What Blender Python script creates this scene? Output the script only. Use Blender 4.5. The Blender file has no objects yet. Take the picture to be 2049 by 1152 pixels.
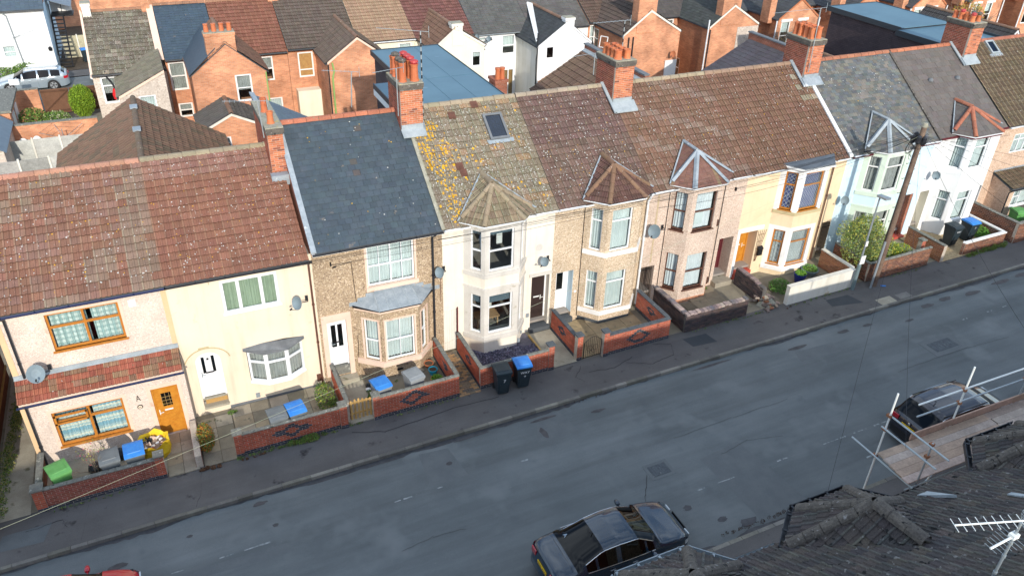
import bpy, bmesh, math, random
from mathutils import Vector, Matrix
random.seed(11)
SC = bpy.context.scene
COL = SC.collection
SLOPE = 0.02138
def G(x):                       # height of the sloping street above datum at x
    return SLOPE * x

# ------------------------------------------------------------------ camera
cam = bpy.data.cameras.new('camera')
camo = bpy.data.objects.new('camera', cam)
COL.objects.link(camo)
cr = Vector((0.91067674, -0.41217411, 0.02793534))
cu = Vector((0.19532581, 0.4891735, 0.8500336))
cf = Vector((0.36402707, 0.76864933, -0.52598716))
camo.matrix_world = Matrix(((cr.x, cu.x, -cf.x, 0.0), (cr.y, cu.y, -cf.y, -23.7175),
                            (cr.z, cu.z, -cf.z, 18.753), (0, 0, 0, 1)))
cam.sensor_width = 36.0
cam.lens = 27.82
cam.clip_end = 1000
SC.camera = camo

# ------------------------------------------------------------------ light
SUN_EL = math.radians(24.0)
world = bpy.data.worlds.new('World')
SC.world = world
world.use_nodes = True
wn = world.node_tree
bg = wn.nodes['Background']
sky = wn.nodes.new('ShaderNodeTexSky')
sky.sky_type = 'NISHITA'
sky.sun_disc = False
sky.sun_elevation = SUN_EL
sky.sun_rotation = math.radians(187)
sky.air_density = 1.0
sky.dust_density = 0.6
sky.ozone_density = 1.6
# broken high cloud all over the sky (the cars' roofs mirror it)
tcw = wn.nodes.new('ShaderNodeTexCoord')
mpw = wn.nodes.new('ShaderNodeMapping'); mpw.inputs['Scale'].default_value = (1, 1, 2.2); wn.links.new(tcw.outputs['Generated'], mpw.inputs[0])
cn_ = wn.nodes.new('ShaderNodeTexNoise'); cn_.inputs['Scale'].default_value = 2.6; cn_.inputs['Detail'].default_value = 8; cn_.inputs['Roughness'].default_value = .6
wn.links.new(mpw.outputs[0], cn_.inputs['Vector'])
cm = wn.nodes.new('ShaderNodeMapRange'); cm.inputs['From Min'].default_value = .42; cm.inputs['From Max'].default_value = .66; wn.links.new(cn_.outputs['Fac'], cm.inputs['Value'])
cx = wn.nodes.new('ShaderNodeMix'); cx.data_type = 'RGBA'; cx.inputs[7].default_value = (5.9, 6.7, 7.6, 1)
wn.links.new(cm.outputs[0], cx.inputs[0]); wn.links.new(sky.outputs[0], cx.inputs[6])
wn.links.new(cx.outputs[2], bg.inputs[0])
bg.inputs[1].default_value = 0.15
sl = bpy.data.lights.new('sun', 'SUN')
sl.energy = 2.45
sl.angle = math.radians(0.53)
sl.color = (1.0, 0.93, 0.82)
so = bpy.data.objects.new('sun', sl)
COL.objects.link(so)
so.rotation_euler = Vector((0.12, 1.0, -0.447)).to_track_quat('-Z', 'Y').to_euler()
so.location = (0, -40, 40)
SC.view_settings.view_transform = 'Standard'
SC.view_settings.look = 'None'
SC.view_settings.gamma = 1
SC.view_settings.exposure = 0.76
try:
    SC.view_settings.use_curve_mapping = False
except Exception:
    pass
SC.render.engine = 'CYCLES'

# ------------------------------------------------------------------ materials
MATS = {}
OBJCOL = set()
def mat(name, col, col2=None, ns=1.5, rough=0.85, metal=0.0, bump=0.0, bs=40.0, fine=0.0, fs=25.0,
        spots=(), objcol=False, spec=0.35, coat=0.0, obj=False, streak=0.0, det=5, bdist=0.02, lane=0.0):
    """principled material: two tones by soft noise, fine grain, stain spots, bump"""
    if name in MATS:
        return MATS[name]
    m = bpy.data.materials.new(name)
    m.use_nodes = True
    nt = m.node_tree
    N, L = nt.nodes, nt.links
    b = N['Principled BSDF']
    b.inputs['Roughness'].default_value = rough
    b.inputs['Metallic'].default_value = metal
    b.inputs['Specular IOR Level'].default_value = spec
    b.inputs['Coat Weight'].default_value = coat
    if obj:
        tc = N.new('ShaderNodeTexCoord'); P = tc.outputs['Object']
    else:
        gg = N.new('ShaderNodeNewGeometry'); P = gg.outputs['Position']
    def noise(scale, detail=det, rgh=0.6, off=0.0, vec=None):
        n = N.new('ShaderNodeTexNoise')
        n.inputs['Scale'].default_value = scale
        n.inputs['Detail'].default_value = detail
        n.inputs['Roughness'].default_value = rgh
        src = vec or P
        if off:
            mp = N.new('ShaderNodeMapping'); mp.inputs['Location'].default_value = (off, off * 1.7, off * .6)
            L.new(src, mp.inputs[0]); src = mp.outputs[0]
        L.new(src, n.inputs['Vector'])
        return n.outputs['Fac']
    def ramp(x, lo, hi):
        r = N.new('ShaderNodeMapRange')
        r.inputs['From Min'].default_value = lo; r.inputs['From Max'].default_value = hi
        L.new(x, r.inputs['Value']); return r.outputs[0]
    def mix(fac, a, c, mode='MIX'):
        x = N.new('ShaderNodeMix'); x.data_type = 'RGBA'; x.blend_type = mode
        if isinstance(fac, (int, float)): x.inputs[0].default_value = fac
        else: L.new(fac, x.inputs[0])
        for i, v in ((6, a), (7, c)):
            if isinstance(v, tuple): x.inputs[i].default_value = (*v[:3], 1)
            else: L.new(v, x.inputs[i])
        return x.outputs[2]
    cur = col
    if col2 is not None:
        cur = mix(ramp(noise(ns), .35, .65), col, col2)
    if fine > 0:
        f = ramp(noise(fs, 3, .7, 3.3), .25, .75)
        lo = tuple([1 - fine] * 3); hi = tuple([1 + fine] * 3)
        cur = mix(1.0, cur, mix(f, lo, hi), 'MULTIPLY')
    if lane > 0:                                              # wear drawn out along the street
        mp = N.new('ShaderNodeMapping'); mp.inputs['Scale'].default_value = (.10, 1.1, 1)
        L.new(P, mp.inputs[0])
        f = ramp(noise(1.0, 6, .65, 0, mp.outputs[0]), .35, .68)
        cur = mix(1.0, cur, mix(f, (1 - lane,) * 3, (1 + lane,) * 3), 'MULTIPLY')
    if streak > 0:
        mp = N.new('ShaderNodeMapping'); mp.inputs['Scale'].default_value = (3.0, 3.0, .25)
        L.new(P, mp.inputs[0])
        f = ramp(noise(1.0, 4, .6, 0, mp.outputs[0]), .5, .75)
        cur = mix(f, cur, mix(1.0, cur, (1 - streak, 1 - streak * 1.05, 1 - streak * 1.2), 'MULTIPLY'))
    if objcol:
        OBJCOL.add(name)
        oi = N.new('ShaderNodeObjectInfo'); at = N.new('ShaderNodeAttribute'); at.attribute_name = 'tint'
        tt = mix(1.0, oi.outputs['Color'], at.outputs['Color'], 'MULTIPLY')
        cur = mix(1.0, cur, tt, 'MULTIPLY')
    for i, (c, s, th, sh) in enumerate(spots):
        f = ramp(noise(s, 3, .55, 7.7 * (i + 1)), th, th + sh)
        cur = mix(f, cur, c)
    if isinstance(cur, tuple): b.inputs['Base Color'].default_value = (*cur, 1)
    else: L.new(cur, b.inputs['Base Color'])
    if bump > 0:
        bp = N.new('ShaderNodeBump'); bp.inputs['Strength'].default_value = bump
        bp.inputs['Distance'].default_value = bdist
        L.new(noise(bs, 4, .65, 1.1), bp.inputs['Height']); L.new(bp.outputs[0], b.inputs['Normal'])
    m.diffuse_color = (*(col[:3]), 1)
    MATS[name] = m
    return m

def pebble(name, c1, c2, c3, scale=30.0, bump=.6):
    """spar-dash render: three stone colours in small cells"""
    m = mat(name, c1, rough=.95)
    nt = m.node_tree; N, L = nt.nodes, nt.links; b = N['Principled BSDF']
    g = N.new('ShaderNodeNewGeometry')
    v = N.new('ShaderNodeTexVoronoi'); v.inputs['Scale'].default_value = scale
    L.new(g.outputs['Position'], v.inputs['Vector'])
    sep = N.new('ShaderNodeSeparateColor'); L.new(v.outputs['Color'], sep.inputs[0])
    r = N.new('ShaderNodeValToRGB'); r.color_ramp.interpolation = 'LINEAR'
    e = r.color_ramp.elements
    e[0].position = 0; e[0].color = (*c3, 1)
    e[1].position = 1; e[1].color = (*c2, 1)
    k = e.new(.3); k.color = (*c1, 1); k = e.new(.75); k.color = (*c1, 1)
    L.new(sep.outputs[0], r.inputs[0])
    n = N.new('ShaderNodeTexNoise'); n.inputs['Scale'].default_value = .9; n.inputs['Detail'].default_value = 5
    L.new(g.outputs['Position'], n.inputs['Vector'])
    mr = N.new('ShaderNodeMapRange'); mr.inputs['From Min'].default_value = .3; mr.inputs['From Max'].default_value = .7
    mr.inputs['To Min'].default_value = .86; mr.inputs['To Max'].default_value = 1.1
    L.new(n.outputs['Fac'], mr.inputs['Value'])
    mx = N.new('ShaderNodeMix'); mx.data_type = 'RGBA'; mx.blend_type = 'MULTIPLY'; mx.inputs[0].default_value = 1
    L.new(r.outputs[0], mx.inputs[6]); L.new(mr.outputs[0], mx.inputs[7])
    L.new(mx.outputs[2], b.inputs['Base Color'])
    bp = N.new('ShaderNodeBump'); bp.inputs['Strength'].default_value = bump; bp.inputs['Distance'].default_value = .02
    L.new(v.outputs['Distance'], bp.inputs['Height']); L.new(bp.outputs[0], b.inputs['Normal'])
    return m

def brickmat(name, c1, c2, mortar, scale=1.0, dirt=.25):
    """brickwork too far off to pick bricks apart; courses 75 mm, runs along x+y"""
    m = mat(name, c1, rough=.9)
    nt = m.node_tree; N, L = nt.nodes, nt.links; b = N['Principled BSDF']
    g = N.new('ShaderNodeNewGeometry'); s = N.new('ShaderNodeSeparateXYZ'); L.new(g.outputs['Position'], s.inputs[0])
    ad = N.new('ShaderNodeMath'); ad.operation = 'ADD'; L.new(s.outputs[0], ad.inputs[0]); L.new(s.outputs[1], ad.inputs[1])
    cb = N.new('ShaderNodeCombineXYZ'); L.new(ad.outputs[0], cb.inputs[0]); L.new(s.outputs[2], cb.inputs[1])
    t = N.new('ShaderNodeTexBrick'); L.new(cb.outputs[0], t.inputs['Vector'])
    t.inputs['Scale'].default_value = 1.0
    t.inputs['Brick Width'].default_value = .225 * scale; t.inputs['Row Height'].default_value = .075 * scale
    t.inputs['Mortar Size'].default_value = .006; t.inputs['Mortar Smooth'].default_value = .2
    t.inputs['Bias'].default_value = 0
    t.inputs['Color1'].default_value = (*c1, 1); t.inputs['Color2'].default_value = (*c2, 1); t.inputs['Mortar'].default_value = (*mortar, 1)
    n = N.new('ShaderNodeTexNoise'); n.inputs['Scale'].default_value = 1.1; n.inputs['Detail'].default_value = 6
    L.new(g.outputs['Position'], n.inputs['Vector'])
    mr = N.new('ShaderNodeMapRange'); mr.inputs['From Min'].default_value = .3; mr.inputs['From Max'].default_value = .7
    mr.inputs['To Min'].default_value = 1 - dirt; mr.inputs['To Max'].default_value = 1.12
    L.new(n.outputs['Fac'], mr.inputs['Value'])
    mx = N.new('ShaderNodeMix'); mx.data_type = 'RGBA'; mx.blend_type = 'MULTIPLY'; mx.inputs[0].default_value = 1
    L.new(t.outputs['Color'], mx.inputs[6]); L.new(mr.outputs[0], mx.inputs[7])
    L.new(mx.outputs[2], b.inputs['Base Color'])
    bp = N.new('ShaderNodeBump'); bp.inputs['Strength'].default_value = .5; bp.inputs['Distance'].default_value = .01
    bp.invert = True
    L.new(t.outputs['Fac'], bp.inputs['Height']); L.new(bp.outputs[0], b.inputs['Normal'])
    return m

def glassmat(name, tint, refl=.12, rough=.02, wav=0.0):
    m = bpy.data.materials.new(name); m.use_nodes = True
    nt = m.node_tree; N, L = nt.nodes, nt.links
    for n in list(N):
        if n.type == 'BSDF_PRINCIPLED': N.remove(n)
    out = [n for n in N if n.type == 'OUTPUT_MATERIAL'][0]
    tr = N.new('ShaderNodeBsdfTransparent'); tr.inputs[0].default_value = (*tint, 1)
    gl = N.new('ShaderNodeBsdfGlossy'); gl.inputs['Roughness'].default_value = rough
    lw = N.new('ShaderNodeLayerWeight'); lw.inputs[0].default_value = .5
    pw = N.new('ShaderNodeMath'); pw.operation = 'POWER'; pw.inputs[1].default_value = 5; L.new(lw.outputs['Facing'], pw.inputs[0])
    ad = N.new('ShaderNodeMath'); ad.operation = 'MULTIPLY_ADD'; ad.inputs[1].default_value = .8; ad.inputs[2].default_value = refl; ad.use_clamp = True
    L.new(pw.outputs[0], ad.inputs[0])
    mx = N.new('ShaderNodeMixShader'); L.new(ad.outputs[0], mx.inputs[0]); L.new(tr.outputs[0], mx.inputs[1]); L.new(gl.outputs[0], mx.inputs[2])
    L.new(mx.outputs[0], out.inputs[0])
    MATS[name] = m; m.diffuse_color = (.3, .4, .45, 1)
    return m

# ------------------------------------------------------------------ mesh building
ORG = {}
class MB:
    def __init__(s):
        s.v = []; s.f = []
    def poly(s, pts):
        i = len(s.v); s.v += [tuple(p) for p in pts]; s.f.append(tuple(range(i, i + len(pts))))
        return s
    def frame(s, o, a, b, c):
        """box from corner o along vectors a, b, c (right-handed gives outward faces)"""
        o, a, b, c = map(Vector, (o, a, b, c)); i = len(s.v)
        for p in (o, o + a, o + a + b, o + b, o + c, o + a + c, o + a + b + c, o + b + c): s.v.append(tuple(p))
        for q in ((0, 3, 2, 1), (4, 5, 6, 7), (0, 1, 5, 4), (1, 2, 6, 5), (2, 3, 7, 6), (3, 0, 4, 7)):
            s.f.append(tuple(i + k for k in q))
        return s
    def box(s, x0, x1, y0, y1, z0, z1):
        return s.frame((x0, y0, z0), (x1 - x0, 0, 0), (0, y1 - y0, 0), (0, 0, z1 - z0))
    def prism(s, pts, vec):
        pts = [Vector(p) for p in pts]; vec = Vector(vec); i = len(s.v); n = len(pts)
        s.v += [tuple(p) for p in pts] + [tuple(p + vec) for p in pts]
        s.f.append(tuple(i + k for k in range(n))[::-1]); s.f.append(tuple(i + n + k for k in range(n)))
        for k in range(n):
            s.f.append((i + k, i + (k + 1) % n, i + n + (k + 1) % n, i + n + k))
        return s
    def tube(s, p0, p1, r0, r1=None, n=8, caps=True):
        p0, p1 = Vector(p0), Vector(p1); r1 = r0 if r1 is None else r1
        d = (p1 - p0).normalized(); a = d.orthogonal().normalized(); b = d.cross(a); i = len(s.v)
        for p, r in ((p0, r0), (p1, r1)):
            for k in range(n):
                t = 2 * math.pi * k / n; s.v.append(tuple(p + (a * math.cos(t) + b * math.sin(t)) * r))
        for k in range(n):
            s.f.append((i + k, i + (k + 1) % n, i + n + (k + 1) % n, i + n + k))
        if caps:
            s.f.append(tuple(i + k for k in range(n))[::-1]); s.f.append(tuple(i + n + k for k in range(n)))
        return s
    def path(s, pts, r, n=6):
        for a, b in zip(pts[:-1], pts[1:]): s.tube(a, b, r, r, n)
        return s
    def lathe(s, c, prof, n=12, axis='z', cap=True):
        c = Vector(c); i = len(s.v); m = len(prof)
        for r, h in prof:
            for k in range(n):
                t = 2 * math.pi * k / n; x, y = r * math.cos(t), r * math.sin(t)
                p = {'z': (x, y, h), 'y': (x, h, -y), 'x': (h, x, y)}[axis]
                s.v.append(tuple(c + Vector(p)))
        for j in range(m - 1):
            for k in range(n):
                s.f.append((i + j * n + k, i + j * n + (k + 1) % n, i + (j + 1) * n + (k + 1) % n, i + (j + 1) * n + k))
        if cap:
            s.f.append(tuple(i + k for k in range(n))[::-1]); s.f.append(tuple(i + (m - 1) * n + k for k in range(n)))
        return s
    def mesh(s, name, off=None, smooth=False):
        me = bpy.data.meshes.new(name)
        vs = s.v if off is None else [(x - off[0], y - off[1], z - off[2]) for x, y, z in s.v]
        me.from_pydata(vs, [], s.f); me.update()
        if smooth:
            for p in me.polygons: p.use_smooth = True
        return me
    def build(s, name, m, parent=None, smooth=False, loc=None):
        off = ORG[parent.name] if parent is not None else (Vector(loc) if loc is not None else Vector((0, 0, 0)))
        me = s.mesh(name, off, smooth)
        if isinstance(m, str): m = MATS[m]
        me.materials.append(m)
        if m.name in OBJCOL:
            at = me.color_attributes.new('tint', 'FLOAT_COLOR', 'POINT')
            at.data.foreach_set('color', [1.0] * (4 * len(me.vertices)))
        o = bpy.data.objects.new(name, me); COL.objects.link(o)
        if parent is not None: o.parent = parent
        elif loc is not None: o.location = loc
        ORG[o.name] = off
        return o

def tag(o, label=None, cat=None, group=None, kind=None):
    if label: o['label'] = label
    if cat: o['category'] = cat
    if group: o['group'] = group
    if kind: o['kind'] = kind
    return o
def thing(name, label, cat, loc=(0, 0, 0), rz=0.0, group=None, local=False):
    o = bpy.data.objects.new(name, None); COL.objects.link(o)
    o.empty_display_size = .3
    o.location = loc; o.rotation_euler = (0, 0, rz)
    ORG[o.name] = Vector((0, 0, 0)) if (local or rz) else Vector(loc)
    return tag(o, label, cat, group)
def inst(name, me, parent, loc, rot=None, basis=None, color=None):
    """object sharing mesh data, placed in world axes under a part"""
    o = bpy.data.objects.new(name, me); COL.objects.link(o); o.parent = parent
    off = ORG[parent.name]
    if basis is not None:
        X, Y, Z = basis
        o.matrix_local = Matrix(((X.x, Y.x, Z.x, loc[0] - off[0]), (X.y, Y.y, Z.y, loc[1] - off[1]), (X.z, Y.z, Z.z, loc[2] - off[2]), (0, 0, 0, 1)))
    else:
        o.location = Vector(loc) - off
        if rot: o.rotation_euler = rot
    if color: o.color = (*color, 1)
    return o
def copy_tree(o, parent=None):
    c = o.copy(); COL.objects.link(c)
    if parent is not None: c.parent = parent
    ORG[c.name] = ORG.get(o.name, Vector((0, 0, 0)))
    for ch in list(o.children): copy_tree(ch, c)
    return c
def text_mesh(txt, size, ext=.002):
    cu_ = bpy.data.curves.new('lettering', 'FONT'); cu_.body = txt; cu_.size = size; cu_.extrude = ext
    cu_.align_x = 'CENTER'; cu_.align_y = 'CENTER'
    t = bpy.data.objects.new('lettering', cu_); COL.objects.link(t)
    dg = bpy.context.evaluated_depsgraph_get()
    me = bpy.data.meshes.new_from_object(t.evaluated_get(dg))
    bpy.data.objects.remove(t); bpy.data.curves.remove(cu_)
    return me
def text(txt, size, m, parent, loc, X, Y, name='lettering'):
    me = text_mesh(txt, size); me.materials.clear(); me.materials.append(MATS[m])
    X, Y = Vector(X).normalized(), Vector(Y).normalized()
    return inst(name, me, parent, loc, basis=(X, Y, X.cross(Y)))

def jit(c, a=.08):
    k = 1 + random.uniform(-a, a)
    return tuple(max(0, v * k * (1 + random.uniform(-a * .25, a * .25))) for v in c)
# ------------------------------------------------------------------ palette
mat('asphalt', (.146, .162, .165), (.114, .129, .133), lane=.19, ns=.35, rough=.82, fine=.22, fs=60, bump=.35, bs=90, bdist=.01,
    spots=(((.092, .105, .112), .8, .64, .16), ((.175, .192, .194), .5, .58, .16), ((.22, .23, .22), 14, .73, .03)))
mat('pavement', (.104, .099, .096), (.128, .122, .118), lane=.12, ns=.8, rough=.9, fine=.25, fs=70, bump=.35, bs=80, bdist=.01,
    spots=(((.045, .042, .042), 2.1, .64, .1), ((.11, .105, .10), 1.3, .70, .1)))
mat('patch_dark', (.05, .055, .06), (.06, .065, .07), rough=.85, fine=.2, fs=60)
mat('patch_light', (.135, .147, .15), (.115, .128, .133), ns=2, rough=.85, fine=.22, fs=60)
mat('tar', (.018, .018, .02), rough=.6)
mat('oil', (.045, .045, .05), (.075, .075, .08), ns=5, rough=.5)
mat('kerb', (.23, .22, .20), (.17, .163, .15), ns=3, rough=.9, fine=.25, fs=50, bump=.3, bs=60, objcol=True)
mat('linepaint', (.36, .38, .38), (.13, .155, .16), ns=7, rough=.8, fine=.2)
mat('soil', (.10, .075, .05), (.07, .05, .035), ns=4, rough=1, fine=.3, fs=40, bump=.8, bs=30)
mat('yard', (.26, .23, .17), (.19, .17, .13), ns=1.2, rough=.95, fine=.2, fs=40, bump=.4, bs=40, spots=(((.12, .13, .07), 1.7, .62, .1),))
mat('concrete', (.40, .37, .29), (.30, .27, .21), ns=1.6, rough=.92, fine=.18, fs=40, bump=.3, bs=50, spots=(((.17, .16, .10), 2.2, .62, .08),))
mat('slab', (.36, .32, .25), (.27, .24, .19), ns=2.3, rough=.93, fine=.18, fs=50, bump=.3, bs=50, objcol=True, spots=(((.15, .14, .1), 3.0, .63, .08),))
mat('coping', (.22, .22, .19), (.15, .15, .135), ns=6, rough=.95, fine=.3, fs=50, bump=.5, bs=40, spots=(((.36, .36, .31), 9, .62, .04), ((.07, .07, .06), 5, .62, .06)))
mat('coping_dark', (.10, .115, .125), (.075, .085, .095), ns=6, rough=.85, fine=.25, fs=50, spots=(((.2, .21, .2), 9, .66, .04),))
mat('brick', (1, 1, 1), (.82, .80, .78), ns=5, rough=.9, fine=.2, fs=60, objcol=True, bump=.3, bs=60, bdist=.01)
mat('mortar', (.52, .45, .37), (.38, .32, .26), ns=5, rough=.95, fine=.2)
mat('mortar_dark', (.13, .12, .11), (.09, .085, .08), ns=5, rough=.95, fine=.2)
mat('cream', (.78, .67, .52), (.75, .63, .48), ns=.8, rough=.9, fine=.04, fs=30, streak=.16, spots=(((.66, .52, .36), 2.2, .66, .08),))
mat('cream_wall4', (.78, .72, .62), (.74, .67, .56), ns=.9, rough=.9, fine=.04, streak=.13)
mat('stone4', (.62, .59, .54), (.55, .52, .47), ns=1.4, rough=.9, fine=.05, streak=.12, spots=(((.42, .38, .3), 3.1, .64, .08),))
mat('cream7', (.78, .62, .42), (.73, .57, .37), ns=1.2, rough=.9, fine=.04, streak=.08)
mat('white_paint', (.78, .78, .77), (.74, .73, .70), ns=1.1, rough=.75, fine=.03, streak=.08)
mat('white_wall', (.78, .79, .79), (.74, .75, .75), ns=.7, rough=.85, fine=.03, streak=.09)
mat('offwhite_wall', (.74, .72, .66), (.66, .63, .54), ns=.7, rough=.88, fine=.04, streak=.16, spots=(((.5, .4, .25), 1.5, .68, .06),))
mat('cream_rear', (.80, .76, .62), (.76, .71, .56), ns=.9, rough=.88, fine=.03, streak=.1)
mat('blue_wall', (.58, .74, .82), (.55, .70, .79), ns=.8, rough=.85, fine=.03, streak=.05)
mat('green_trim', (.60, .70, .60), (.56, .66, .55), ns=1.2, rough=.85, fine=.04, streak=.08, spots=(((.55, .5, .35), 2.5, .66, .08),))
mat('pink_trim', (.76, .57, .45), (.70, .52, .41), ns=2, rough=.9, fine=.05, spots=(((.58, .40, .30), 3.5, .64, .06),))
mat('peach_band', (.72, .50, .29), (.66, .46, .27), ns=2, rough=.9, fine=.05)
mat('tan_band', (.52, .43, .25), (.46, .38, .22), ns=2, rough=.9, fine=.06)
pebble('dash1', (.68, .56, .47), (.78, .69, .61), (.54, .43, .37), 34)
pebble('dash3', (.42, .31, .20), (.68, .55, .40), (.20, .14, .10), 30)
pebble('dash5', (.56, .44, .31), (.74, .64, .51), (.34, .25, .17), 30)
pebble('dash6', (.60, .47, .38), (.73, .63, .54), (.44, .32, .25), 30)
pebble('dash10', (.58, .42, .31), (.72, .56, .44), (.42, .28, .2), 22)
pebble('dash_rear', (.56, .48, .41), (.66, .58, .50), (.42, .35, .29), 16)
mat('damp_stain', (.50, .40, .27), (.42, .33, .21), ns=3, rough=.95, fine=.15, fs=30)
mat('plinth', (.09, .10, .11), (.07, .08, .09), ns=3, rough=.85, fine=.15)
mat('plinth_grey', (.18, .19, .2), (.13, .14, .15), ns=3, rough=.85, fine=.15)
mat('upvc', (.80, .81, .82), rough=.35, spec=.5)
mat('oak_frame', (.50, .20, .035), (.42, .155, .025), ns=9, rough=.4, fine=.12, fs=30)
mat('brown_frame', (.14, .06, .04), (.10, .045, .03), ns=6, rough=.5)
mat('oak_door', (.56, .24, .03), (.47, .18, .02), ns=6, rough=.45, fine=.12, fs=25, bump=.1)
mat('dark_door', (.035, .022, .02), rough=.45)
mat('maroon', (.11, .02, .025), rough=.5)
mat('pvc_black', (.025, .027, .032), rough=.4)
mat('pvc_blue', (.03, .04, .10), rough=.35)
mat('pvc_white', (.72, .74, .76), rough=.4)
mat('pvc_grey', (.25, .28, .30), rough=.45)
mat('pvc_green', (.25, .42, .13), rough=.5)
mat('lead', (.23, .27, .30), (.33, .37, .40), ns=3, rough=.6, fine=.15, fs=20, spots=(((.5, .53, .54), 4, .66, .08),))
mat('lead_light', (.37, .41, .43), (.27, .31, .33), ns=3, rough=.65, fine=.12)
mat('felt_flat', (.10, .12, .14), (.14, .16, .18), ns=1.5, rough=.8, fine=.1)
mat('blue_membrane', (.100, .190, .245), (.082, .160, .212), ns=.5, rough=.55, fine=.05, spots=(((.16, .26, .33), .9, .64, .1),))
mat('fascia_dark', (.03, .04, .05), rough=.5)
mat('tile', (1, 1, 1), (.84, .84, .84), ns=3, rough=.92, fine=.28, fs=38, objcol=True, bump=.35, bs=50,
    spots=(((.60, .58, .54), 10, .70, .03), ((.22, .20, .12), 6, .70, .05)))
mat('tile_lichen', (1, 1, 1), (.8, .82, .8), ns=2, rough=.95, fine=.3, fs=38, objcol=True, bump=.5, bs=40,
    spots=(((.42, .40, .35), 13, .60, .08), ((.20, .18, .13), 5, .60, .12), ((.52, .50, .46), 24, .66, .04)))
mat('slate', (1, 1, 1), (.8, .84, .88), ns=3, rough=.5, fine=.16, fs=30, objcol=True, spec=.5, bump=.2, bs=30, spots=(((.16, .14, .12), 4, .69, .05),))
mat('tile_plain', (1, 1, 1), (.86, .86, .86), ns=2, rough=.9, fine=.2, fs=30, objcol=True)
mat('tile_dark', (1, 1, 1), (.75, .8, .85), ns=2, rough=.92, fine=.35, fs=28, objcol=True, bump=.8, bs=30,
    spots=(((.20, .19, .18), 8, .66, .03), ((.016, .016, .016), 5, .64, .04)))
mat('ridge_dark', (.135, .118, .10), (.085, .075, .066), ns=6, rough=.97, fine=.35, fs=26, bump=.5, bs=22, spots=(((.26, .25, .24), 10, .65, .04), ((.02, .02, .02), 7, .62, .05)))
mat('lichen', (.72, .40, .03), (.60, .32, .02), ns=20, rough=1, fine=.2)
mat('lichen_pale', (.58, .57, .54), (.5, .5, .46), ns=20, rough=1, fine=.2)
mat('cement', (.36, .34, .27), (.26, .25, .19), ns=4, rough=.95, fine=.3, bump=.4, bs=30, spots=(((.55, .42, .08), 5, .66, .05),))
mat('pot', (.55, .17, .07), (.48, .14, .06), ns=4, rough=.6, fine=.08, objcol=True)
mat('pot_red', (.42, .05, .05), rough=.5)
mat('steel', (.42, .47, .49), (.33, .38, .41), ns=3, rough=.45, metal=.55, fine=.1)
mat('steel_white', (.75, .77, .74), rough=.5)
mat('rusty', (.28, .12, .06), rough=.8)
mat('scaffold_board', (.46, .37, .31), (.33, .27, .23), ns=2.2, rough=.9, fine=.2, fs=18, objcol=True, bump=.3, bs=20)
mat('wood_fence', (.40, .40, .37), (.30, .30, .28), ns=2.5, rough=.95, fine=.22, fs=14, objcol=True)
mat('wood_brown', (.17, .085, .05), (.12, .06, .035), ns=2, rough=.9, fine=.2, objcol=True)
mat('wood_yellow', (.55, .36, .13), (.46, .29, .10), ns=4, rough=.8, fine=.15, objcol=True)
mat('wood_pole', (.20, .14, .10), (.13, .085, .065), ns=3, rough=.9, fine=.3, fs=20)
mat('bin_green', (.13, .36, .11), (.10, .30, .08), ns=4, rough=.5, fine=.05)
mat('bin_blue', (.03, .20, .62), (.05, .25, .64), ns=5, rough=.45, fine=.08)
mat('bin_grey', (.16, .18, .19), (.13, .145, .155), ns=4, rough=.5)
mat('bin_lightgrey', (.28, .30, .31), (.24, .26, .27), ns=4, rough=.5)
mat('bin_dark', (.025, .04, .05), (.02, .032, .04), ns=4, rough=.42)
mat('rubber', (.02, .02, .02), rough=.8)
mat('white_mark', (.75, .78, .8), rough=.6)
mat('yellow_bag', (.80, .55, .02), (.7, .46, .02), ns=5, rough=.6)
mat('black_plastic', (.02, .022, .026), (.04, .05, .055), ns=12, rough=.3)
mat('rubble', (.50, .40, .32), (.30, .2, .15), ns=9, rough=.95)
mat('dish', (.20, .26, .29), (.17, .22, .25), ns=3, rough=.55)
mat('iron', (.012, .012, .014), rough=.5)
mat('wire', (.02, .02, .022), rough=.6)
mat('wire_pale', (.42, .44, .30), rough=.6)
mat('slate_chips', (.12, .115, .15), (.07, .068, .09), ns=9, rough=.6, objcol=True)
mat('gravel', (.50, .38, .22), (.36, .26, .15), ns=9, rough=.95, fine=.35, fs=30, bump=1, bs=25, objcol=True)
mat('paver', (1, 1, 1), (.8, .8, .8), ns=4, rough=.92, fine=.2, objcol=True)
mat('leaf', (1, 1, 1), (.75, .8, .7), ns=2.5, rough=.7, objcol=True, fine=.15, fs=12)
mat('bark', (.26, .21, .15), (.17, .13, .10), ns=8, rough=.95)
mat('dark_room', (.10, .085, .075), rough=.9)
mat('room', (.30, .27, .24), rough=.9)
mat('table_wood', (.50, .32, .18), (.42, .26, .14), ns=5, rough=.5)
mat('net', (.72, .76, .75), (.58, .63, .62), ns=1.5, rough=.9)
mat('net_blue', (.16, .18, .42), (.12, .14, .34), ns=3, rough=.9)
mat('net_grey', (.45, .45, .43), (.33, .33, .32), ns=2, rough=.9)
mat('net_white', (.80, .82, .84), (.70, .73, .76), ns=2, rough=.9)
mat('curtain_green', (.40, .47, .34), (.33, .40, .29), ns=3, rough=.9)
mat('blind', (.10, .14, .17), rough=.8)
mat('red_cloth', (.60, .015, .02), rough=.9)
mat('pink_cloth', (.55, .05, .15), rough=.9)
mat('terracotta', (.42, .15, .07), rough=.85)
mat('blue_pot', (.01, .02, .16), rough=.15, spec=.7)
mat('teal_pot', (.02, .35, .50), rough=.5)
mat('grey_pot', (.14, .19, .20), rough=.7)
mat('cone', (.80, .22, .12), rough=.6)
mat('red_tile', (.50, .09, .06), rough=.6)
mat('osb', (.52, .33, .12), (.38, .22, .08), ns=30, rough=.9)
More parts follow.
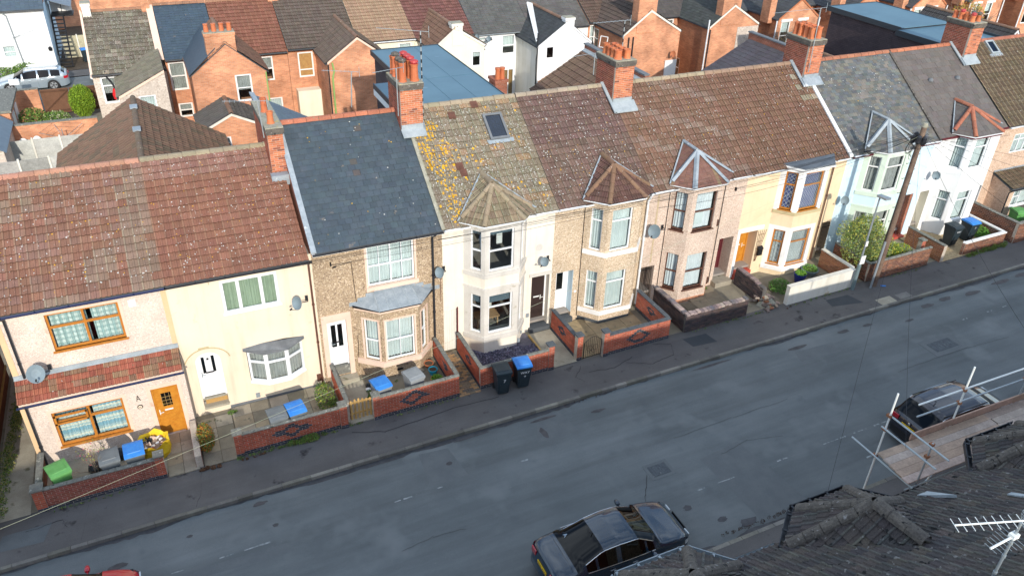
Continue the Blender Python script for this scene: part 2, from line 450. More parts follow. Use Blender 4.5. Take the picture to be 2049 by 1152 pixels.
mat('boarded', (.42, .25, .09), (.34, .19, .07), ns=5, rough=.9, fine=.2)
brickmat('rear_brick', (.74, .33, .17), (.58, .23, .115), (.52, .42, .33), dirt=.38)
brickmat('rear_brick_dark', (.56, .23, .11), (.42, .16, .08), (.36, .28, .2))
brickmat('side_brick', (.38, .12, .07), (.28, .09, .05), (.34, .28, .22))
brickmat('plum_tile', (.075, .055, .060), (.06, .045, .05), (.03, .025, .03), 1.3, .15)
glassmat('glass', (.93, .96, .96), .05)
glassmat('glass_dark', (.25, .30, .32), .10)
glassmat('car_glass', (.004, .006, .008), .035)
glassmat('skylight_glass', (.18, .34, .52), .10)
def checks(name, base, c1, c2, s):
    """woven cloth print: two sets of stripes"""
    m = mat(name, base, rough=.95)
    nt = m.node_tree; N, L = nt.nodes, nt.links; b = N['Principled BSDF']
    g = N.new('ShaderNodeNewGeometry'); sx = N.new('ShaderNodeSeparateXYZ'); L.new(g.outputs['Position'], sx.inputs[0])
    cur = None
    for axis, c, k in s:
        mu = N.new('ShaderNodeMath'); mu.operation = 'MULTIPLY'; mu.inputs[1].default_value = k; L.new(sx.outputs[axis], mu.inputs[0])
        sn = N.new('ShaderNodeMath'); sn.operation = 'SINE'; L.new(mu.outputs[0], sn.inputs[0])
        gt = N.new('ShaderNodeMath'); gt.operation = 'GREATER_THAN'; gt.inputs[1].default_value = .15; L.new(sn.outputs[0], gt.inputs[0])
        hf = N.new('ShaderNodeMath'); hf.operation = 'MULTIPLY'; hf.inputs[1].default_value = .6; L.new(gt.outputs[0], hf.inputs[0])
        mx = N.new('ShaderNodeMix'); mx.data_type = 'RGBA'; L.new(hf.outputs[0], mx.inputs[0])
        if cur is None: mx.inputs[6].default_value = (*base, 1)
        else: L.new(cur, mx.inputs[6])
        mx.inputs[7].default_value = (*(c1 if c else c2), 1); cur = mx.outputs[2]
    L.new(cur, b.inputs['Base Color'])
checks('check_cloth', (.72, .80, .76), (.22, .38, .38), (.30, .45, .44), ((0, 1, 36), (2, 0, 36)))
checks('stripe_cloth', (.80, .80, .70), (.02, .30, .50), (.25, .50, .62), ((2, 1, 15), (2, 0, 41)))
# ------------------------------------------------------------------ walls, windows, doors
class Seg:
    """vertical wall line from p0 to p1 seen from its right-hand side; u runs p0>p1, d goes inwards"""
    def __init__(s, p0, p1):
        s.p0 = Vector((*p0, 0)); v = Vector((*p1, 0)) - s.p0
        s.len = v.length; s.u = v.normalized(); s.n = Vector((s.u.y, -s.u.x, 0))     # outward
    def P(s, u, z, d=0.0):
        return s.p0 + s.u * u - s.n * d + Vector((0, 0, z))
    def bar(s, mb, u0, u1, z0, z1, d0, d1):
        mb.frame(s.P(u0, z0, d0), s.u * (u1 - u0), -s.n * (d1 - d0), Vector((0, 0, z1 - z0)))

def wall(root, S, u0, u1, z0, z1, openings, m, name='wall', d=0.0, back=None):
    mb = MB()
    us = sorted({u0, u1} | {a for o in openings for a in o[:2] if u0 < a < u1})
    zs = sorted({z0, z1} | {a for o in openings for a in o[2:4] if z0 < a < z1})
    for a, b in zip(us[:-1], us[1:]):
        for c, e in zip(zs[:-1], zs[1:]):
            mu, mz = (a + b) / 2, (c + e) / 2
            if any(o[0] < mu < o[1] and o[2] < mz < o[3] for o in openings): continue
            mb.poly([S.P(a, c, d), S.P(b, c, d), S.P(b, e, d), S.P(a, e, d)])
    for o in openings:
        r = o[4] if len(o) > 4 else .12
        if r <= 0: continue
        a, b, c, e = o[:4]; k = d + r
        mb.poly([S.P(a, c, d), S.P(a, e, d), S.P(a, e, k), S.P(a, c, k)])
        mb.poly([S.P(b, c, k), S.P(b, e, k), S.P(b, e, d), S.P(b, c, d)])
        mb.poly([S.P(a, e, d), S.P(b, e, d), S.P(b, e, k), S.P(a, e, k)])
        mb.poly([S.P(a, c, k), S.P(b, c, k), S.P(b, c, d), S.P(a, c, d)])
    return mb.build(name, m, root)

def window(root, S, u0, u1, z0, z1, frame='upvc', cols=(1,), rows=(1,), inset=.08, curtain='net', pane='glass',
           fw=.055, mw=.05, trans=None, sill=None, cdrop=0.0, glazing=0, lead=False, cz=None, label=None):
    """window > pane, curtain, sill.  cols: fractions; rows per column (top last)"""
    mb = MB(); dd = .06
    S.bar(mb, u0, u1, z0, z0 + fw, inset, inset + dd); S.bar(mb, u0, u1, z1 - fw, z1, inset, inset + dd)
    S.bar(mb, u0, u0 + fw, z0 + fw, z1 - fw, inset, inset + dd); S.bar(mb, u1 - fw, u1, z0 + fw, z1 - fw, inset, inset + dd)
    tot = sum(cols); a = u0; cells = []
    for i, c in enumerate(cols):
        b = a + (u1 - u0) * c / tot
        ca = a + (fw if i == 0 else mw / 2); cb = b - (fw if i == len(cols) - 1 else mw / 2)
        if i: S.bar(mb, a - mw / 2, a + mw / 2, z0 + fw, z1 - fw, inset - .004, inset + dd - .004)
        rr = rows[i] if isinstance(rows[0], (tuple, list)) else rows
        rt = sum(rr); zz = z0
        for j, r in enumerate(rr):
            ze = zz + (z1 - z0) * r / rt
            za = zz + (fw if j == 0 else mw / 2); zb = ze - (fw if j == len(rr) - 1 else mw / 2)
            if j: S.bar(mb, ca, cb, zz - mw / 2, zz + mw / 2, inset - .002, inset + dd - .002)
            cells.append((ca, cb, za, zb)); zz = ze
        a = b
    for ca, cb, za, zb in cells:                                  # slim sash inside every light
        for q in range(glazing):
            g = ca + (cb - ca) * (q + 1) / (glazing + 1); S.bar(mb, g - .012, g + .012, za, zb, inset + .012, inset + .03)
    w = mb.build('window', frame, root)
    if label: w['label'] = label
    for ca, cb, za, zb in cells:
        p = MB(); S.bar(p, ca, cb, za, zb, inset + .030, inset + .036); p.build('pane', pane, w)
        if lead:
            l = MB(); n = max(2, int((cb - ca) / .12)); h = zb - za; k = (cb - ca) / n
            m_ = int(h / (k * 1.25)) + 1; st = h / m_
            for i in range(-m_, n + 1):
                for sgn in (1, -1):
                    x0 = ca + i * k; pa, pb = (x0, za), (x0 + m_ * k, zb)
                    # clip to the light
                    t0 = max(0, (ca - pa[0]) / (pb[0] - pa[0])); t1 = min(1, (cb - pa[0]) / (pb[0] - pa[0]))
                    if t1 <= t0: continue
                    A = (pa[0] + (pb[0] - pa[0]) * t0, pa[1] + h * t0); B = (pa[0] + (pb[0] - pa[0]) * t1, pa[1] + h * t1)
                    if sgn < 0: A, B = (A[0], za + zb - A[1]), (B[0], za + zb - B[1])
                    l.tube(S.P(A[0], A[1], inset + .026), S.P(B[0], B[1], inset + .026), .009, n=3, caps=False)
            l.build('lead_strips', 'lead_light', w)
    if curtain:
        c = MB(); n = max(6, int((u1 - u0) / .035)); c0, c1 = (u0 + .02, u1 - .02)
        gap = None
        if isinstance(curtain, tuple): curtain, gap = curtain
        zt = z1 - .02; zb_ = z0 + .02 if cz is None else cz
        for k in range(n):
            ua, ub = c0 + (c1 - c0) * k / n, c0 + (c1 - c0) * (k + 1) / n
            if gap and gap[0] < (ua + ub) / 2 - u0 < gap[1]: continue
            da = inset + .17 + .022 * math.sin(k * 1.9) + .01 * math.sin(k * .7); db = inset + .17 + .022 * math.sin((k + 1) * 1.9) + .01 * math.sin((k + 1) * .7)
            c.poly([S.P(ua, zb_, da), S.P(ub, zb_, db), S.P(ub, zt, db), S.P(ua, zt, da)])
        c.build('curtain', curtain, w, smooth=False)
    if sill:
        s_ = MB(); so_, sm = sill if isinstance(sill, tuple) else (.06, frame)
        S.bar(s_, u0 - .05, u1 + .05, z0 - .05, z0, -so_, inset); s_.build('sill', sm, w)
    return w

def surround(root, S, u0, u1, z0, z1, m, w=.10, proud=.02, name='window_surround', sides=True, top=True, bottom=0.0, inner=.0):
    mb = MB()
    if sides:
        S.bar(mb, u0 - w, u0 - inner, z0 - bottom, z1, -proud, .0); S.bar(mb, u1 + inner, u1 + w, z0 - bottom, z1, -proud, .0)
    if top: S.bar(mb, u0 - w, u1 + w, z1, z1 + w, -proud, .0)
    if bottom: S.bar(mb, u0 - inner, u1 + inner, z0 - bottom, z0, -proud, 0)
    return mb.build(name, m, root)

def door(root, S, u0, u1, z0, z1, inset, m='upvc', frame='upvc', lights=(), lm='glass_dark', panels=(), handle=.12, letter=True, label=None):
    mb = MB(); fw = .06
    S.bar(mb, u0, u0 + fw, z0, z1, inset - .01, inset + .07); S.bar(mb, u1 - fw, u1, z0, z1, inset - .01, inset + .07)
    S.bar(mb, u0 + fw, u1 - fw, z1 - fw, z1, inset - .01, inset + .07)
    f = mb.build('door_frame', frame, root)
    a, b, c, e = u0 + fw, u1 - fw, z0 + .03, z1 - fw
    d = MB(); S.bar(d, a, b, c, e, inset + .02, inset + .06)
    for pa, pb, pz, pt in panels:
        S.bar(d, a + (b - a) * pa, a + (b - a) * pb, c + (e - c) * pz, c + (e - c) * pt, inset + .005, inset + .02)
    D = d.build('door', m, root)
    if label: D['label'] = label
    for pa, pb, pz, pt in lights:
        g = MB(); S.bar(g, a + (b - a) * pa, a + (b - a) * pb, c + (e - c) * pz, c + (e - c) * pt, inset + .012, inset + .019); g.build('door_light', lm, D)
    h = MB(); hu = a + (b - a) * handle
    h.tube(S.P(hu, c + .95, inset - .03), S.P(hu + .12, c + .95, inset - .03), .012); h.tube(S.P(hu, c + .95, inset + .02), S.P(hu, c + .95, inset - .03), .012)
    S.bar(h, hu - .015, hu + .015, c + .85, c + 1.05, inset + .008, inset + .02); h.build('handle', 'steel_white' if m != 'upvc' else 'steel', D)
    if letter:
        l = MB(); S.bar(l, (a + b) / 2 - .13, (a + b) / 2 + .13, c + .98, c + 1.03, inset + .0, inset + .02); l.build('letterbox', 'iron' if m == 'upvc' else 'steel_white', D)
    return D

# ------------------------------------------------------------------ tiles
def tile_mesh(kind, w, l):
    key = '%s_%.3f_%.3f' % (kind, w, l)
    if key in TILES: return TILES[key]
    if kind.startswith('roman'):
        pr = [(0, .034), (.13, .034), (.2, .006), (.46, .004), (.52, .03), (.65, .03), (.72, .006), (1, .004)]
    elif kind == 'ribbed':
        pr = [(0, .02), (.2, .02), (.26, .0), (.5, .0), (.56, .02), (.74, .02), (.8, .0), (1, 0)]
    else:
        pr = [(.012, .0), (.988, .0)]
    th = .016 if kind != 'slate' else .010
    lift = .042 if kind != 'slate' else .018
    v, f = [], []
    n = len(pr)
    L_ = l + .03
    for yy, up in ((0, lift), (L_, .004)):
        for x, h in pr: v.append((x * w, yy, h + up))
    for x, h in pr: v.append((x * w, 0, h + lift))                 # nib edge, gap shade under each course painted dark; tan lichen line on slates
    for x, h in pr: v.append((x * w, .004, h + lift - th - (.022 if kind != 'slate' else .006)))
    for i in range(n - 1):
        f.append((i, i + 1, n + i + 1, n + i)); f.append((3 * n + i, 3 * n + i + 1, 2 * n + i + 1, 2 * n + i))
    f.append((0, n, 3 * n)); f.append((n - 1, 4 * n - 1, 2 * n - 1))
    me = bpy.data.meshes.new(kind + '_tile'); me.from_pydata(v, [], f); me.update()
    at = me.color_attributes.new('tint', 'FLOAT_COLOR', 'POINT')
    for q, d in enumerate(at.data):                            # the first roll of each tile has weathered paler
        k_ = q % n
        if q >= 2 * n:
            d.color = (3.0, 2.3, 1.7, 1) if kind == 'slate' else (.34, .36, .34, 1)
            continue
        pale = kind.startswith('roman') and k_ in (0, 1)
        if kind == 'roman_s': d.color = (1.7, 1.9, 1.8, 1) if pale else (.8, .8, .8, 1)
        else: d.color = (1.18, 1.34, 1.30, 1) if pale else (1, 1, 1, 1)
    TILES[key] = me
    return me
TILES = {}
def tile_field(part, O, U, V, W, L, w, g, kind, m, colfn, nmax=300, inside=None, bond=False, planes=None, name='roof_tile', wob=1.0):
    O, U, V = Vector(O), Vector(U).normalized(), Vector(V).normalized(); Nn = U.cross(V)
    nc = max(1, round(W / w)); w = W / nc; nr = max(1, round(L / g)); g = L / nr
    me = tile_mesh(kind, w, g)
    if not me.materials: me.materials.append(MATS[m])
    elif me.materials[0] != MATS[m]:
        me = me.copy(); me.materials[0] = MATS[m]; TILES['%s_%.3f_%.3f' % (kind, w, g)] = me
    cnt = 0; bv, bf, bc = [], [], []
    src_v = [v.co.copy() for v in me.vertices]; src_c = [tuple(c.color) for c in me.color_attributes['tint'].data]; src_f = [tuple(p.vertices) for p in me.polygons]
    for j in range(nr):
        off = (w / 2 if (bond and j % 2) else 0)
        for i in range(nc + (1 if off else 0)):
            u = i * w - off; v = j * g
            if off and i == 0: u = 0.0
            if off and i == nc: u = (nc - 1) * w
            if inside and not inside(u + w / 2, v + g / 2): continue
            a = random.gauss(0, .006) * wob; uu = (U + V * a).normalized(); vv = (V - U * a).normalized()
            p = O + U * (u + random.uniform(-.004, .004) * wob) + V * (v + random.uniform(-.006, .006) * wob) + Nn * random.uniform(0, .006) * wob
            c = colfn(i, j, (u + w / 2) / W, (v + g / 2) / L)
            if cnt < nmax:
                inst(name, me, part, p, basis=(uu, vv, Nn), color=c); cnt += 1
            else:
                k = len(bv)
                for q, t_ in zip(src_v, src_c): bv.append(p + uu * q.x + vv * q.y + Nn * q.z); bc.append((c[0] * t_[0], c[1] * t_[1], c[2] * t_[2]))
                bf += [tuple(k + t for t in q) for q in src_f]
    if bf: joined_tiles(part, bv, bf, bc, m, planes)
def joined_tiles(part, bv, bf, bc, m, planes=None, name='roof_tiles'):
    off = ORG[part.name]
    me = bpy.data.meshes.new(name); me.from_pydata([tuple(q - off) for q in bv], [], bf); me.update()
    at = me.color_attributes.new('tint', 'FLOAT_COLOR', 'POINT')
    at.data.foreach_set('color', [x for c in bc for x in (*c, 1)])
    if planes:
        bm = bmesh.new(); bm.from_mesh(me)
        for co, no in planes:
            geom = bm.verts[:] + bm.edges[:] + bm.faces[:]
            bmesh.ops.bisect_plane(bm, geom=geom, dist=1e-5, plane_co=Vector(co) - off, plane_no=Vector(no), clear_outer=True)
        bm.to_mesh(me); bm.free()
    me.materials.append(MATS[m])
    o = bpy.data.objects.new(name, me); COL.objects.link(o); o.parent = part; ORG[o.name] = off
    o['kind'] = 'stuff'
    return o

def halfround(p0, p1, r, m, part, name='ridge_tile', seg=.45, color=(1, 1, 1), up=Vector((0, 0, 1)), n=6, gap=.012):
    """row of half-round ridge or hip tiles, one object each"""
    p0, p1 = Vector(p0), Vector(p1); d = p1 - p0; L_ = d.length; k = max(1, round(L_ / seg)); st = L_ / k; d.normalize()
    X = d.cross(up).normalized(); Z = X.cross(d)
    mb = MB(); i = 0
    for y, rr in ((gap / 2, r * 1.06), (st - gap / 2, r)):
        for q in range(n + 1):
            t = math.pi * q / n; mb.v.append((math.cos(t) * rr, y, math.sin(t) * rr))
    for y, rr in ((gap / 2, r * 1.06 - .03), (st - gap / 2, r - .03)):
        for q in range(n + 1):
            t = math.pi * q / n; mb.v.append((math.cos(t) * rr, y, math.sin(t) * rr))
    for q in range(n):
        mb.f.append((q, q + 1, n + 2 + q, n + 1 + q)); mb.f.append((q + 1, q, 2 * (n + 1) + q, 2 * (n + 1) + q + 1))
    me = mb.mesh(name); me.materials.append(MATS[m])
    at = me.color_attributes.new('tint', 'FLOAT_COLOR', 'POINT')
    for c in at.data: c.color = (1, 1, 1, 1)
    for q in range(k):
        c = jit(color, .12)
        inst(name, me, part, p0 + d * (st * q) + Z * random.uniform(-.006, .006), basis=(X, d, Z), color=c)

# ------------------------------------------------------------------ bricks
BR = {}
def brick_mesh(l, d, h, m='brick'):
    key = (round(l, 3), round(d, 3), round(h, 3), m)
    if key not in BR:
        me = MB().box(0, l, 0, d, 0, h).mesh('brick'); me.materials.append(MATS[m])
        at = me.color_attributes.new('tint', 'FLOAT_COLOR', 'POINT')
        for c in at.data: c.color = (1, 1, 1, 1)
        BR[key] = me
    return BR[key]
RED = (.46, .115, .065); BLUEB = (.055, .060, .080)
def brick_run(part, p0, p1, h, thick, colfn, zb=0.0, course=.075, bl=.225, budget=None, name='brick', joint=.013, follow=True):
    """a straight run of stretcher bricks; thickness grows to the left of p0>p1 (inwards)"""
    p0, p1 = Vector(p0), Vector(p1)
    d = p1 - p0; L_ = d.length; X = d.normalized(); Zup = Vector((0, 0, 1))
    Y = Vector((-X.y, X.x, 0)).normalized(); Z = X.cross(Y)
    core = MB().frame(p0 + Y * .006 + Z * 0.002 + X * .004, X * (L_ - .008), Y * (thick - .012), Z * (h - .006)).build('mortar_core', 'mortar' if budget is None or not budget.get('dark') else 'mortar_dark', part)
    n = max(1, round(L_ / bl)); bl = L_ / n; nr = round(h / course); cs = h / nr
    full = brick_mesh(bl - joint, thick, cs - joint); half = brick_mesh(bl / 2 - joint, thick, cs - joint)
    rest = []
    for j in range(nr):
        us = [(i * bl, full, bl) for i in range(n)] if j % 2 == 0 else [(0, half, bl / 2)] + [((i + .5) * bl, full, bl) for i in range(n - 1)] + [((n - .5) * bl, half, bl / 2)]
        for u, me, ll in us:
            c = colfn((u + ll / 2) / L_, (j + .5) / nr, (u + ll / 2), j, nr)
            q = p0 + X * (u + joint / 2) + Z * (j * cs + joint / 2) - Y * random.uniform(0, .003)
            if budget is None or budget['n'] > 0:
                inst(name, me, part, q, basis=(X, Y, Z), color=c)
                if budget is not None: budget['n'] -= 1
            else: rest.append((q, ll - joint, cs - joint, c))
    if rest:
        bv, bf, bc = [], [], []
        for q, ll, hh, c in rest:
            k = len(bv)
            for a, b, e in ((0, 0, 0), (ll, 0, 0), (ll, thick, 0), (0, thick, 0), (0, 0, hh), (ll, 0, hh), (ll, thick, hh), (0, thick, hh)):
                bv.append(q + X * a + Y * b + Z * e); bc.append(c)
            for t in ((0, 3, 2, 1), (4, 5, 6, 7), (0, 1, 5, 4), (1, 2, 6, 5), (2, 3, 7, 6), (3, 0, 4, 7)): bf.append(tuple(k + x for x in t))
        joined_tiles(part, bv, bf, bc, 'brick', name='bricks')
def redwall(diamond=False, plinth=2, at=.5, base=RED, half=4):
    def fn(uf, vf, u, j, nr):
        if j < plinth: return jit(BLUEB, .25)
        if diamond:
            L_ = u / max(uf, 1e-6); du = abs(u - at * L_) / .1125; dv = abs(j - (nr + plinth) / 2 + .5)
            s_ = du * .85 + dv
            if half - 1.5 < s_ < half + .35: return jit(BLUEB, .2)
        return jit(base, .18)
    return fn
def coping_run(part, p0, p1, w, h, m, seg=.45, over=.03, name='coping_stone', tilt=0.0, roundtop=False):
    p0, p1 = Vector(p0), Vector(p1); d = p1 - p0; L_ = d.length; X = d.normalized(); Y = Vector((-X.y, X.x, 0)).normalized(); Z = X.cross(Y)
    k = max(1, round(L_ / seg)); st = L_ / k
    mb = MB()
    if roundtop:
        pr = [(0, 0), (w, 0), (w, h * .55), (w * .72, h), (w * .28, h), (0, h * .55)]
        mb.prism([(0, a, b) for a, b in pr], (st - .01, 0, 0))
    else: mb.box(0, st - .01, 0, w, 0, h)
    me = mb.mesh(name); me.materials.append(MATS[m])
    for q in range(k):
        inst(name, me, part, p0 + X * (st * q) - Y * over + Z * random.uniform(-.004, .004), basis=(X, Y, Z))
def V3(x, y, h=0.0):
    return Vector((x, y, G(x) + h))

# ------------------------------------------------------------------ roof bits
def gutter(root, x0, x1, y, z, m, r=.055):
    mb = MB(); n = 6
    for t0, t1 in [(math.pi * (1 + k / n), math.pi * (1 + (k + 1) / n)) for k in range(n)]:
        a = (y + math.cos(t0) * r, z + math.sin(t0) * r); b = (y + math.cos(t1) * r, z + math.sin(t1) * r)
        mb.poly([(x0, *a), (x1, *a), (x1, *b), (x0, *b)]); 
        a2 = (y + math.cos(t0) * (r - .008), z + math.sin(t0) * (r - .008)); b2 = (y + math.cos(t1) * (r - .008), z + math.sin(t1) * (r - .008))
        mb.poly([(x0, *b2), (x1, *b2), (x1, *a2), (x0, *a2)])
    for k in range(int((x1 - x0) / .9) + 1):
        mb.box(x0 + .9 * k, x0 + .9 * k + .03, y - r - .006, y + r, z - .012, z + .004)
    return mb.build('gutter', m, root)
def pipe(root, pts, m, r=.036, name='downpipe'):
    mb = MB().path(pts, r, 8)
    a, b = Vector(pts[-2]), Vector(pts[-1]); L_ = (b - a).length
    k = 1
    while k * 1.6 < L_:
        q = a + (b - a) * (k * 1.6 / L_); mb.tube(q - Vector((0, 0, .03)), q + Vector((0, 0, .03)), r * 1.35, n=8); k += 1
    return mb.build(name, m, root)
def chimney(root, x0, x1, y0, y1, zb, zt, pots, m='side_brick', base=(.50, .165, .08), budget=250, potrows=2, flash=True):
    part = MB().box(x0 + .01, x1 - .01, y0 + .01, y1 - .01, zb - .9, zt - .02).build('chimney', m, root)
    bud = {'n': budget}
    def cf(uf, vf, u, j, nr):
        if nr - j <= 3: return jit((.10, .095, .075), .3)
        if random.random() < .10: return jit((.26, .085, .055), .2)
        return jit(base, .22)
    zz = zb - .3; H = zt - zz
    brick_run(part, (x0, y0, zz), (x1, y0, zz), H, .10, cf, budget=bud)
    def cl(uf, vf, u, j, nr):
        if nr - j <= 3: return jit((.085, .08, .07), .3)
        return jit((.30, .088, .052), .28)
    brick_run(part, (x0, y1, zb - .6), (x0, y0 + .10, zb - .6), H + .3, .10, cl, budget=bud)
    # oversailing courses and cement flaunching
    cap = MB().box(x0 - .03, x1 + .03, y0 - .03, y1 + .03, zt - .225, zt - .15).box(x0 - .05, x1 + .05, y0 - .05, y1 + .05, zt - .148, zt)
    cap.build('chimney_cap', 'ridge_dark', part)
    MB().prism([(x0 - .04, y0 - .04, zt + .002), (x1 + .04, y0 - .04, zt + .002), (x1 + .04, y1 + .04, zt + .002), (x0 - .04, y1 + .04, zt + .002)], (0, 0, .035)).build('flaunching', 'cement', part)
    for px, py, h, r, cowl in pots:
        p = MB().lathe((px, py, zt + .03), [(r * 1.15, 0), (r * 1.1, .04), (r * .98, .06), (r * .86, h - .12), (r * .92, h - .10), (r * .92, h - .05), (r * 1.05, h - .04), (r * 1.05, h), (r * .8, h), (r * .78, h - .25)], 14).build('chimney_pot', 'pot', part, smooth=False)
        p.color = (*jit((1, 1, 1), .15), 1)
        if cowl: MB().lathe((px, py, zt + h + .03), [(r * 1.0, 0), (r * .6, .02), (r * .6, .05), (r * 1.1, .06), (r * 1.0, .11), (r * .3, .15)], 12).build('chimney_pot', 'pot_red' if cowl == 2 else 'ridge_dark', part)
    return part
def dish(root, x, y, z, ax, size=.40, arm=-1, aim=(-.75, -.6, .3), m='dish'):
    """satellite dish: bowl, feed arm, wall bracket; (ax) bracket x on the wall"""
    size *= .86 if size > .33 else .78
    c = Vector((x, y, z)); a = Vector(aim).normalized(); s_ = a.cross(Vector((0, 0, 1))).normalized(); t = s_.cross(a)
    mb = MB(); n = 16; rings = [(0, 0), (.5, .02), (1, .07)]
    i0 = 0; mb.v.append(tuple(c))
    for rr, h in rings[1:]:
        for k in range(n):
            th = 2 * math.pi * k / n; mb.v.append(tuple(c + (s_ * math.cos(th) * size * .88 + t * math.sin(th) * size) * rr + a * h))
    for k in range(n):
        mb.f.append((0, 1 + k, 1 + (k + 1) % n)); mb.f.append((1 + k, 1 + n + k, 1 + n + (k + 1) % n, 1 + (k + 1) % n))
    m2 = len(mb.v)
    for v in list(mb.v): mb.v.append((v[0] - a.x * .012, v[1] - a.y * .012, v[2] - a.z * .012))
    for q in list(mb.f): mb.f.append(tuple(m2 + k for k in q[::-1]))
    for k in range(n): mb.f.append((1 + n + (k + 1) % n, 1 + n + k, m2 + 1 + n + k, m2 + 1 + n + (k + 1) % n))
    d = mb.build('satellite_dish', m, root)
    b = MB(); wy = y + .38
    b.tube(c - a * .02, (ax, y + .15, z - .1), .016).tube((ax, y + .15, z - .1), (ax, wy, z - .1), .016).box(ax - .05, ax + .05, wy - .02, wy, z - .2, z)
    f = c + a * .38 - t * size * .7
    b.tube(c - t * size * .95 + a * .05, f, .010).tube(f, f + (c - f) * .22, .028)
    b.build('bracket', 'pvc_black', d)
    return d

# ------------------------------------------------------------------ leaves
def leaf_cluster(name, centers, n, size, cols, m='leaf', parent=None, kind=None, up=.4):
    """many small two-triangle leaves through the volumes (centre, radii)"""
    v, f, c = [], [], []
    tot = sum(r[0] * r[1] * r[2] for _, r in centers)
    for ce, ra in centers:
        k_ = int(n * ra[0] * ra[1] * ra[2] / tot)
        for _ in range(k_):
            while True:
                q = Vector((random.uniform(-1, 1), random.uniform(-1, 1), random.uniform(-1, 1)))
                if .25 < q.length < 1 and random.random() < q.length: break
            p = Vector(ce) + Vector((q.x * ra[0], q.y * ra[1], q.z * ra[2]))
            a = Vector((random.gauss(0, 1), random.gauss(0, 1), random.gauss(0, .6) + up)).normalized(); b = a.orthogonal().normalized()
            b = (Matrix.Rotation(random.uniform(0, 6.28), 3, a) @ b); e = a.cross(b)
            s = size * random.uniform(.6, 1.3); k = len(v)
            v += [p - b * s, p + e * s * .45, p + b * s, p - e * s * .45]
            f.append((k, k + 1, k + 2, k + 3)); cc = jit(random.choice(cols), .25); c += [cc] * 4
    off = ORG[parent.name] if parent is not None else Vector((0, 0, 0))
    me = bpy.data.meshes.new(name); me.from_pydata([tuple(q - off) for q in v], [], f)
    at = me.color_attributes.new('tint', 'FLOAT_COLOR', 'POINT'); at.data.foreach_set('color', [x for q in c for x in (*q, 1)])
    me.materials.append(MATS[m]); o = bpy.data.objects.new(name, me); COL.objects.link(o)
    if parent is not None: o.parent = parent; ORG[o.name] = off
    if kind: o['kind'] = kind
    return o
GREENS = [(.10, .20, .03), (.16, .28, .05), (.07, .14, .03), (.22, .32, .07)]
def branch(mb, p, d, L_, r, depth, spread=.6):
    q = p + d * L_; mb.tube(p, q, r, r * .65, 5)
    if depth > 0:
        for _ in range(random.choice((2, 3))):
            nd = (d + Vector((random.gauss(0, spread), random.gauss(0, spread), random.gauss(0, spread * .4) + .1))).normalized()
            branch(mb, q, nd, L_ * random.uniform(.6, .85), r * .6, depth - 1, spread)
# ------------------------------------------------------------------ the terrace that faces the camera
YB = 8.2
def facet(part, pts, kind, w, g, m, colfn, deck='plinth', nmax=0, lift=.03):
    """tiled roof facet of any outline; pts anticlockwise seen from above"""
    P = [Vector(p) for p in pts]
    N_ = Vector((0, 0, 0))
    for i in range(1, len(P) - 1): N_ += (P[i] - P[0]).cross(P[i + 1] - P[0])
    N_.normalize()
    if N_.z < 0: P = P[::-1]; N_ = -N_
    U = Vector((0, 0, 1)).cross(N_); U.normalize(); V = N_.cross(U)
    us = [(p - P[0]).dot(U) for p in P]; vs = [(p - P[0]).dot(V) for p in P]
    O = P[0] + U * min(us) + V * min(vs)
    planes = []
    for i in range(len(P)):
        a, b = P[i], P[(i + 1) % len(P)]; e = (b - a).normalized()
        if (b - a).length < .02: continue
        if abs(e.dot(V)) < .05 and (a - O).dot(V) < .05: continue        # keep the eave overhang
        planes.append((a, e.cross(N_)))
    tile_field(part, O + N_ * lift * .3, U, V, max(us) - min(us), max(vs) - min(vs), w, g, kind, m, colfn, nmax=nmax, planes=planes)
    MB().poly([p - N_ * .01 for p in P]).build('roof_underlay', deck, part)

def shell(label, x0, x1, eave, ridge, fm, openings, rooms=True, group='houses of the front terrace', side_m='side_brick', zf=None):
    zg = G((x0 + x1) / 2)
    root = thing('terraced_house', label, 'house', (x0, 0, G(x0)), group=group)
    S = Seg((x0, 0), (x1, 0))
    zb = G(x0) - .3
    wall(root, S, 0, x1 - x0, zb, eave, [(a - x0, b - x0, c, d, *r) for a, b, c, d, *r in openings], fm)
    mb = MB()
    ym = 4.01
    for x, s in ((x0 + .004, -1), (x1 - .004, 1)):
        pts = [(x, 0, zb), (x, YB, zb), (x, YB, eave), (x, ym, ridge - .05), (x, 0, eave)]
        mb.poly(pts if s > 0 else pts[::-1])
    mb.poly([(x1, YB, zb), (x0, YB, zb), (x0, YB, eave), (x1, YB, eave)])
    mb.build('side_and_back_wall', side_m, root)
    if rooms:
        f = zg + .42 if zf is None else zf
        mb = MB().box(x0 + .02, x1 - .02, .13, 3.4, f - .1, f).box(x0 + .02, x1 - .02, .13, 3.4, 3.16, 3.3).box(x0 + .02, x1 - .02, 3.4, 3.5, f, eave - .1).box(x0 + .02, x1 - .02, .13, 3.4, eave - .14, eave - .05)
        mb.build('interior', 'room', root)
    return root, S

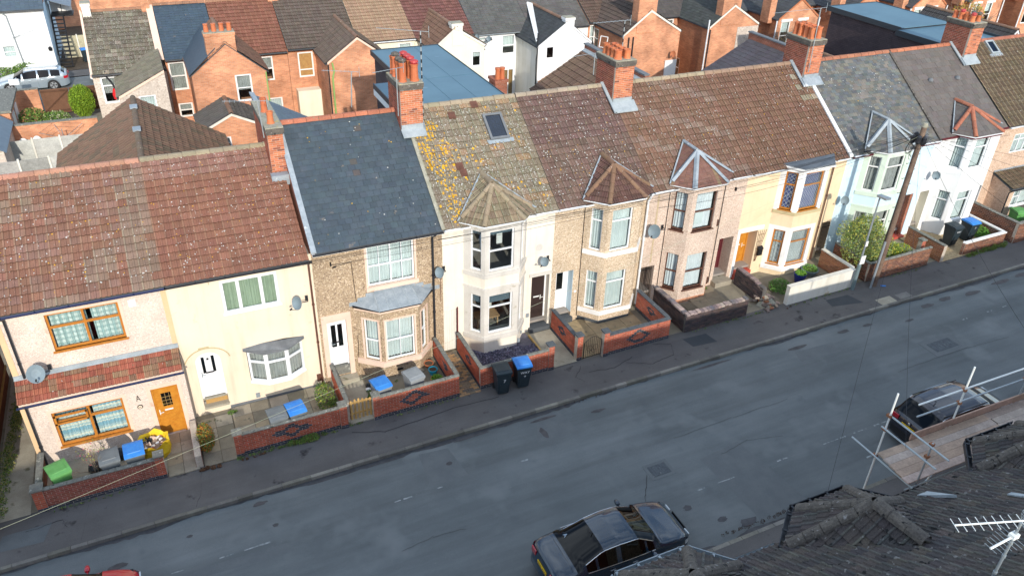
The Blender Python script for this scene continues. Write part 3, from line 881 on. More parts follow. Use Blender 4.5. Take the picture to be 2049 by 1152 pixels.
def roofing(root, x0, x1, eave, ridge, kind, w, g, m, colfn, bond=False, ridge_c=(.30, .17, .11), nmax=300, under='plinth', rseg=.45, ridge_mat='tile', verge=True):
    ze, ym = eave - .12, 4.01
    O = Vector((x0 + .01, -.24, ze)); V = Vector((0, ym + .24, ridge - ze)); L_ = V.length
    part = MB().prism([(x0 + .004, -.2, ze - .02), (x0 + .004, ym, ridge - .03), (x0 + .004, YB + .2, ze - .02), (x0 + .004, YB + .2, ze - .06), (x0 + .004, ym, ridge - .08), (x0 + .004, -.2, ze - .06)], (x1 - x0 - .008, 0, 0)).build('roof', under, root)
    tile_field(part, O, (1, 0, 0), V, x1 - x0 - .02, L_ - .06, w, g, kind, m, colfn, nmax=nmax, bond=bond)
    O2 = Vector((x1 - .01, YB + .24, ze)); V2 = Vector((0, ym - YB - .24, ridge - ze))
    tile_field(part, O2, (-1, 0, 0), V2, x1 - x0 - .02, V2.length - .06, w * 1.5, g * 1.5, 'slate', m, colfn, nmax=0)
    halfround((x0 + .02, ym, ridge - .045), (x1 - .02, ym, ridge - .045), .13, ridge_mat, part, seg=rseg, color=ridge_c)
    return part

RM, RMD = (.235, .078, .052), (.17, .062, .045)
def cH1(i, j, u, v):
    if i % 14 in (0, 1) and random.random() < .5: pass
    n = math.sin(i * .9 + 2) * math.cos(j * .7 + 1) + math.sin(i * .31 - j * .45)
    if (n > 1.05 or (u > .93 and v < .97)) and random.random() < .9: return jit((.25, .165, .12), .12)
    if random.random() < .3: return jit((.25, .14, .105), .12)
    return jit((.245, .122, .082), .14)
def cH2(i, j, u, v):
    c = (.25, .115, .076) if v < .8 else (.27, .14, .105)
    return jit(c, .13)
def cH3(i, j, u, v): return jit((.056, .074, .088), .13) if random.random() > .015 else jit((.10, .085, .075), .2)
def cH4(i, j, u, v):
    if u > .18 and (j % 3 != 0) and math.sin(i * 1.3 + j * 2.1) + math.sin(j * .8) > .5 and random.random() < .75: return jit((.29, .19, .115), .13)
    return jit((.225, .178, .125), .13)
def cH5(i, j, u, v): return jit((.165, .105, .083) if v < .55 else (.155, .095, .080), .16)
def cH6(i, j, u, v):
    if math.sin(i * .5 + j) > .75: return jit((.22, .145, .11), .12)
    return jit((.19, .107, .073), .14)
def cH7(i, j, u, v):
    if u > .85 and v > .55 and random.random() < .4: return jit((.30, .24, .18), .15)
    return jit((.182, .100, .067), .13)
def cH8(i, j, u, v): return jit(random.choice(((.13, .135, .13), (.16, .15, .13), (.11, .12, .125))), .2)
def cH9(i, j, u, v): return jit((.135, .118, .108), .12)
def cH10(i, j, u, v): return jit((.16, .115, .075), .18)

def lichen_spots(part, n, x0, x1, ye, ze, ym, ridge, pale=.7, region=None):
    """flat crusts of lichen lying on the tiles, one part"""
    mbs = {'lichen_pale': MB(), 'lichen': MB()}
    V = Vector((0, ym - ye, ridge - ze)).normalized(); N_ = Vector((1, 0, 0)).cross(V); L_ = math.hypot(ym - ye, ridge - ze)
    for _ in range(n):
        k = 'lichen_pale' if random.random() < pale else 'lichen'
        u, v = random.uniform(x0 + .1, x1 - .1), random.uniform(.05, .97) * L_
        if region:
            q = region()
            if q: u, v, k = q[0], q[1] * L_, q[2]
        c = Vector((u, ye, ze)) + V * v + N_ * .062
        r = random.uniform(.009, .024) * (2.4 if region and k == 'lichen' else 1); m_ = 6
        mbs[k].poly([c + Vector((1, 0, 0)) * math.cos(6.283 * t / m_) * r * random.uniform(.7, 1.3) + V * math.sin(6.283 * t / m_) * r * random.uniform(.7, 1.3) for t in range(m_)])
    for k, b in mbs.items():
        if b.f: b.build('lichen', k, part)['kind'] = 'stuff'

def bay_segments(A, B, C, D): return Seg(A, B), Seg(B, C), Seg(C, D)
def bay(root, pts, z0, z1, zones, wins, wall_m):
    """pts A,B,C,D; zones (z0,z1,mat,proud); wins list of dict(level)"""
    segs = bay_segments(*pts)
    for k, S in enumerate(segs):
        ops = [(w['u'][k][0], w['u'][k][1], w['z'][0], w['z'][1], w.get('rev', .10)) for w in wins if w['u'][k]]
        zcur = [(a, b, m) for a, b, m in zones]
        for a, b, m in zcur:
            oo = [(o[0], o[1], max(o[2], a), min(o[3], b), o[4]) for o in ops if o[2] < b and o[3] > a]
            wall(root, S, 0, S.len, a, b, oo, m, name='bay_wall')
        for w in wins:
            if not w['u'][k]: continue
            u0, u1 = w['u'][k]
            window(root, S, u0, u1, w['z'][0], w['z'][1], frame=w.get('frame', 'upvc'), cols=(1,), rows=w['rows'], inset=.07, curtain=w.get('curtain', 'net'),
                   pane=w.get('pane', 'glass'), sill=w.get('sill'), lead=w.get('lead', False), fw=w.get('fw', .05), glazing=w.get('glazing', 0) if k == 1 else 0, cz=w.get('cz'))
    return segs
def bay_band(root, pts, z0, z1, out, m, name='sill_band'):
    """continuous moulding round the bay"""
    mb = MB(); P = [Vector((*p, 0)) for p in pts]
    nn = []
    for a, b in zip(P[:-1], P[1:]):
        v = (b - a).normalized(); nn.append(Vector((v.y, -v.x, 0)))
    outp = [P[0] + nn[0] * out, P[1] + (nn[0] + nn[1]).normalized() * out * 1.08, P[2] + (nn[1] + nn[2]).normalized() * out * 1.08, P[3] + nn[2] * out]
    inp = [P[0] - nn[0] * .01, P[1] - (nn[0] + nn[1]).normalized() * .01, P[2] - (nn[1] + nn[2]).normalized() * .01, P[3] - nn[2] * .01]
    for i in range(3):
        mb.prism([(*outp[i][:2], z0), (*outp[i + 1][:2], z0), (*inp[i + 1][:2], z0), (*inp[i][:2], z0)], (0, 0, z1 - z0))
    return mb.build(name, m, root)
def bay_roof(root, pts, kind, w, g, m, colfn, hip=None, hipm='tile', hipc=(.2, .15, .1), ze=5.86, apex=None, over=.14, side_lead=True, fascia='pvc_white'):
    (ax, ay), (bx, by), (cx, cy), (dx, dy) = pts
    z = ze; A = Vector((ax - .22, -.12, z + .02)); B = Vector((bx - .10, by - over, z)); C_ = Vector((cx + .10, cy - over, z)); D = Vector((dx + .22, -.12, z + .02))
    mx = (bx + cx) / 2; P = Vector((mx, .40, 6.86)); Q = Vector((mx, 1.38, 6.90))
    part = MB().prism([A, B, C_, D], (0, 0, -.05)).build('bay_roof', fascia, root)
    for pts_ in ((A, B, P), (B, C_, P), (C_, D, P), (D, Q, P), (A, P, Q)):
        facet(part, pts_, kind, w, g, m, colfn)
    up = Vector((0, 0, 1))
    for e in ((A, P), (B, P), (C_, P), (D, P)):
        a, b = e
        if e[0] is A or e[0] is D:
            a = a.lerp(b, .08)
        if hip == 'lead':
            d = (b - a).normalized(); X = d.cross(up).normalized(); Z = X.cross(d)
            mb = MB().prism([a - X * .10 + Z * .045, a + Z * .11, a + X * .10 + Z * .045, a + Z * .02], b - a); mb.build('hip_lead', hipm, part)
        else:
            halfround(a + up * .015, b + up * .015, .095, hipm, part, name='hip_tile', seg=.42, color=hipc)
    if hip == 'lead': MB().tube(P + up * .06, Q + up * .06, .07, n=6).build('ridge_lead', hipm, part)
    else: halfround(P + up * .02, Q + up * .02, .11, hipm, part, seg=.42, color=hipc)
    if side_lead:
        for a in (A, D):
            s = -1 if a is A else 1
            d = (Q - a).normalized(); X = Vector((s, 0, 0))
            nrm = Vector((0, -.574, .819))
            MB().prism([a + nrm * .055, a + X * .08 + nrm * .06, Q + X * .08 + nrm * .06, Q + nrm * .055], nrm * .012).build('valley_lead', 'lead', part)
    return part

# ======================= house 1: pink dash, tiled canopy, oak windows
H = {}
r, S = shell('pink pebbledash end house with orange wood-effect windows and a tiled canopy over its ground floor', -5.65, -.9, 5.6, 8.06, 'dash1', [(-4.34, -2.30, 3.80, 5.13), (-5.6, -.95, -.2, 3.0, 0)], zf=.0)
H[1] = r
roof = roofing(r, -12.0, -.885, 5.6, 8.06, 'roman', .30, .29, 'tile', cH1, ridge_c=(.42, .22, .15))
lichen_spots(roof, 550, -8, -1, -.24, 5.5, 4.01, 8.03, .8)
X0 = -5.65
window(r, S, -4.34 - X0, -2.30 - X0, 3.80, 5.13, 'oak_frame', (1, 1), (.62, .38), curtain=('check_cloth', (1.08, 1.24)), fw=.07, mw=.075, sill=(.07, 'oak_frame'), inset=.05)
surround(r, S, -4.34 - X0, -2.30 - X0, 3.80, 5.13, 'pink_trim', w=.09, proud=.008, name='render_patch')
MB().box(-2.15, -1.98, .18, .22, 4.1, 4.7).build('red_garment', 'red_cloth', r)
# forward ground floor wall
S1 = Seg((-5.65, -.6), (-.9, -.6))
wall(r, S1, 0, 4.75, -.4, 2.62, [(.74, 2.79, .59, 1.95), (3.64, 4.46, -.02, 2.0)], 'dash1')
MB().poly([(-5.65, 0, -.4), (-5.65, -.6, -.4), (-5.65, -.6, 2.62), (-5.65, 0, 3.0)]).poly([(-.9, -.6, -.4), (-.9, 0, -.4), (-.9, 0, 3.0), (-.9, -.6, 2.62)]).build('return_wall', 'dash1', r)
window(r, S1, .74, 2.79, .59, 1.95, 'oak_frame', (1, 1), (.68, .32), curtain=('stripe_cloth', (1.06, 1.14)), fw=.07, mw=.08, sill=(.08, 'oak_frame'), inset=.04)
surround(r, S1, .74, 2.79, .59, 1.95, 'pink_trim', w=.11, proud=.008, name='render_patch', bottom=.1)
# open top light
ol = MB()
for a in ((.78, 1.74, 1.50, 1.56), (.78, 1.74, 1.80, 1.86), (.78, .84, 1.5, 1.86), (1.68, 1.74, 1.5, 1.86)): S1.bar(ol, a[0], a[1], a[2], a[3], -.10, -.06)
ol.build('open_top_light', 'oak_frame', r)
door(r, S1, 3.64, 4.46, -.02, 2.0, .05, 'oak_door', 'oak_door', lights=[(.28, .72, .60, .88)], panels=[(.2, .8, .08, .16), (.2, .8, .2, .28), (.2, .8, .34, .42)], handle=.08)
mb = MB()
for k in range(3): S1.bar(mb, 3.90 + k * .12, 3.908 + k * .12, 1.18, 1.7, .054, .062)
for k in range(3): S1.bar(mb, 3.88, 4.24, 1.26 + k * .14, 1.268 + k * .14, .054, .062)
mb.build('brass_grid', 'wood_yellow', r)
surround(r, S1, 3.64, 4.46, 0, 2.0, 'pink_trim', w=.12, proud=.01, name='door_surround')
n_ = MB().lathe((-2.42, -.61, 1.43), [(.085, 0), (.085, -.01)], 14, axis='y').build('number_plaque', 'iron', r)
MB().lathe((-2.42, -.622, 1.43), [(.06, 0), (.06, -.006)], 14, axis='y').build('number_plaque', 'cream', r)
text('56', .06, 'iron', r, (-2.42, -.632, 1.43), (1, 0, 0), (0, 0, 1))
mb = MB().tube((-2.47, -.62, 1.68), (-2.42, -.62, 1.90), .010).tube((-2.36, -.62, 1.68), (-2.42, -.62, 1.90), .010).tube((-2.45, -.62, 1.75), (-2.38, -.62, 1.75), .008); mb.build('hanging_hook', 'iron', r)
# canopy roof
can = MB().prism([(-5.62, 0, 3.02), (-5.62, -.74, 2.58), (-.92, -.74, 2.58), (-.92, 0, 3.02)], (0, 0, -.05)).build('canopy_roof', 'pink_trim', r)
tile_field(can, (-5.64, -.76, 2.60), (1, 0, 0), (0, .74, .44), 4.72, .86, .225, .22, 'roman', 'tile', lambda i, j, u, v: jit((.33, .11, .07) if random.random() < .7 else (.28, .16, .10), .2))
MB().prism([(-5.66, -.09, 3.06), (-.9, -.09, 3.06), (-.9, -.01, 3.10), (-5.66, -.01, 3.10)], (0, 0, .02)).box(-5.66, -.9, -.03, -.01, 3.09, 3.2).build('lead_flashing', 'lead_light', can)
gutter(r, -5.68, -.88, -.84, 2.56, 'pvc_blue', .045)
MB().box(-5.6, -.95, -.70, -.62, 2.46, 2.52).build('soffit', 'pvc_white', r)
gutter(r, -9.0, -.9, -.30, 5.46, 'pvc_blue', .055)
pipe(r, [(-5.42, -.3, 5.42), (-5.36, -.08, 5.25), (-5.36, -.08, 3.1)], 'pvc_black')
pipe(r, [(-5.48, -.84, 2.55), (-5.48, -.68, 2.4), (-5.48, -.68, .0)], 'pvc_black')
for q in ((-5.66, -5.52, -.612, -.6, 0, 2.5), (-1.05, -.895, -.014, 0, 2.9, 5.45), (-5.66, -5.5, -.014, 0, 3.1, 5.45)): MB().box(*q).build('corner_band', 'peach_band', r)
MB().box(-2.02, -1.80, -.02, 0, 4.86, 5.12).build('vent_plate', 'pvc_white', r)
dish(r, -4.95, -.45, 3.42, -4.62, .34, aim=(.05, -.85, .5))

# ======================= house 2: cream, arched door, bow window
r, S = shell('smooth cream house with a small white arched door and a shallow bow window', -.9, 3.72, 5.6, 8.06, 'cream', [(.72, 2.53, 3.92, 5.18), (-.52, .30, .30, 2.56, .14), (1.15, 3.05, 1.0, 2.3, 0)])
H[2] = r; X0 = -.9
roof = roofing(r, -.9, 3.62, 5.6, 8.06, 'roman', .30, .29, 'tile', cH2, ridge_c=(.30, .25, .17))
lichen_spots(roof, 357, -.9, 3.6, -.24, 5.5, 4.01, 8.03, .8)
lichen_spots(roof, 231, -.9, 3.6, 2.4, 7.02, 4.01, 8.03, .97)
window(r, S, .72 + .9, 2.53 + .9, 3.92, 5.18, 'upvc', (.3, .4, .3), (1,), curtain='curtain_green', fw=.09, mw=.11, inset=.0, sill=(.05, 'upvc'))
# door with arched head
a0, a1 = -.52 + .9, .30 + .9; am = (a0 + a1) / 2; ar = (a1 - a0) / 2
mb = MB()
for k in range(10):
    t0, t1 = math.pi * k / 10, math.pi * (k + 1) / 10
    p0 = (am + ar * math.cos(t0), 2.20 + .36 * math.sin(t0)); p1 = (am + ar * math.cos(t1), 2.20 + .36 * math.sin(t1))
    mb.poly([S.P(p0[0], p0[1], .002), S.P(p0[0], 2.60, .002), S.P(p1[0], 2.60, .002), S.P(p1[0], p1[1], .002)])
    mb.poly([S.P(p0[0], p0[1], .002), S.P(p1[0], p1[1], .002), S.P(p1[0], p1[1], .14), S.P(p0[0], p0[1], .14)])
mb.build('arched_head', 'cream', r)
D = door(r, S, a0, a1, .66, 2.56, .06, 'upvc', 'upvc', lights=[(.2, .34, .55, .92), (.66, .8, .55, .92)], panels=[(.15, .42, .08, .42), (.58, .85, .08, .42)])
m_ = MB(); S.bar(m_, am - .035, am + .035, 2.22, 2.29, .06, .075); m_.build('spy_hole', 'iron', D)
mb = MB(); S.bar(mb, a0 + .08, a1 - .02, .36, .64, .10, .13); mb.build('boarded_step_front', 'osb', r)
mb = MB(); S.bar(mb, a0, a1, .28, .36, -.12, .14); S.bar(mb, a0 - .0, a1, .63, .66, -.02, .10); mb.build('door_step', 'concrete', r)
mb = MB()                                                     # raised arch moulding
pts = [(am + .74 * math.cos(t), 2.12 + .62 * math.sin(t)) for t in [math.pi * (.06 + .86 * k / 14) for k in range(15)]]
for p, q in zip(pts[:-1], pts[1:]): mb.tube(S.P(p[0], p[1], -.004), S.P(q[0], q[1], -.004), .022, n=5)
S.bar(mb, am - .22, am + .12, 2.74, 2.80, -.03, 0); mb.build('hood_moulding', 'tan_band', r)
# bow window
BW = [(1.17, 0), (1.73, -.34), (2.46, -.34), (3.05, 0)]
segs = bay_segments(*BW)
for k, s_ in enumerate(segs):
    window(r, s_, 0, s_.len, 1.0, 2.27, 'upvc', (1,), (.66, .34), inset=.0, fw=.075, mw=.08, curtain='net_grey')
bay_band(r, BW, .93, .995, .08, 'upvc', 'bow_sill')
zt = MB().poly([(1.05, 0, 2.40), (1.05, -.02, 2.33), (1.68, -.46, 2.30), (2.50, -.46, 2.30), (3.15, -.02, 2.33), (3.15, 0, 2.40), (2.5, 0, 2.47), (1.7, 0, 2.47)])
zt.poly([(1.05, -.02, 2.29), (1.05, -.02, 2.33), (1.68, -.46, 2.30), (1.68, -.46, 2.27)][::-1]).poly([(1.68, -.46, 2.27), (1.68, -.46, 2.30), (2.50, -.46, 2.30), (2.50, -.46, 2.27)][::-1]).poly([(2.5, -.46, 2.27), (2.5, -.46, 2.3), (3.15, -.02, 2.33), (3.15, -.02, 2.29)][::-1]).poly([(1.05, -.02, 2.29), (1.68, -.46, 2.27), (2.5, -.46, 2.27), (3.15, -.02, 2.29)][::-1])
zt.build('bow_roof', 'plinth_grey', r)
MB().box(1.3, 2.9, .2, .23, 1.0, 1.25).build('window_blind', 'net', r)
MB().box(.32, 3.70, -.012, 0, -.1, .14).build('plinth', 'plinth_grey', r)
MB().box(1.22, 1.36, -.05, 0, .22, .40).build('vent_cover', 'pvc_grey', r)
MB().box(3.42, 3.56, -.08, 0, .32, .60).build('meter_box', 'brown_frame', r)
gutter(r, -.9, 3.7, -.30, 5.46, 'pvc_black', .055)
pipe(r, [(3.60, -.3, 5.42), (3.60, -.08, 5.25), (3.60, -.08, .1)], 'brown_frame')
pipe(r, [(.55, -.03, 5.35), (.40, -.03, 5.30), (.40, -.03, 5.15)], 'tan_band', .012, 'cable')
dish(r, 3.05, -.45, 4.06, 3.4, .30)
chimney(r, 3.22, 3.74, 2.9, 5.9, 7.25, 9.0, [(3.45, 3.35, .42, .12, 0), (3.45, 4.6, .5, .12, 0)], budget=240)
MB().prism([(3.70, -.27, 5.72), (3.88, -.27, 5.72), (3.88, 4.0, 8.74), (3.70, 4.0, 8.74)], (0, 0, .05)).build('party_flashing', 'lead', r)
MB().box(3.14, 3.82, 2.55, 2.91, 7.05, 7.42).build('lead_flashing', 'lead', r)

# ======================= house 3: brown dash, slate roof, lead bay
B3 = [(5.03, 0), (5.80, -.65), (7.20, -.65), (7.84, 0)]
r, S = shell('brown speckled pebbledash house with a dark slate roof and a lead-roofed ground-floor bay', 3.72, 8.39, 5.8, 8.77, 'dash3', [(5.60, 7.32, 3.85, 5.55), (3.98, 4.68, .40, 2.72, .14), (5.05, 7.82, .95, 3.2, 0)])
H[3] = r; X0 = 3.72
roof = roofing(r, 3.84, 8.36, 5.8, 8.77, 'slate', .255, .225, 'slate', cH3, bond=True, ridge_c=(.42, .15, .09))
lichen_spots(roof, 33, 3.8, 8.3, -.24, 5.68, 4.01, 8.74, .5)
window(r, S, 5.60 - X0, 7.32 - X0, 3.85, 5.55, 'upvc', (1, 1), (.46, .54), curtain='net', glazing=1, inset=.07)
surround(r, S, 5.60 - X0, 7.32 - X0, 3.85, 5.55, 'pink_trim', w=.08, proud=.03, bottom=.0)
mb = MB(); S.bar(mb, 5.50 - X0, 7.45 - X0, 3.70, 3.85, -.09, .05); mb.build('sill', 'pink_trim', r)
door(r, S, 3.98 - X0, 4.68 - X0, .72, 2.72, .08, 'upvc', 'upvc', lights=[(.15, .44, .42, .92), (.56, .85, .42, .92)], panels=[(.14, .44, .06, .36), (.56, .86, .06, .36)])
mb = MB(); S.bar(mb, 3.80 - X0, 3.98 - X0, .35, 3.02, -.035, 0); S.bar(mb, 4.68 - X0, 4.86 - X0, .30, 3.02, -.035, 0); S.bar(mb, 3.98 - X0, 4.68 - X0, 2.72, 3.02, -.035, 0); mb.build('door_surround', 'pink_trim', r)
mb = MB(); S.bar(mb, 3.98 - X0, 4.68 - X0, .35, .72, -.02, .16); mb.build('door_step', 'coping', r)
MB().box(3.9, 4.9, -.38, -.03, -.1, .30).build('door_step', 'concrete', r)
segs = bay(r, B3, 0, 3.2, [(-.1, 3.25, 'dash3')], [dict(u=[(.30, .86), (.15, 1.22), (.18, .64)], z=(.95, 2.70), rows=(.48, .52), glazing=1)], 'dash3')
for k, (a, b) in enumerate(((.30, .86), (.15, 1.22), (.18, .64))):
    surround(r, segs[k], a, b, .95, 2.70, 'pink_trim', w=.07, proud=.02)
bay_band(r, B3, .74, .94, .09, 'pink_trim')
bay_band(r, B3, 3.08, 3.20, .06, 'pink_trim', 'cornice')
bay_band(r, B3, 3.20, 3.27, .14, 'iron', 'bay_gutter')
E_ = [(4.90, -.0, 3.27), (5.72, -.83, 3.27), (7.28, -.83, 3.27), (7.98, -.0, 3.27)]; T_ = [(5.75, -.01, 3.60), (7.12, -.01, 3.62)]
lr = MB().poly([E_[1], E_[2], T_[1], T_[0]]).poly([E_[0], E_[1], T_[0]]).poly([E_[2], E_[3], T_[1]]).build('bay_roof', 'lead', r)
mb = MB()
for a, b in ((E_[1], T_[0]), (E_[2], T_[1])): mb.tube(a, b, .025, n=6)
for k in range(1, 4): mb.tube(Vector(E_[1]).lerp(Vector(E_[2]), k / 4), Vector(T_[0]).lerp(Vector(T_[1]), k / 4), .012, n=5)
mb.build('lead_rolls', 'lead_light', lr)
mb = MB()
for k in range(11):
    q = k / 10; x = 4.85 + q * 3.1; z = 3.30 + .36 * min(1, min(q, 1 - q) * 3.6); mb.box(x, x + .30, -.012, -.002, z - .1, z + .06)
mb.build('stepped_flashing', 'lead', lr)
MB().box(3.75, 8.37, -.02, 0, 5.50, 5.56).build('brick_course', 'terracotta', r)
MB().box(3.75, 8.37, -.24, -.02, 5.56, 5.62).build('soffit', 'pvc_white', r)
gutter(r, 3.75, 8.37, -.30, 5.66, 'pvc_black', .05)
pipe(r, [(8.05, -.3, 5.6), (8.0, -.08, 5.45), (8.0, -.08, .2)], 'pvc_black', .042)
for x, y, z in ((6.2, -.655, .42), (7.55, -.33, .42)): pass
MB().box(6.28, 6.52, -.66, -.65, .40, .50).build('air_brick', 'iron', r)
MB().box(4.32, 4.36, -.1, 0, 5.02, 5.15).box(4.4, 4.52, -.03, 0, 4.9, 4.94).build('cable_bracket', 'iron', r)
pipe(r, [(4.45, -.02, 4.95), (5.05, -.02, 5.0), (5.12, -.02, 3.2), (5.0, -.02, .5)], 'iron', .010, 'cable')
dish(r, 8.16, -.4, 4.12, 8.42, .27)
pipe(r, [(8.3, -.02, 4.0), (8.28, -.02, 2.6)], 'brown_frame', .008, 'cable')
chimney(r, 8.02, 8.86, 3.12, 4.62, 8.35, 9.95, [(8.22, 3.38, .70, .135, 1), (8.66, 3.36, .62, .15, 2), (8.22, 3.75, .66, .13, 1), (8.64, 3.72, .66, .14, 2), (8.2, 4.1, .74, .14, 1), (8.62, 4.06, .66, .14, 2), (8.2, 4.42, .66, .13, 0), (8.6, 4.4, .66, .14, 2)], m='side_brick')
MB().prism([(8.0, 2.82, 8.06), (8.9, 2.82, 8.06), (8.9, 3.12, 8.24), (8.0, 3.12, 8.24)], (0, 0, .05)).box(8.02, 8.86, 3.09, 3.118, 8.2, 8.46).prism([(8.87, 3.0, 8.1), (8.89, 3.0, 8.1), (8.89, 4.0, 8.75), (8.87, 4.0, 8.75)], (0, 0, .3)).build('lead_flashing', 'lead_light', r)
MB().prism([(8.30, -.24, 5.73), (8.42, -.24, 5.73), (8.42, 3.9, 8.70), (8.30, 3.9, 8.70)], (0, 0, .055)).build('mortar_fillet', 'cement', r)

# ======================= house 4: cream-white, stone bay, skylight
B4 = [(9.21, 0), (9.78, -.7), (11.18, -.7), (11.76, 0)]
r, S = shell('cream-white house with a two-storey stone-trimmed bay, dark front door and lichened roof with a skylight', 8.39, 12.95, 5.8, 8.77, 'cream_wall4', [(12.08, 12.86, .40, 2.80, .42), (8.42, 8.92, .12, 2.15, .10), (9.24, 11.74, .9, 5.7, 0)])
H[4] = r; X0 = 8.39
roof = roofing(r, 8.41, 12.96, 5.8, 8.77, 'roman', .30, .29, 'tile_lichen', cH4, ridge_c=(.34, .29, .20))
def reg4():
    if random.random() < .20:
        cu_, cv_, sg = random.choice(((8.75, .80, .16), (9.0, .74, .12), (8.6, .66, .10), (9.2, .83, .10), (8.8, .60, .12), (9.35, .66, .16), (8.7, .52, .1), (9.6, .55, .3)))
        u = abs(random.gauss(cu_, sg)); v = random.gauss(cv_, sg * .2)
        return (min(u, 12), max(.05, min(v, .95)), 'lichen')
    if random.random() < .1: return (8.9 + random.gauss(.2, .15), random.uniform(.02, .5), 'lichen')
lichen_spots(roof, 1425, 8.41, 12.9, -.24, 5.68, 4.01, 8.74, .93, reg4)
wz = [dict(u=[(.28, .74), (.17, 1.15), (.2, .68)], z=(1.13, 2.84), rows=(.68, .32), curtain=None), dict(u=[(.28, .74), (.17, 1.15), (.2, .68)], z=(3.90, 5.55), rows=(.5, .5), curtain=None)]
segs = bay(r, B4, 0, 5.75, [(.1, .78, 'cream_wall4'), (.78, 3.16, 'stone4'), (3.16, 3.66, 'cream_wall4'), (3.66, 5.76, 'stone4')], wz, 'stone4')
bay_band(r, B4, .80, 1.0, .05, 'stone4'); bay_band(r, B4, 3.12, 3.20, .05, 'stone4', 'string_course'); bay_band(r, B4, 3.64, 3.80, .05, 'stone4')
for s_, (a, b) in zip(segs, ((.28, .74), (.17, 1.15), (.2, .68))):
    for z0, z1 in ((1.13, 2.84), (3.90, 5.55)):
        mb = MB(); s_.bar(mb, a, b, z1 - .42 if z0 < 2 else z1 - .22, z1 - .06, .20, .24); mb.build('roller_blind', 'blind', r)
bay_roof(r, B4, 'roman', .25, .26, 'tile', lambda i, j, u, v: jit((.23, .18, .12), .2), hipc=(.30, .24, .16))
door(r, S, 12.08 - X0, 12.86 - X0, .62, 2.80, .30, 'dark_door', 'upvc', handle=.78)
mb = MB(); S.bar(mb, 11.96 - X0, 13.0 - X0 - .06, 2.84, 2.97, -.05, 0); mb.build('lintel', 'stone4', r)
mb = MB(); S.bar(mb, 12.02 - X0, 12.92 - X0, .2, .44, -.16, .28); mb.build('door_step', 'plinth', r)
MB().lathe((12.33, -.001, 4.10), [(.15, 0), (.15, -.015)], 18, axis='y').build('wall_plaque', 'stone4', r)
dish(r, 12.42, -.4, 4.02 - .35, 12.72, .25)
MB().box(12.0 - .12, 12.0, -.05, 0, 1.0, 1.16).build('bell_box', 'pvc_grey', r)
MB().box(11.2, 11.32, -.72, -.70, .38, .58).box(11.5, 11.56, -.36, -.3, .52, .62).build('vent_cover', 'pvc_grey', r)
gt = MB().box(8.43, 8.91, .03, .06, .26, 2.13).build('side_gate', 'white_paint', r)
for k in range(5): MB().box(8.435 + k * .096, 8.435 + k * .096 + .088, .012, .03, .27, 2.12).build('gate_board', 'offwhite_wall', gt)
MB().box(8.92, 8.97, -.03, .05, .2, 2.2).build('gate_post', 'maroon', r)
MB().box(8.40, 12.93, -.24, -.0, 5.60, 5.66).build('soffit', 'pvc_white', r)
gutter(r, 8.40, 9.0, -.30, 5.70, 'pvc_white', .045); gutter(r, 11.98, 12.95, -.30, 5.70, 'pvc_white', .045)
tb = MB().box(9.9, 10.9, .35, .95, 1.08, 1.12)
for x in (9.95, 10.8):
    for y in (.4, .88): tb.box(x, x + .05, y, y + .05, .6, 1.08)
tb.build('dining_table', 'table_wood', r)
MB().box(10.5, 10.85, 1.1, 1.16, 1.0, 1.75).box(9.6, 9.9, 1.0, 1.3, 1.0, 1.5).build('dining_chair', 'white_paint', r)
MB().lathe((10.2, .6, 1.12), [(.05, 0), (.07, .1), (.03, .2), (.12, .4), (.02, .5)], 8).build('plant_vase', 'maroon', r)
MB().box(9.95, 10.2, .2, .24, 4.35, 5.1).box(10.62, 10.85, .2, .24, 4.5, 5.0).build('hung_shirts', 'white_paint', r)
MB().prism([(10.1, .3, 5.45), (10.25, .3, 5.45), (10.75, .5, 4.7), (10.62, .5, 4.7)], (0, .03, 0)).build('ladder', 'steel', r)
# roof window
def on_roof(x, s, h=0, eave=5.8, ridge=8.77):
    ze = eave - .12; V = Vector((0, 4.25, ridge - ze)); L_ = V.length; V.normalize(); N_ = Vector((1, 0, 0)).cross(V)
    return Vector((x, -.24, ze)) + V * s * L_ + N_ * h, V, N_
def skylight(root, x0, x1, s0, s1, skirt=True, glass='skylight_glass', m='plinth_grey'):
    a, V, N_ = on_roof(x0, s0); b, _, _ = on_roof(x0, s1); Lg = (b - a).length; W_ = x1 - x0; X = Vector((1, 0, 0))
    f = MB(); t = .09
    for u0, u1, v0, v1 in ((0, W_, 0, t), (0, W_, Lg - t, Lg), (0, t, t, Lg - t), (W_ - t, W_, t, Lg - t)):
        f.frame(a + X * u0 + V * v0 + N_ * .02, X * (u1 - u0), V * (v1 - v0), N_ * .12)
    F_ = f.build('skylight', m, root)
    MB().frame(a + X * t + V * t + N_ * .10, X * (W_ - 2 * t), V * (Lg - 2 * t), N_ * .008).build('pane', glass, F_)
    MB().frame(a + X * t + V * t + N_ * .022, X * (W_ - 2 * t), V * (Lg - 2 * t), N_ * .01).build('reveal', 'dark_room', F_)
    if skirt: MB().frame(a - X * .15 - V * .16 + N_ * .055, X * (W_ + .3), V * .18, N_ * .015).build('lead_apron', 'lead', F_)
    return F_
skylight(r, 11.29, 12.08, .635, .855)
for x, s in ((9.98, .855), (11.0, .925), (9.60, .435), (9.66, .38)):
    p, V, N_ = on_roof(x, s)
    mb = MB().frame(p + N_ * .05, Vector((.28, 0, 0)), V * .30, N_ * .03)
    for k in range(3): mb.frame(p + N_ * .08 + Vector((.05 + .07 * k, 0, 0)) + V * .04, Vector((.035, 0, 0)), V * .12, N_ * .012)
    mb.build('vent_tile', 'maroon' if False else 'red_vent' if 'red_vent' in MATS else 'brown_frame', roof)

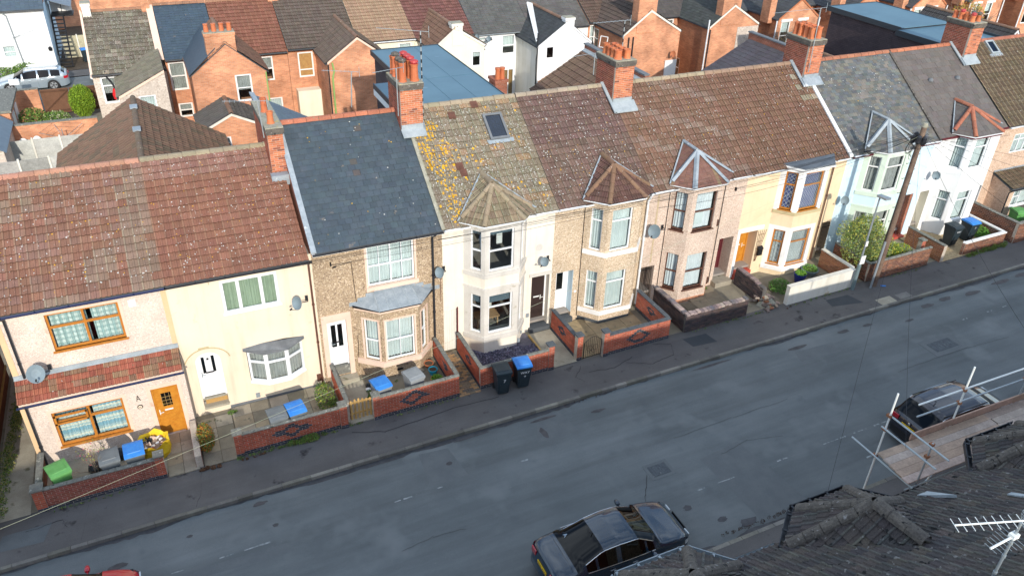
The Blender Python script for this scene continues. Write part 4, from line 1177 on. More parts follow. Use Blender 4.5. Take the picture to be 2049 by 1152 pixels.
# ======================= house 5: beige dash
B5 = [(14.28, 0), (14.88, -.7), (16.33, -.7), (16.90, 0)]
r, S = shell('beige pebbledash house with white-silled bay and white door in a pale blue porch', 12.95, 17.15, 5.8, 8.77, 'dash5', [(13.16, 13.94, .50, 2.76, .45), (14.3, 16.88, .9, 5.7, 0)])
H[5] = r; X0 = 12.95
roof = roofing(r, 12.95, 17.165, 5.8, 8.77, 'roman', .28, .29, 'tile', cH5, ridge_c=(.33, .27, .20))
lichen_spots(roof, 715, 12.97, 17.1, -.24, 5.68, 4.01, 8.74, .85)
uu = [(.22, .70), (.19, 1.10), (.2, .66)]
segs = bay(r, B5, 0, 5.75, [(.0, 5.76, 'dash5')], [dict(u=uu, z=(.98, 2.75), rows=(.72, .28)), dict(u=uu, z=(3.70, 5.50), rows=(.72, .28))], 'dash5')
for z in (.78, 3.50): bay_band(r, B5, z, z + .18, .07, 'white_paint')
bay_band(r, B5, .1, .50, .012, 'plinth', 'plinth')
bay_roof(r, B5, 'ribbed', .22, .24, 'tile', lambda i, j, u, v: jit((.13, .07, .055), .2), hipc=(.22, .13, .08))
D = door(r, S, 13.16 - X0, 13.94 - X0, .74, 2.76, .40, 'upvc', 'upvc', lights=[(.3, .72, .48, .88)], letter=True)
mb = MB(); S.bar(mb, 13.12 - X0, 13.98 - X0, .2, .56, -.14, .44); mb.build('door_step', 'plinth', r)
mb = MB(); S.bar(mb, 13.925 - X0, 13.938 - X0, .75, 2.75, .01, .40); mb.build('porch_side', 'blue_wall', r)
MB().lathe((14.08, -.001, 1.72), [(.06, 0), (.06, -.012)], 12, axis='y').build('number_plaque', 'white_paint', r)
MB().box(12.97, 17.1, -.24, 0, 5.60, 5.66).build('soffit', 'pvc_white', r)
gutter(r, 12.97, 14.1, -.30, 5.70, 'pvc_white', .045)
pipe(r, [(16.95, -.5, 5.76), (17.22, -.14, 5.6), (17.06, -.10, 5.3), (17.06, -.10, .5)], 'pvc_white', .045)
pipe(r, [(14.22, -.03, 5.6), (14.22, -.03, .5)], 'iron', .014, 'cable')
chimney(r, 16.98, 17.86, 3.12, 4.62, 8.35, 9.95, [(17.2, 3.4, .36, .15, 0), (17.62, 3.4, .36, .14, 0), (17.2, 3.72, .36, .14, 0), (17.6, 3.74, .34, .14, 0), (17.2, 4.02, .36, .14, 0), (17.6, 4.06, .36, .14, 0), (17.2, 4.35, .40, .14, 0), (17.6, 4.36, .36, .14, 0)])
MB().prism([(16.9, 2.70, 7.98), (17.98, 2.70, 7.98), (17.98, 3.12, 8.28), (16.9, 3.12, 8.28)], (0, 0, .05)).box(16.98, 17.86, 3.09, 3.118, 8.2, 8.46).prism([(16.85, 2.7, 8.0), (16.98, 2.7, 8.0), (16.98, 4.0, 8.85), (16.85, 4.0, 8.85)], (0, 0, .06)).build('lead_flashing', 'lead_light', r)

# ======================= house 6: pinkish dash, brown windows
B6 = [(18.20, 0), (18.76, -.7), (20.18, -.7), (20.80, 0)]
r, S = shell('pinkish pebbledash house with brown-framed bay windows and maroon door behind a dark brick front wall', 17.15, 22.05, 5.8, 8.77, 'dash6', [(17.2, 17.86, .30, 2.14, .9), (21.12, 21.88, .55, 2.74, .75), (18.22, 20.78, .9, 5.7, 0)])
H[6] = r; X0 = 17.15
roof = roofing(r, 17.14, 22.04, 5.8, 8.77, 'roman', .30, .29, 'tile', cH6, ridge_c=(.32, .26, .18))
lichen_spots(roof, 440, 17.2, 22.0, -.24, 5.68, 4.01, 8.74, .85)
uu = [(.16, .68), (.20, 1.20), (.2, .66)]
ww = dict(frame='brown_frame', curtain='net_white', fw=.04, sill=(.07, 'brown_frame'))
segs = bay(r, B6, 0, 5.75, [(.1, 5.76, 'dash6')], [dict(u=uu, z=(1.05, 2.74), rows=(.5, .5), **ww), dict(u=uu, z=(3.86, 5.54), rows=(.5, .5), **ww)], 'dash6')
bay_band(r, B6, .2, .58, .012, 'rear_brick', 'brick_plinth')
bay_roof(r, B6, 'slate', .16, .12, 'tile_plain', lambda i, j, u, v: jit((.20, .105, .08) if i % 7 else (.24, .17, .10), .15), hip='lead', hipm='lead')
pp = MB().box(19.1, 19.5, -.56, -.54, 4.1, 4.7).build('window_card', 'net', r)
door(r, S, 21.12 - X0, 21.88 - X0, .75, 2.74, .62, 'maroon', 'maroon', lights=[(.15, .42, .5, .88), (.58, .85, .5, .88)])
mb = MB(); S.bar(mb, 21.05 - X0, 21.95 - X0, .3, .68, -.35, .6); mb.build('door_step', 'slab', r)
gt = MB()
for k in range(8): gt.tube((17.25 + k * .08, .12, .36), (17.25 + k * .08, .12, 2.08), .010, n=5)
gt.box(17.22, 17.84, .11, .13, .5, .53).box(17.22, 17.84, .11, .13, 1.9, 1.93); gt.build('iron_gate', 'iron', r)
MB().box(22.0 - .9, 22.03, -.02, 0, 5.48, 5.56).box(17.2, 18.1, -.02, 0, 5.48, 5.56).build('brick_course', 'terracotta', r)
MB().box(17.17, 22.03, -.24, 0, 5.60, 5.66).build('soffit', 'pvc_white', r)
gutter(r, 17.2, 18.1, -.30, 5.70, 'pvc_white', .045); gutter(r, 21.0, 22.03, -.30, 5.70, 'pvc_white', .045)
for x in (18.12, 20.9): pipe(r, [(x, -.03, 5.5), (x, -.03, .6)], 'iron', .014, 'cable')
MB().box(17.58, 17.66, -.008, 0, 2.3, 5.45).build('stained_band', 'damp_stain', r)
MB().box(21.42, 21.48, -.08, 0, 5.0, 5.15).build('cable_bracket', 'iron', r)
dish(r, 17.32, -.42, 4.05, 17.95, .34)

# ======================= house 7: cream and white, leaded oak windows
B7 = [(23.78, 0), (24.40, -.7), (25.82, -.7), (26.50, 0)]
r, S = shell('cream house with white-framed bay, diamond-leaded orange wood windows and orange front door', 22.05, 27.55, 5.8, 8.77, 'cream7', [(22.22, 23.20, .60, 2.78, .7), (27.02, 27.50, .50, 2.45, .8), (23.8, 26.48, .9, 5.75, 0)])
H[7] = r; X0 = 22.05
roof = roofing(r, 22.02, 27.35, 5.8, 8.77, 'roman', .30, .29, 'tile', cH7, ridge_c=(.30, .20, .14))
lichen_spots(roof, 330, 22.1, 27.3, -.24, 5.68, 4.01, 8.74, .8)
lichen_spots(roof, 165, 25.9, 27.3, 2.2, 7.4, 4.01, 8.74, .9)
uu = [(.24, .74), (.16, 1.20), (.2, .7)]
ww = dict(frame='oak_frame', lead=True, fw=.07, sill=(.03, 'oak_frame'))
segs = bay(r, B7, 0, 5.75, [(.2, .83, 'cream7'), (.83, 3.0, 'white_paint'), (3.0, 3.66, 'cream7'), (3.66, 5.80, 'white_paint')], [dict(u=uu, z=(1.08, 2.80), rows=(.66, .34), curtain='net', **ww), dict(u=uu, z=(3.80, 5.56), rows=(.66, .34), curtain='net_blue', **ww)], 'cream7')
bay_band(r, B7, .80, .95, .06, 'white_paint'); bay_band(r, B7, 3.60, 3.74, .06, 'tan_band')
fr = MB().prism([(23.7, .12, 5.82), (24.3, -.85, 5.82), (25.92, -.85, 5.82), (26.75, .12, 5.86)], (0, 0, .06)).build('flat_bay_roof', 'felt_flat', r)
MB().prism([(23.66, .1, 5.74), (24.28, -.88, 5.74), (25.95, -.88, 5.74), (26.6, .0, 5.74)], (0, 0, .075)).build('fascia', 'white_paint', fr)
door(r, S, 22.22 - X0, 23.20 - X0, .82, 2.78, .55, 'oak_door', 'oak_door', lights=[(.2, .42, .3, .9)], handle=.8)
mb = MB(); S.bar(mb, 22.2 - X0, 23.22 - X0, .3, .78, -.06, .54); mb.build('door_step', 'red_tile', r)
mb = MB(); S.bar(mb, 22.06 - X0, 22.22 - X0, .6, 3.02, -.03, 0); S.bar(mb, 22.22 - X0, 23.5 - X0, 2.82, 3.02, -.03, 0); mb.build('door_surround', 'white_paint', r)
mb = MB()
for k in range(5): mb.tube((23.30 + k * .02, -.03, 1.2), (23.24 + k * .11, -.03, 2.75), .008, n=4)
for k in range(4): mb.tube((23.26, -.03, 1.5 + k * .35), (23.46 + k * .06, -.03, 1.5 + k * .35), .008, n=4)
mb.build('trellis', 'wood_brown', r)
MB().box(23.38, 23.62, -.12, 0, 1.50, 1.82).prism([(23.36, -.14, 1.82), (23.64, -.14, 1.82), (23.64, 0, 1.92), (23.36, 0, 1.92)], (0, 0, .02)).build('post_box', 'iron', r)
gt = MB()
for k in range(7): gt.tube((27.05 + k * .07, -.04, .6), (27.05 + k * .07, -.04, 2.5 - .03 * abs(k - 3)), .012, n=5)
gt.box(27.02, 27.5, -.05, -.03, .8, .83).box(27.02, 27.5, -.05, -.03, 2.2, 2.23); gt.build('iron_gate', 'iron', r)
pipe(r, [(26.62, -.3, 5.72), (26.75, -.08, 5.5), (26.75, -.08, .6)], 'brown_frame', .03)
gutter(r, 22.1, 23.7, -.30, 5.70, 'pvc_white', .045)
MB().box(22.1, 27.5, -.24, 0, 5.60, 5.66).build('soffit', 'pvc_white', r)
dish(r, 27.62, -.4, 3.65, 27.95, .27)
chimney(r, 26.98, 27.84, 3.12, 4.62, 8.35, 9.95, [(27.2, 3.42, .50, .14, 0), (27.6, 3.4, .50, .14, 0), (27.22, 3.74, .52, .14, 0), (27.6, 3.74, .5, .14, 0), (27.2, 4.06, .52, .14, 0), (27.62, 4.08, .5, .14, 0), (27.2, 4.38, .52, .14, 0), (27.6, 4.4, .5, .14, 0)])
MB().prism([(26.9, 2.76, 8.02), (27.95, 2.76, 8.02), (27.95, 3.12, 8.28), (26.9, 3.12, 8.28)], (0, 0, .05)).box(26.98, 27.84, 3.09, 3.118, 8.2, 8.46).prism([(26.82, 2.8, 8.0), (26.98, 2.8, 8.0), (26.98, 4.0, 8.85), (26.82, 4.0, 8.85)], (0, 0, .06)).build('lead_flashing', 'lead', r)
MB().prism([(27.32, -.30, 5.74), (27.50, -.30, 5.74), (27.50, 2.85, 7.98), (27.32, 2.85, 7.98)], (0, 0, .08)).build('verge_flashing', 'white_paint', r)

# ======================= house 8: light blue and green
B8 = [(28.55, 0), (29.20, -.7), (30.65, -.7), (31.35, 0)]
r, S = shell('pale blue house with green-trimmed two-storey bay, partly hidden by the telegraph pole', 27.55, 33.0, 5.8, 8.77, 'blue_wall', [(31.95, 32.62, .6, 3.0, .8), (28.57, 31.33, .9, 5.75, 0)])
H[8] = r; X0 = 27.55
roof = roofing(r, 27.52, 32.98, 5.8, 8.77, 'slate', .26, .165, 'tile_plain', cH8, bond=True, ridge_c=(.36, .15, .09))
lichen_spots(roof, 137, 27.6, 32.9, -.24, 5.68, 4.01, 8.74, .97)
uu = [(.24, .74), (.14, 1.16), (.2, .7)]
ww = dict(curtain='net_grey', frame='white_paint')
segs = bay(r, B8, 0, 5.75, [(.3, .95, 'green_trim'), (.95, 3.15, 'green_trim'), (3.15, 3.68, 'blue_wall'), (3.68, 5.80, 'green_trim')], [dict(u=uu, z=(1.2, 2.85), rows=(.68, .32), **ww), dict(u=uu, z=(3.90, 5.58), rows=(.70, .30), **ww)], 'green_trim')
bay_band(r, B8, 3.68, 3.84, .06, 'green_trim'); bay_band(r, B8, 3.1, 3.18, .04, 'green_trim', 'string_course')
bay_roof(r, B8, 'slate', .2, .16, 'tile_plain', cH8, hip='lead', hipm='lead_light')
MB().box(27.6, 33.0, -.26, -.22, 5.60, 5.70).build('fascia', 'maroon', r)
gutter(r, 27.6, 28.4, -.32, 5.74, 'pvc_white', .045); gutter(r, 31.6, 33.0, -.32, 5.74, 'pvc_white', .045)
door(r, S, 31.95 - X0, 32.62 - X0, .8, 2.95, .7, 'upvc', 'upvc')
mb = MB(); S.bar(mb, 32.45 - X0, 32.615 - X0, .7, 2.98, .02, .7); mb.build('porch_side', 'side_brick', r)
mb = MB(); S.bar(mb, 31.8 - X0, 32.66 - X0, .3, .78, -.2, .65); mb.build('door_step', 'red_tile', r)
crow = thing('crow', 'black bird perched on the gutter of the pale blue house', 'bird', (28.32, -.32, 5.80), local=True)
body = MB().lathe((0, 0, .09), [(.0, -.14), (.045, -.10), (.065, 0), (.05, .08), (.03, .12), (.032, .16), (.0, .20)], 8, axis='x', cap=False); body.prism([(-.26, -.03, .07), (-.12, -.04, .09), (-.12, .04, .09), (-.26, .03, .07)], (0, 0, .02)); body.tube((0, .02, .05), (0, .02, -.02), .006).tube((0, -.02, .05), (0, -.02, -.02), .006)
body.build('body', 'iron', crow, smooth=True)

# ======================= house 9: white, smooth bay
B9 = [(34.0, 0), (34.46, -.8), (36.15, -.8), (36.9, 0)]
r, S = shell('bright white house with smooth white bay and terracotta hip tiles on its bay roof', 33.0, 37.6, 5.95, 8.77, 'white_wall', [(33.08, 33.70, .72, 3.0, .7), (34.02, 36.88, 1.0, 5.85, 0), (37.15, 37.56, .8, 2.65, .9)])
H[9] = r; X0 = 33.0
roof = roofing(r, 33.02, 37.58, 5.9, 8.77, 'slate', .32, .30, 'tile_plain', cH9, bond=True, ridge_c=(.42, .16, .09))
uu = [(.20, .74), (.28, 1.22), (.2, .7)]
segs = bay(r, B9, 0, 5.85, [(.4, 5.90, 'white_wall')], [dict(u=uu, z=(1.50, 3.04), rows=(.7, .3)), dict(u=uu, z=(4.24, 5.78), rows=(.7, .3))], 'white_wall')
bay_roof(r, B9, 'slate', .28, .26, 'tile_plain', cH9, hipc=(.40, .15, .09), ze=5.95)
MB().box(33.0, 37.6, -.26, -.22, 5.72, 5.82).build('fascia', 'maroon', r); bay_band(r, B9, 5.82, 5.89, .12, 'maroon', 'fascia')
mb = MB(); S.bar(mb, 33.06 - X0, 33.72 - X0, .3, .9, -.1, .66); mb.build('door_step', 'concrete', r)
door(r, S, 33.08 - X0, 33.70 - X0, .9, 2.98, .64, 'upvc', 'upvc')
mb = MB(); S.bar(mb, 33.69 - X0, 33.698 - X0, .9, 2.99, .01, .64); mb.build('porch_side', 'cream_rear', r)
dish(r, 33.25, -.4, 4.0, 33.55, .27)
for x, s in ((34.46, .615), (36.24, .60)):
    p, V, N_ = on_roof(x, s, .02, 5.9); MB().lathe(p, [(.13, 0), (.12, .08), (.06, .14), (.0, .15)], 10).build('roof_vent', 'plinth_grey', roof)
chimney(r, 37.3, 38.16, 3.1, 4.62, 8.3, 9.95, [(37.5, 3.4, .30, .12, 2), (37.9, 3.4, .30, .12, 1), (37.5, 3.72, .30, .12, 0), (37.92, 3.74, .28, .12, 1), (37.5, 4.05, .34, .13, 2), (37.9, 4.08, .3, .13, 0), (37.5, 4.4, .34, .13, 0)])
MB().prism([(37.2, 2.76, 8.02), (38.25, 2.76, 8.02), (38.25, 3.10, 8.28), (37.2, 3.10, 8.28)], (0, 0, .05)).box(37.3, 38.16, 3.07, 3.098, 8.2, 8.46).prism([(37.14, 2.8, 8.0), (37.3, 2.8, 8.0), (37.3, 4.0, 8.85), (37.14, 4.0, 8.85)], (0, 0, .06)).build('lead_flashing', 'lead_light', r)
MB().prism([(32.94, -.26, 5.72), (33.08, -.26, 5.72), (33.08, 4.0, 8.78), (32.94, 4.0, 8.78)], (0, 0, .07)).build('verge', 'ridge_dark', r)

# ======================= house 10: pink dash with tiled porch
r, S = shell('pinkish dash house with ribbed brown roof and a tiled porch extension at the right edge', 37.6, 43.0, 5.9, 8.77, 'dash10', [(38.72, 40.1, 4.2, 5.2)])
H[10] = r; X0 = 37.6
roof = roofing(r, 37.62, 46.0, 5.9, 8.77, 'roman_s', .30, .29, 'tile', cH10, ridge_c=(.36, .14, .09))
lichen_spots(roof, 165, 37.7, 42, -.24, 5.78, 4.01, 8.74, .8)
window(r, S, 38.72 - X0, 40.1 - X0, 4.2, 5.2, 'upvc', (1, 1, 1), (.7, .3), inset=.02)
S2 = Seg((38.2, -1.05), (43.0, -1.05))
wall(r, S2, 0, 4.8, .3, 2.85, [(.45, 1.9, 1.72, 2.6), (2.4, 3.2, .8, 2.6)], 'dash10')
MB().poly([(38.2, 0, .3), (38.2, -1.05, .3), (38.2, -1.05, 2.85), (38.2, 0, 3.2)]).build('return_wall', 'dash10', r)
window(r, S2, .45, 1.9, 1.72, 2.6, 'upvc', (.35, .65), ((.6, .4), (1,)), inset=.0, sill=(.06, 'upvc'))
door(r, S2, 2.4, 3.2, .85, 2.6, .05)
can = MB().prism([(38.1, -.0, 3.24), (38.1, -1.25, 2.82), (43.2, -1.25, 2.82), (43.2, 0, 3.24)], (0, 0, -.06)).build('porch_roof', 'plinth', r)
tile_field(can, (38.08, -1.27, 2.84), (1, 0, 0), (0, 1.25, .42), 5.1, 1.32, .28, .26, 'roman', 'tile', cH10, nmax=120)
MB().box(38.1, 43.0, -.03, -.01, 3.2, 3.36).build('lead_flashing', 'lead', can)
gutter(r, 38.1, 43.0, -1.34, 2.80, 'pvc_black', .045); pipe(r, [(38.15, -1.3, 2.78), (38.15, -1.12, 2.6), (38.15, -1.12, .8)], 'pvc_black', .035)
skylight(r, 39.55, 40.15, .82, .975, m='lead_light')
mb = MB().box(37.62, 43, -.02, 0, 5.6, 5.68); mb.build('brick_course', 'terracotta', r)
gutter(r, 37.7, 43.0, -.32, 5.76, 'pvc_white', .045)
# ------------------------------------------------------------------ ground, road, pavements
K1, K2 = -4.519, -12.033            # kerb lines
def strip(name, x0, x1, y0, y1, h, m, kind='structure', n=1, thick=0, label=None):
    mb = MB()
    if thick: mb.frame(V3(x0, y0, h - thick), V3(x1, 0, 0) - V3(x0, 0, 0), (0, y1 - y0, 0), (0, 0, thick))
    else: mb.poly([V3(x0, y0, h), V3(x1, y0, h), V3(x1, y1, h), V3(x0, y1, h)])
    return tag(mb.build(name, m), kind=kind)
strip('ground', -90, 160, -70, 170, -.16, 'soil')
road = strip('road', -60, 130, K2, K1, -.12, 'asphalt')
pv = strip('pavement', -60, 130, K1 + .125, -2.55, 0, 'pavement', thick=.14)
pn = strip('pavement', -60, 130, -13.85, K2 - .125, 0, 'pavement', thick=.14)
rng = random.Random(5)
def kerb(name, y, side, x0, x1):
    part = MB().frame(V3(-60, y + (0.01 if side > 0 else -.115), -.13), V3(190, 0, 0) - V3(0, 0, 0), (0, .105, 0), (0, 0, .08)).build(name, 'coping_dark')
    tag(part, kind='structure')
    x = x0; X = Vector((1, 0, SLOPE)).normalized(); Y = Vector((0, 1, 0)); Z = X.cross(Y)
    mes = {}
    while x < x1:
        L_ = rng.choice((.91, .91, .91, .60, .45))
        if L_ not in mes:
            me = MB().box(0, L_ - .012, 0, .125, 0, .13).mesh('kerb_stone'); me.materials.append(MATS['kerb'])
            at = me.color_attributes.new('tint', 'FLOAT_COLOR', 'POINT')
            for c in at.data: c.color = (1, 1, 1, 1)
            mes[L_] = me
        k = rng.uniform(.62, 1.2)
        inst('kerb_stone', mes[L_], part, V3(x, y if side > 0 else y - .125, -.122 + rng.uniform(-.006, .006)), basis=(X, Y, Z), color=(k, k, k * rng.uniform(.9, 1)))
        x += L_
    return part
kerb('kerb', K1, 1, -9, 62)
kerb('kerb', K2, -1, 2, 40)
def decal(name, pts, m, h, parent=None):
    mb = MB().poly([V3(x, y, h) for x, y in pts]); return mb.build(name, m, parent)
def blob(cx, cy, rx, ry, n=12, ir=.3):
    return [(cx + rx * math.cos(6.283 * k / n) * rng.uniform(1 - ir, 1 + ir * .4), cy + ry * math.sin(6.283 * k / n) * rng.uniform(1 - ir, 1 + ir * .4)) for k in range(n)]
# worn paint dashes of the two parking lines
mb = MB()
def dash(x0, x1, y, w=.07):
    x = x0
    while x < x1:
        l = rng.uniform(.1, .5); e = min(x + l, x1)
        a, b = rng.uniform(.4, 1) * w, rng.uniform(.4, 1) * w
        mb.poly([V3(x, y - a / 2, -.112), V3(e, y - b / 2, -.112), V3(e, y + a / 2, -.112), V3(x, y + b / 2, -.112)]); x = e + rng.uniform(.02, .14)
for a, b in ((-.2, .55), (-2.2, -1.8), (4.35, 5.05), (5.75, 5.95), (8.7, 8.95), (29.3, 29.6), (30.8, 31.1), (31.75, 32.0), (-.9, -.5)): dash(a, b, -6.48)
for a, b in ((13.3, 13.6), (14.1, 14.75), (16.5, 17.0), (18.5, 19.5), (19.85, 20.45), (20.8, 21.5), (34, 36)): dash(a, b, -9.92)
tag(mb.build('worn_road_marking', 'linepaint'), kind='structure')
mb = MB()
for p in (blob(.5, -4.85, .25, .1), blob(-3.6, -5.6, .28, .12), blob(6.5, -5.6, .12, .1), blob(10.0, -5.55, .12, .32), blob(10.3, -4.9, .5, .08), blob(7.6, -4.72, .7, .06), blob(17.7, -4.75, .9, .07),
          blob(21.5, -5.2, .5, .1), blob(24.0, -5.1, .35, .12), blob(25.3, -5.15, .3, .1), blob(28.8, -5.1, .45, .14), blob(30.0, -5.0, .4, .15), blob(31.5, -5.15, .5, .16), blob(33.5, -5.0, .6, .13), blob(35, -4.95, .5, .12),
          blob(12.6, -10.4, .16, .12), blob(13.3, -11.2, .2, .1), blob(14.0, -11.6, .35, .16), blob(.8, -5.9, .10, .08), blob(-1.6, -5.3, .1, .06), blob(12.3, -5.3, .3, .08), blob(27.2, -5.6, .25, .08)):
    mb.poly([V3(x, y, -.109) for x, y in p])
tag(mb.build('oil_stains', 'oil'), kind='structure')
mb = MB()                                                    # grime and grit washed along both kerbs
for y, s_, x0, x1 in ((K1, -1, -9, 60), (K2, 1, 0, 40)):
    x = x0; w0 = .08
    while x < x1:
        w1 = max(.01, min(.20, w0 + rng.uniform(-.07, .07))); e = x + rng.uniform(.12, .3)
        q = [V3(x, y, -.1145), V3(x, y + s_ * w0, -.1145), V3(e, y + s_ * w1, -.1145), V3(e, y, -.1145)]
        mb.poly(q if s_ < 0 else q[::-1]); x, w0 = e, w1
tag(mb.build('gutter_grime', 'oil'), kind='structure')
mb = MB()
for p in ([(5.6, -6.3), (6.9, -6.4), (6.7, -4.9), (5.7, -4.8)], [(9.6, -5.9), (11.2, -6.0), (11.0, -4.75), (10.1, -4.8)], [(14.4, -11.9), (16.3, -11.9), (15.9, -8.6), (14.2, -8.8)], [(21, -6), (23, -6.1), (23, -5.5), (21.2, -5.4)],
          [(-2.4, -6.9), (1.2, -7.1), (1.0, -6.7), (-2.2, -6.6)]):
    mb.poly([V3(x, y, -.116) for x, y in p])
tag(mb.build('road_patch', 'patch_light'), kind='structure')
mb = MB()
def crack(pts, w=.02, h=-.106):
    for a, b in zip(pts[:-1], pts[1:]):
        n = 6
        q = [(a[0] + (b[0] - a[0]) * k / n + rng.uniform(-.02, .02), a[1] + (b[1] - a[1]) * k / n + rng.uniform(-.03, .03)) for k in range(n + 1)]
        for c, d in zip(q[:-1], q[1:]): mb.poly([V3(c[0], c[1] - w, h), V3(d[0], d[1] - w, h), V3(d[0], d[1] + w, h), V3(c[0], c[1] + w, h)])
crack([(12.2, -8.7), (11.6, -9.5), (11.2, -10.2)], .014)
for y, a, b in ((-7.6, 14, 19), (-8.0, 24, 30), (-8.4, 4, 6), (-8.9, 15, 17.5)): crack([(a, y), ((a + b) / 2, y + rng.uniform(-.25, .25)), (b, y + rng.uniform(-.2, .2))], .005)
tag(mb.build('road_cracks', 'tar'), kind='structure')
mb = MB()
def pcrack(pts, w=.014): crack(pts, w, .006)
pcrack([(14.6, -3.4), (15.5, -3.9), (16.6, -3.7), (16.9, -3.1), (16.2, -2.8)]); pcrack([(12.9, -2.9), (12.4, -3.4), (12.6, -3.8)]); pcrack([(15, -3.2), (14, -3.5), (13, -3.35)])
pcrack([(-1.0, -2.9), (-1.1, -3.8), (-1.3, -4.3)]); pcrack([(3.9, -3.0), (5.0, -3.4), (7.5, -3.2), (9.3, -3.3)]); pcrack([(-4.3, -2.9), (-4.5, -4.3)], .01); pcrack([(-6, -3.3), (-5, -3.2), (-4.9, -3.6)])
tag(mb.build('pavement_cracks', 'tar'), kind='structure')
def cover(x0, x1, y0, y1, h, frame_m, lid_m, grid=True, name='manhole_cover', label='', w=.12):
    f = MB().frame(V3(x0, y0, h - .03), V3(x1 - x0, 0, 0) - V3(0, 0, 0), (0, y1 - y0, 0), (0, 0, .034)).build(name, frame_m)
    tag(f, label, 'manhole cover')
    l = MB().frame(V3(x0 + w, y0 + w, h + .0), V3(x1 - x0 - 2 * w, 0, 0) - V3(0, 0, 0), (0, y1 - y0 - 2 * w, 0), (0, 0, .012))
    l.build('lid', lid_m, f)
    if grid:
        g = MB(); a, b, c, d = x0 + w, x1 - w, y0 + w, y1 - w; n = 7
        for k in range(n):
            for q in range(n):
                u, v = a + (b - a) * (k + .3) / n, c + (d - c) * (q + .3) / n
                g.frame(V3(u, v, h + .012), (.05 if (k + q) % 2 else .02, 0, 0), (0, .02 if (k + q) % 2 else .05, 0), (0, 0, .006))
        g.build('tread_pattern', 'plinth', f)['kind'] = 'stuff'
cover(12.25, 13.15, -9.0, -8.3, -.118, 'patch_light', 'coping_dark', label='small iron cover in a patched square near the blue saloon')
cover(26.2, 27.9, -7.95, -6.9, -.118, 'patch_light', 'coping_dark', label='large iron cover set in pale concrete in the middle of the road', w=.25)
cover(26.9, 27.75, -4.4, -3.95, 0.0, 'concrete', 'concrete', grid=False, label='pale concrete utility cover in the far pavement', w=.06)
cover(28.0, 28.7, -4.35, -4.0, 0.0, 'kerb', 'kerb', grid=False, label='grey utility slab beside the pale cover in the pavement', w=.04)
tag(decal('pavement_patch', [(17.5, -3.0), (18.6, -3.05), (18.7, -3.7), (17.6, -3.6)], 'patch_dark', .006), kind='structure')
tag(decal('pavement_patch', [(24.9, -3.1), (26.1, -3.15), (26.3, -3.9), (24.8, -3.6)], 'patch_dark', .006), kind='structure')
tag(decal('pavement_patch', [(-6.6, -3.2), (-5.3, -3.2), (-5.5, -3.9), (-6.8, -3.8)], 'patch_light', .006), kind='structure')

# ------------------------------------------------------------------ front gardens
def yard(name, x0, x1, y0, y1, m, h=.02): return strip(name, x0, x1, y0, y1, h, m)
strip('garden_ground', -60, 130, -2.58, 9, -.01, 'yard')
strip('garden_ground', -60, 130, -17, -13.85, -.01, 'yard')
strip('path', -6.9, -5.9, -2.6, 9, .012, 'concrete')
def slabs(x0, x1, y0, y1, nx, ny, h=.02, cols=((1, 1, 1), (.85, .85, .82), (.7, .7, .66), (1.08, 1.0, .9)), m='slab', name='paving_slab', base='garden_paving', pitch=None):
    part = strip(base, x0, x1, y0, y1, h - .012, 'soil')
    dx, dy = (x1 - x0) / nx, (y1 - y0) / ny; X = Vector((1, 0, SLOPE)).normalized(); Y = Vector((0, 1, 0)); Z = X.cross(Y)
    me = MB().box(.006, dx - .006, .006, dy - .006, -.03, .022).mesh(name); me.materials.append(MATS[m])
    at = me.color_attributes.new('tint', 'FLOAT_COLOR', 'POINT')
    for c in at.data: c.color = (1, 1, 1, 1)
    for i in range(nx):
        for j in range(ny):
            o = (.5 * dx if (pitch and j % 2) else 0)
            if o and i == nx - 1: continue
            inst(name, me, part, V3(x0 + i * dx + o, y0 + j * dy, h + rng.uniform(-.006, .004)), basis=(X, Y, Z), color=jit(rng.choice(cols), .08))
    return part
slabs(.30, 3.6, -2.3, -.05, 5, 4)
slabs(-.85, .28, -2.7, -.3, 2, 4)
slabs(-1.95, -1.0, -2.7, -.62, 2, 4)
slabs(13.0, 16.6, -2.5, -.1, 5, 4, cols=((1.0, .86, .66), (1.06, .92, .72), (.92, .8, .62), (.85, .74, .58)))
slabs(19.4, 20.9, -2.5, -.15, 2, 3, cols=((.9, .85, .75), (.8, .76, .68)))
slabs(17.85, 19.4, -2.5, -.9, 3, 3, cols=((.62, .58, .55), (.5, .47, .44)))
strip('path', 11.92, 12.9, -2.6, -.25, .03, 'concrete')
strip('path', 3.95, 5.0, -2.5, -.35, .03, 'concrete')
strip('yard_paving', 5.0, 7.8, -2.4, -.0, .01, 'yard')
strip('yard_paving', -5.5, -1.95, -2.45, -.6, .012, 'concrete')
strip('gravel_drive', 32.3, 35.9, -2.75, -.0, .02, 'gravel')
strip('soil_bed', 27.6, 31.5, -2.7, -.0, .03, 'soil')
strip('concrete_bed', 23.2, 26.5, -2.6, -.0, .02, 'yard')
# block paving of the shared passage
slabs(7.98, 8.82, -2.75, -.02, 4, 26, h=.0, cols=((.34, .22, .12), (.22, .17, .12), (.42, .26, .13), (.15, .13, .11)), m='paver', name='paving_brick', base='block_paving', pitch=True)
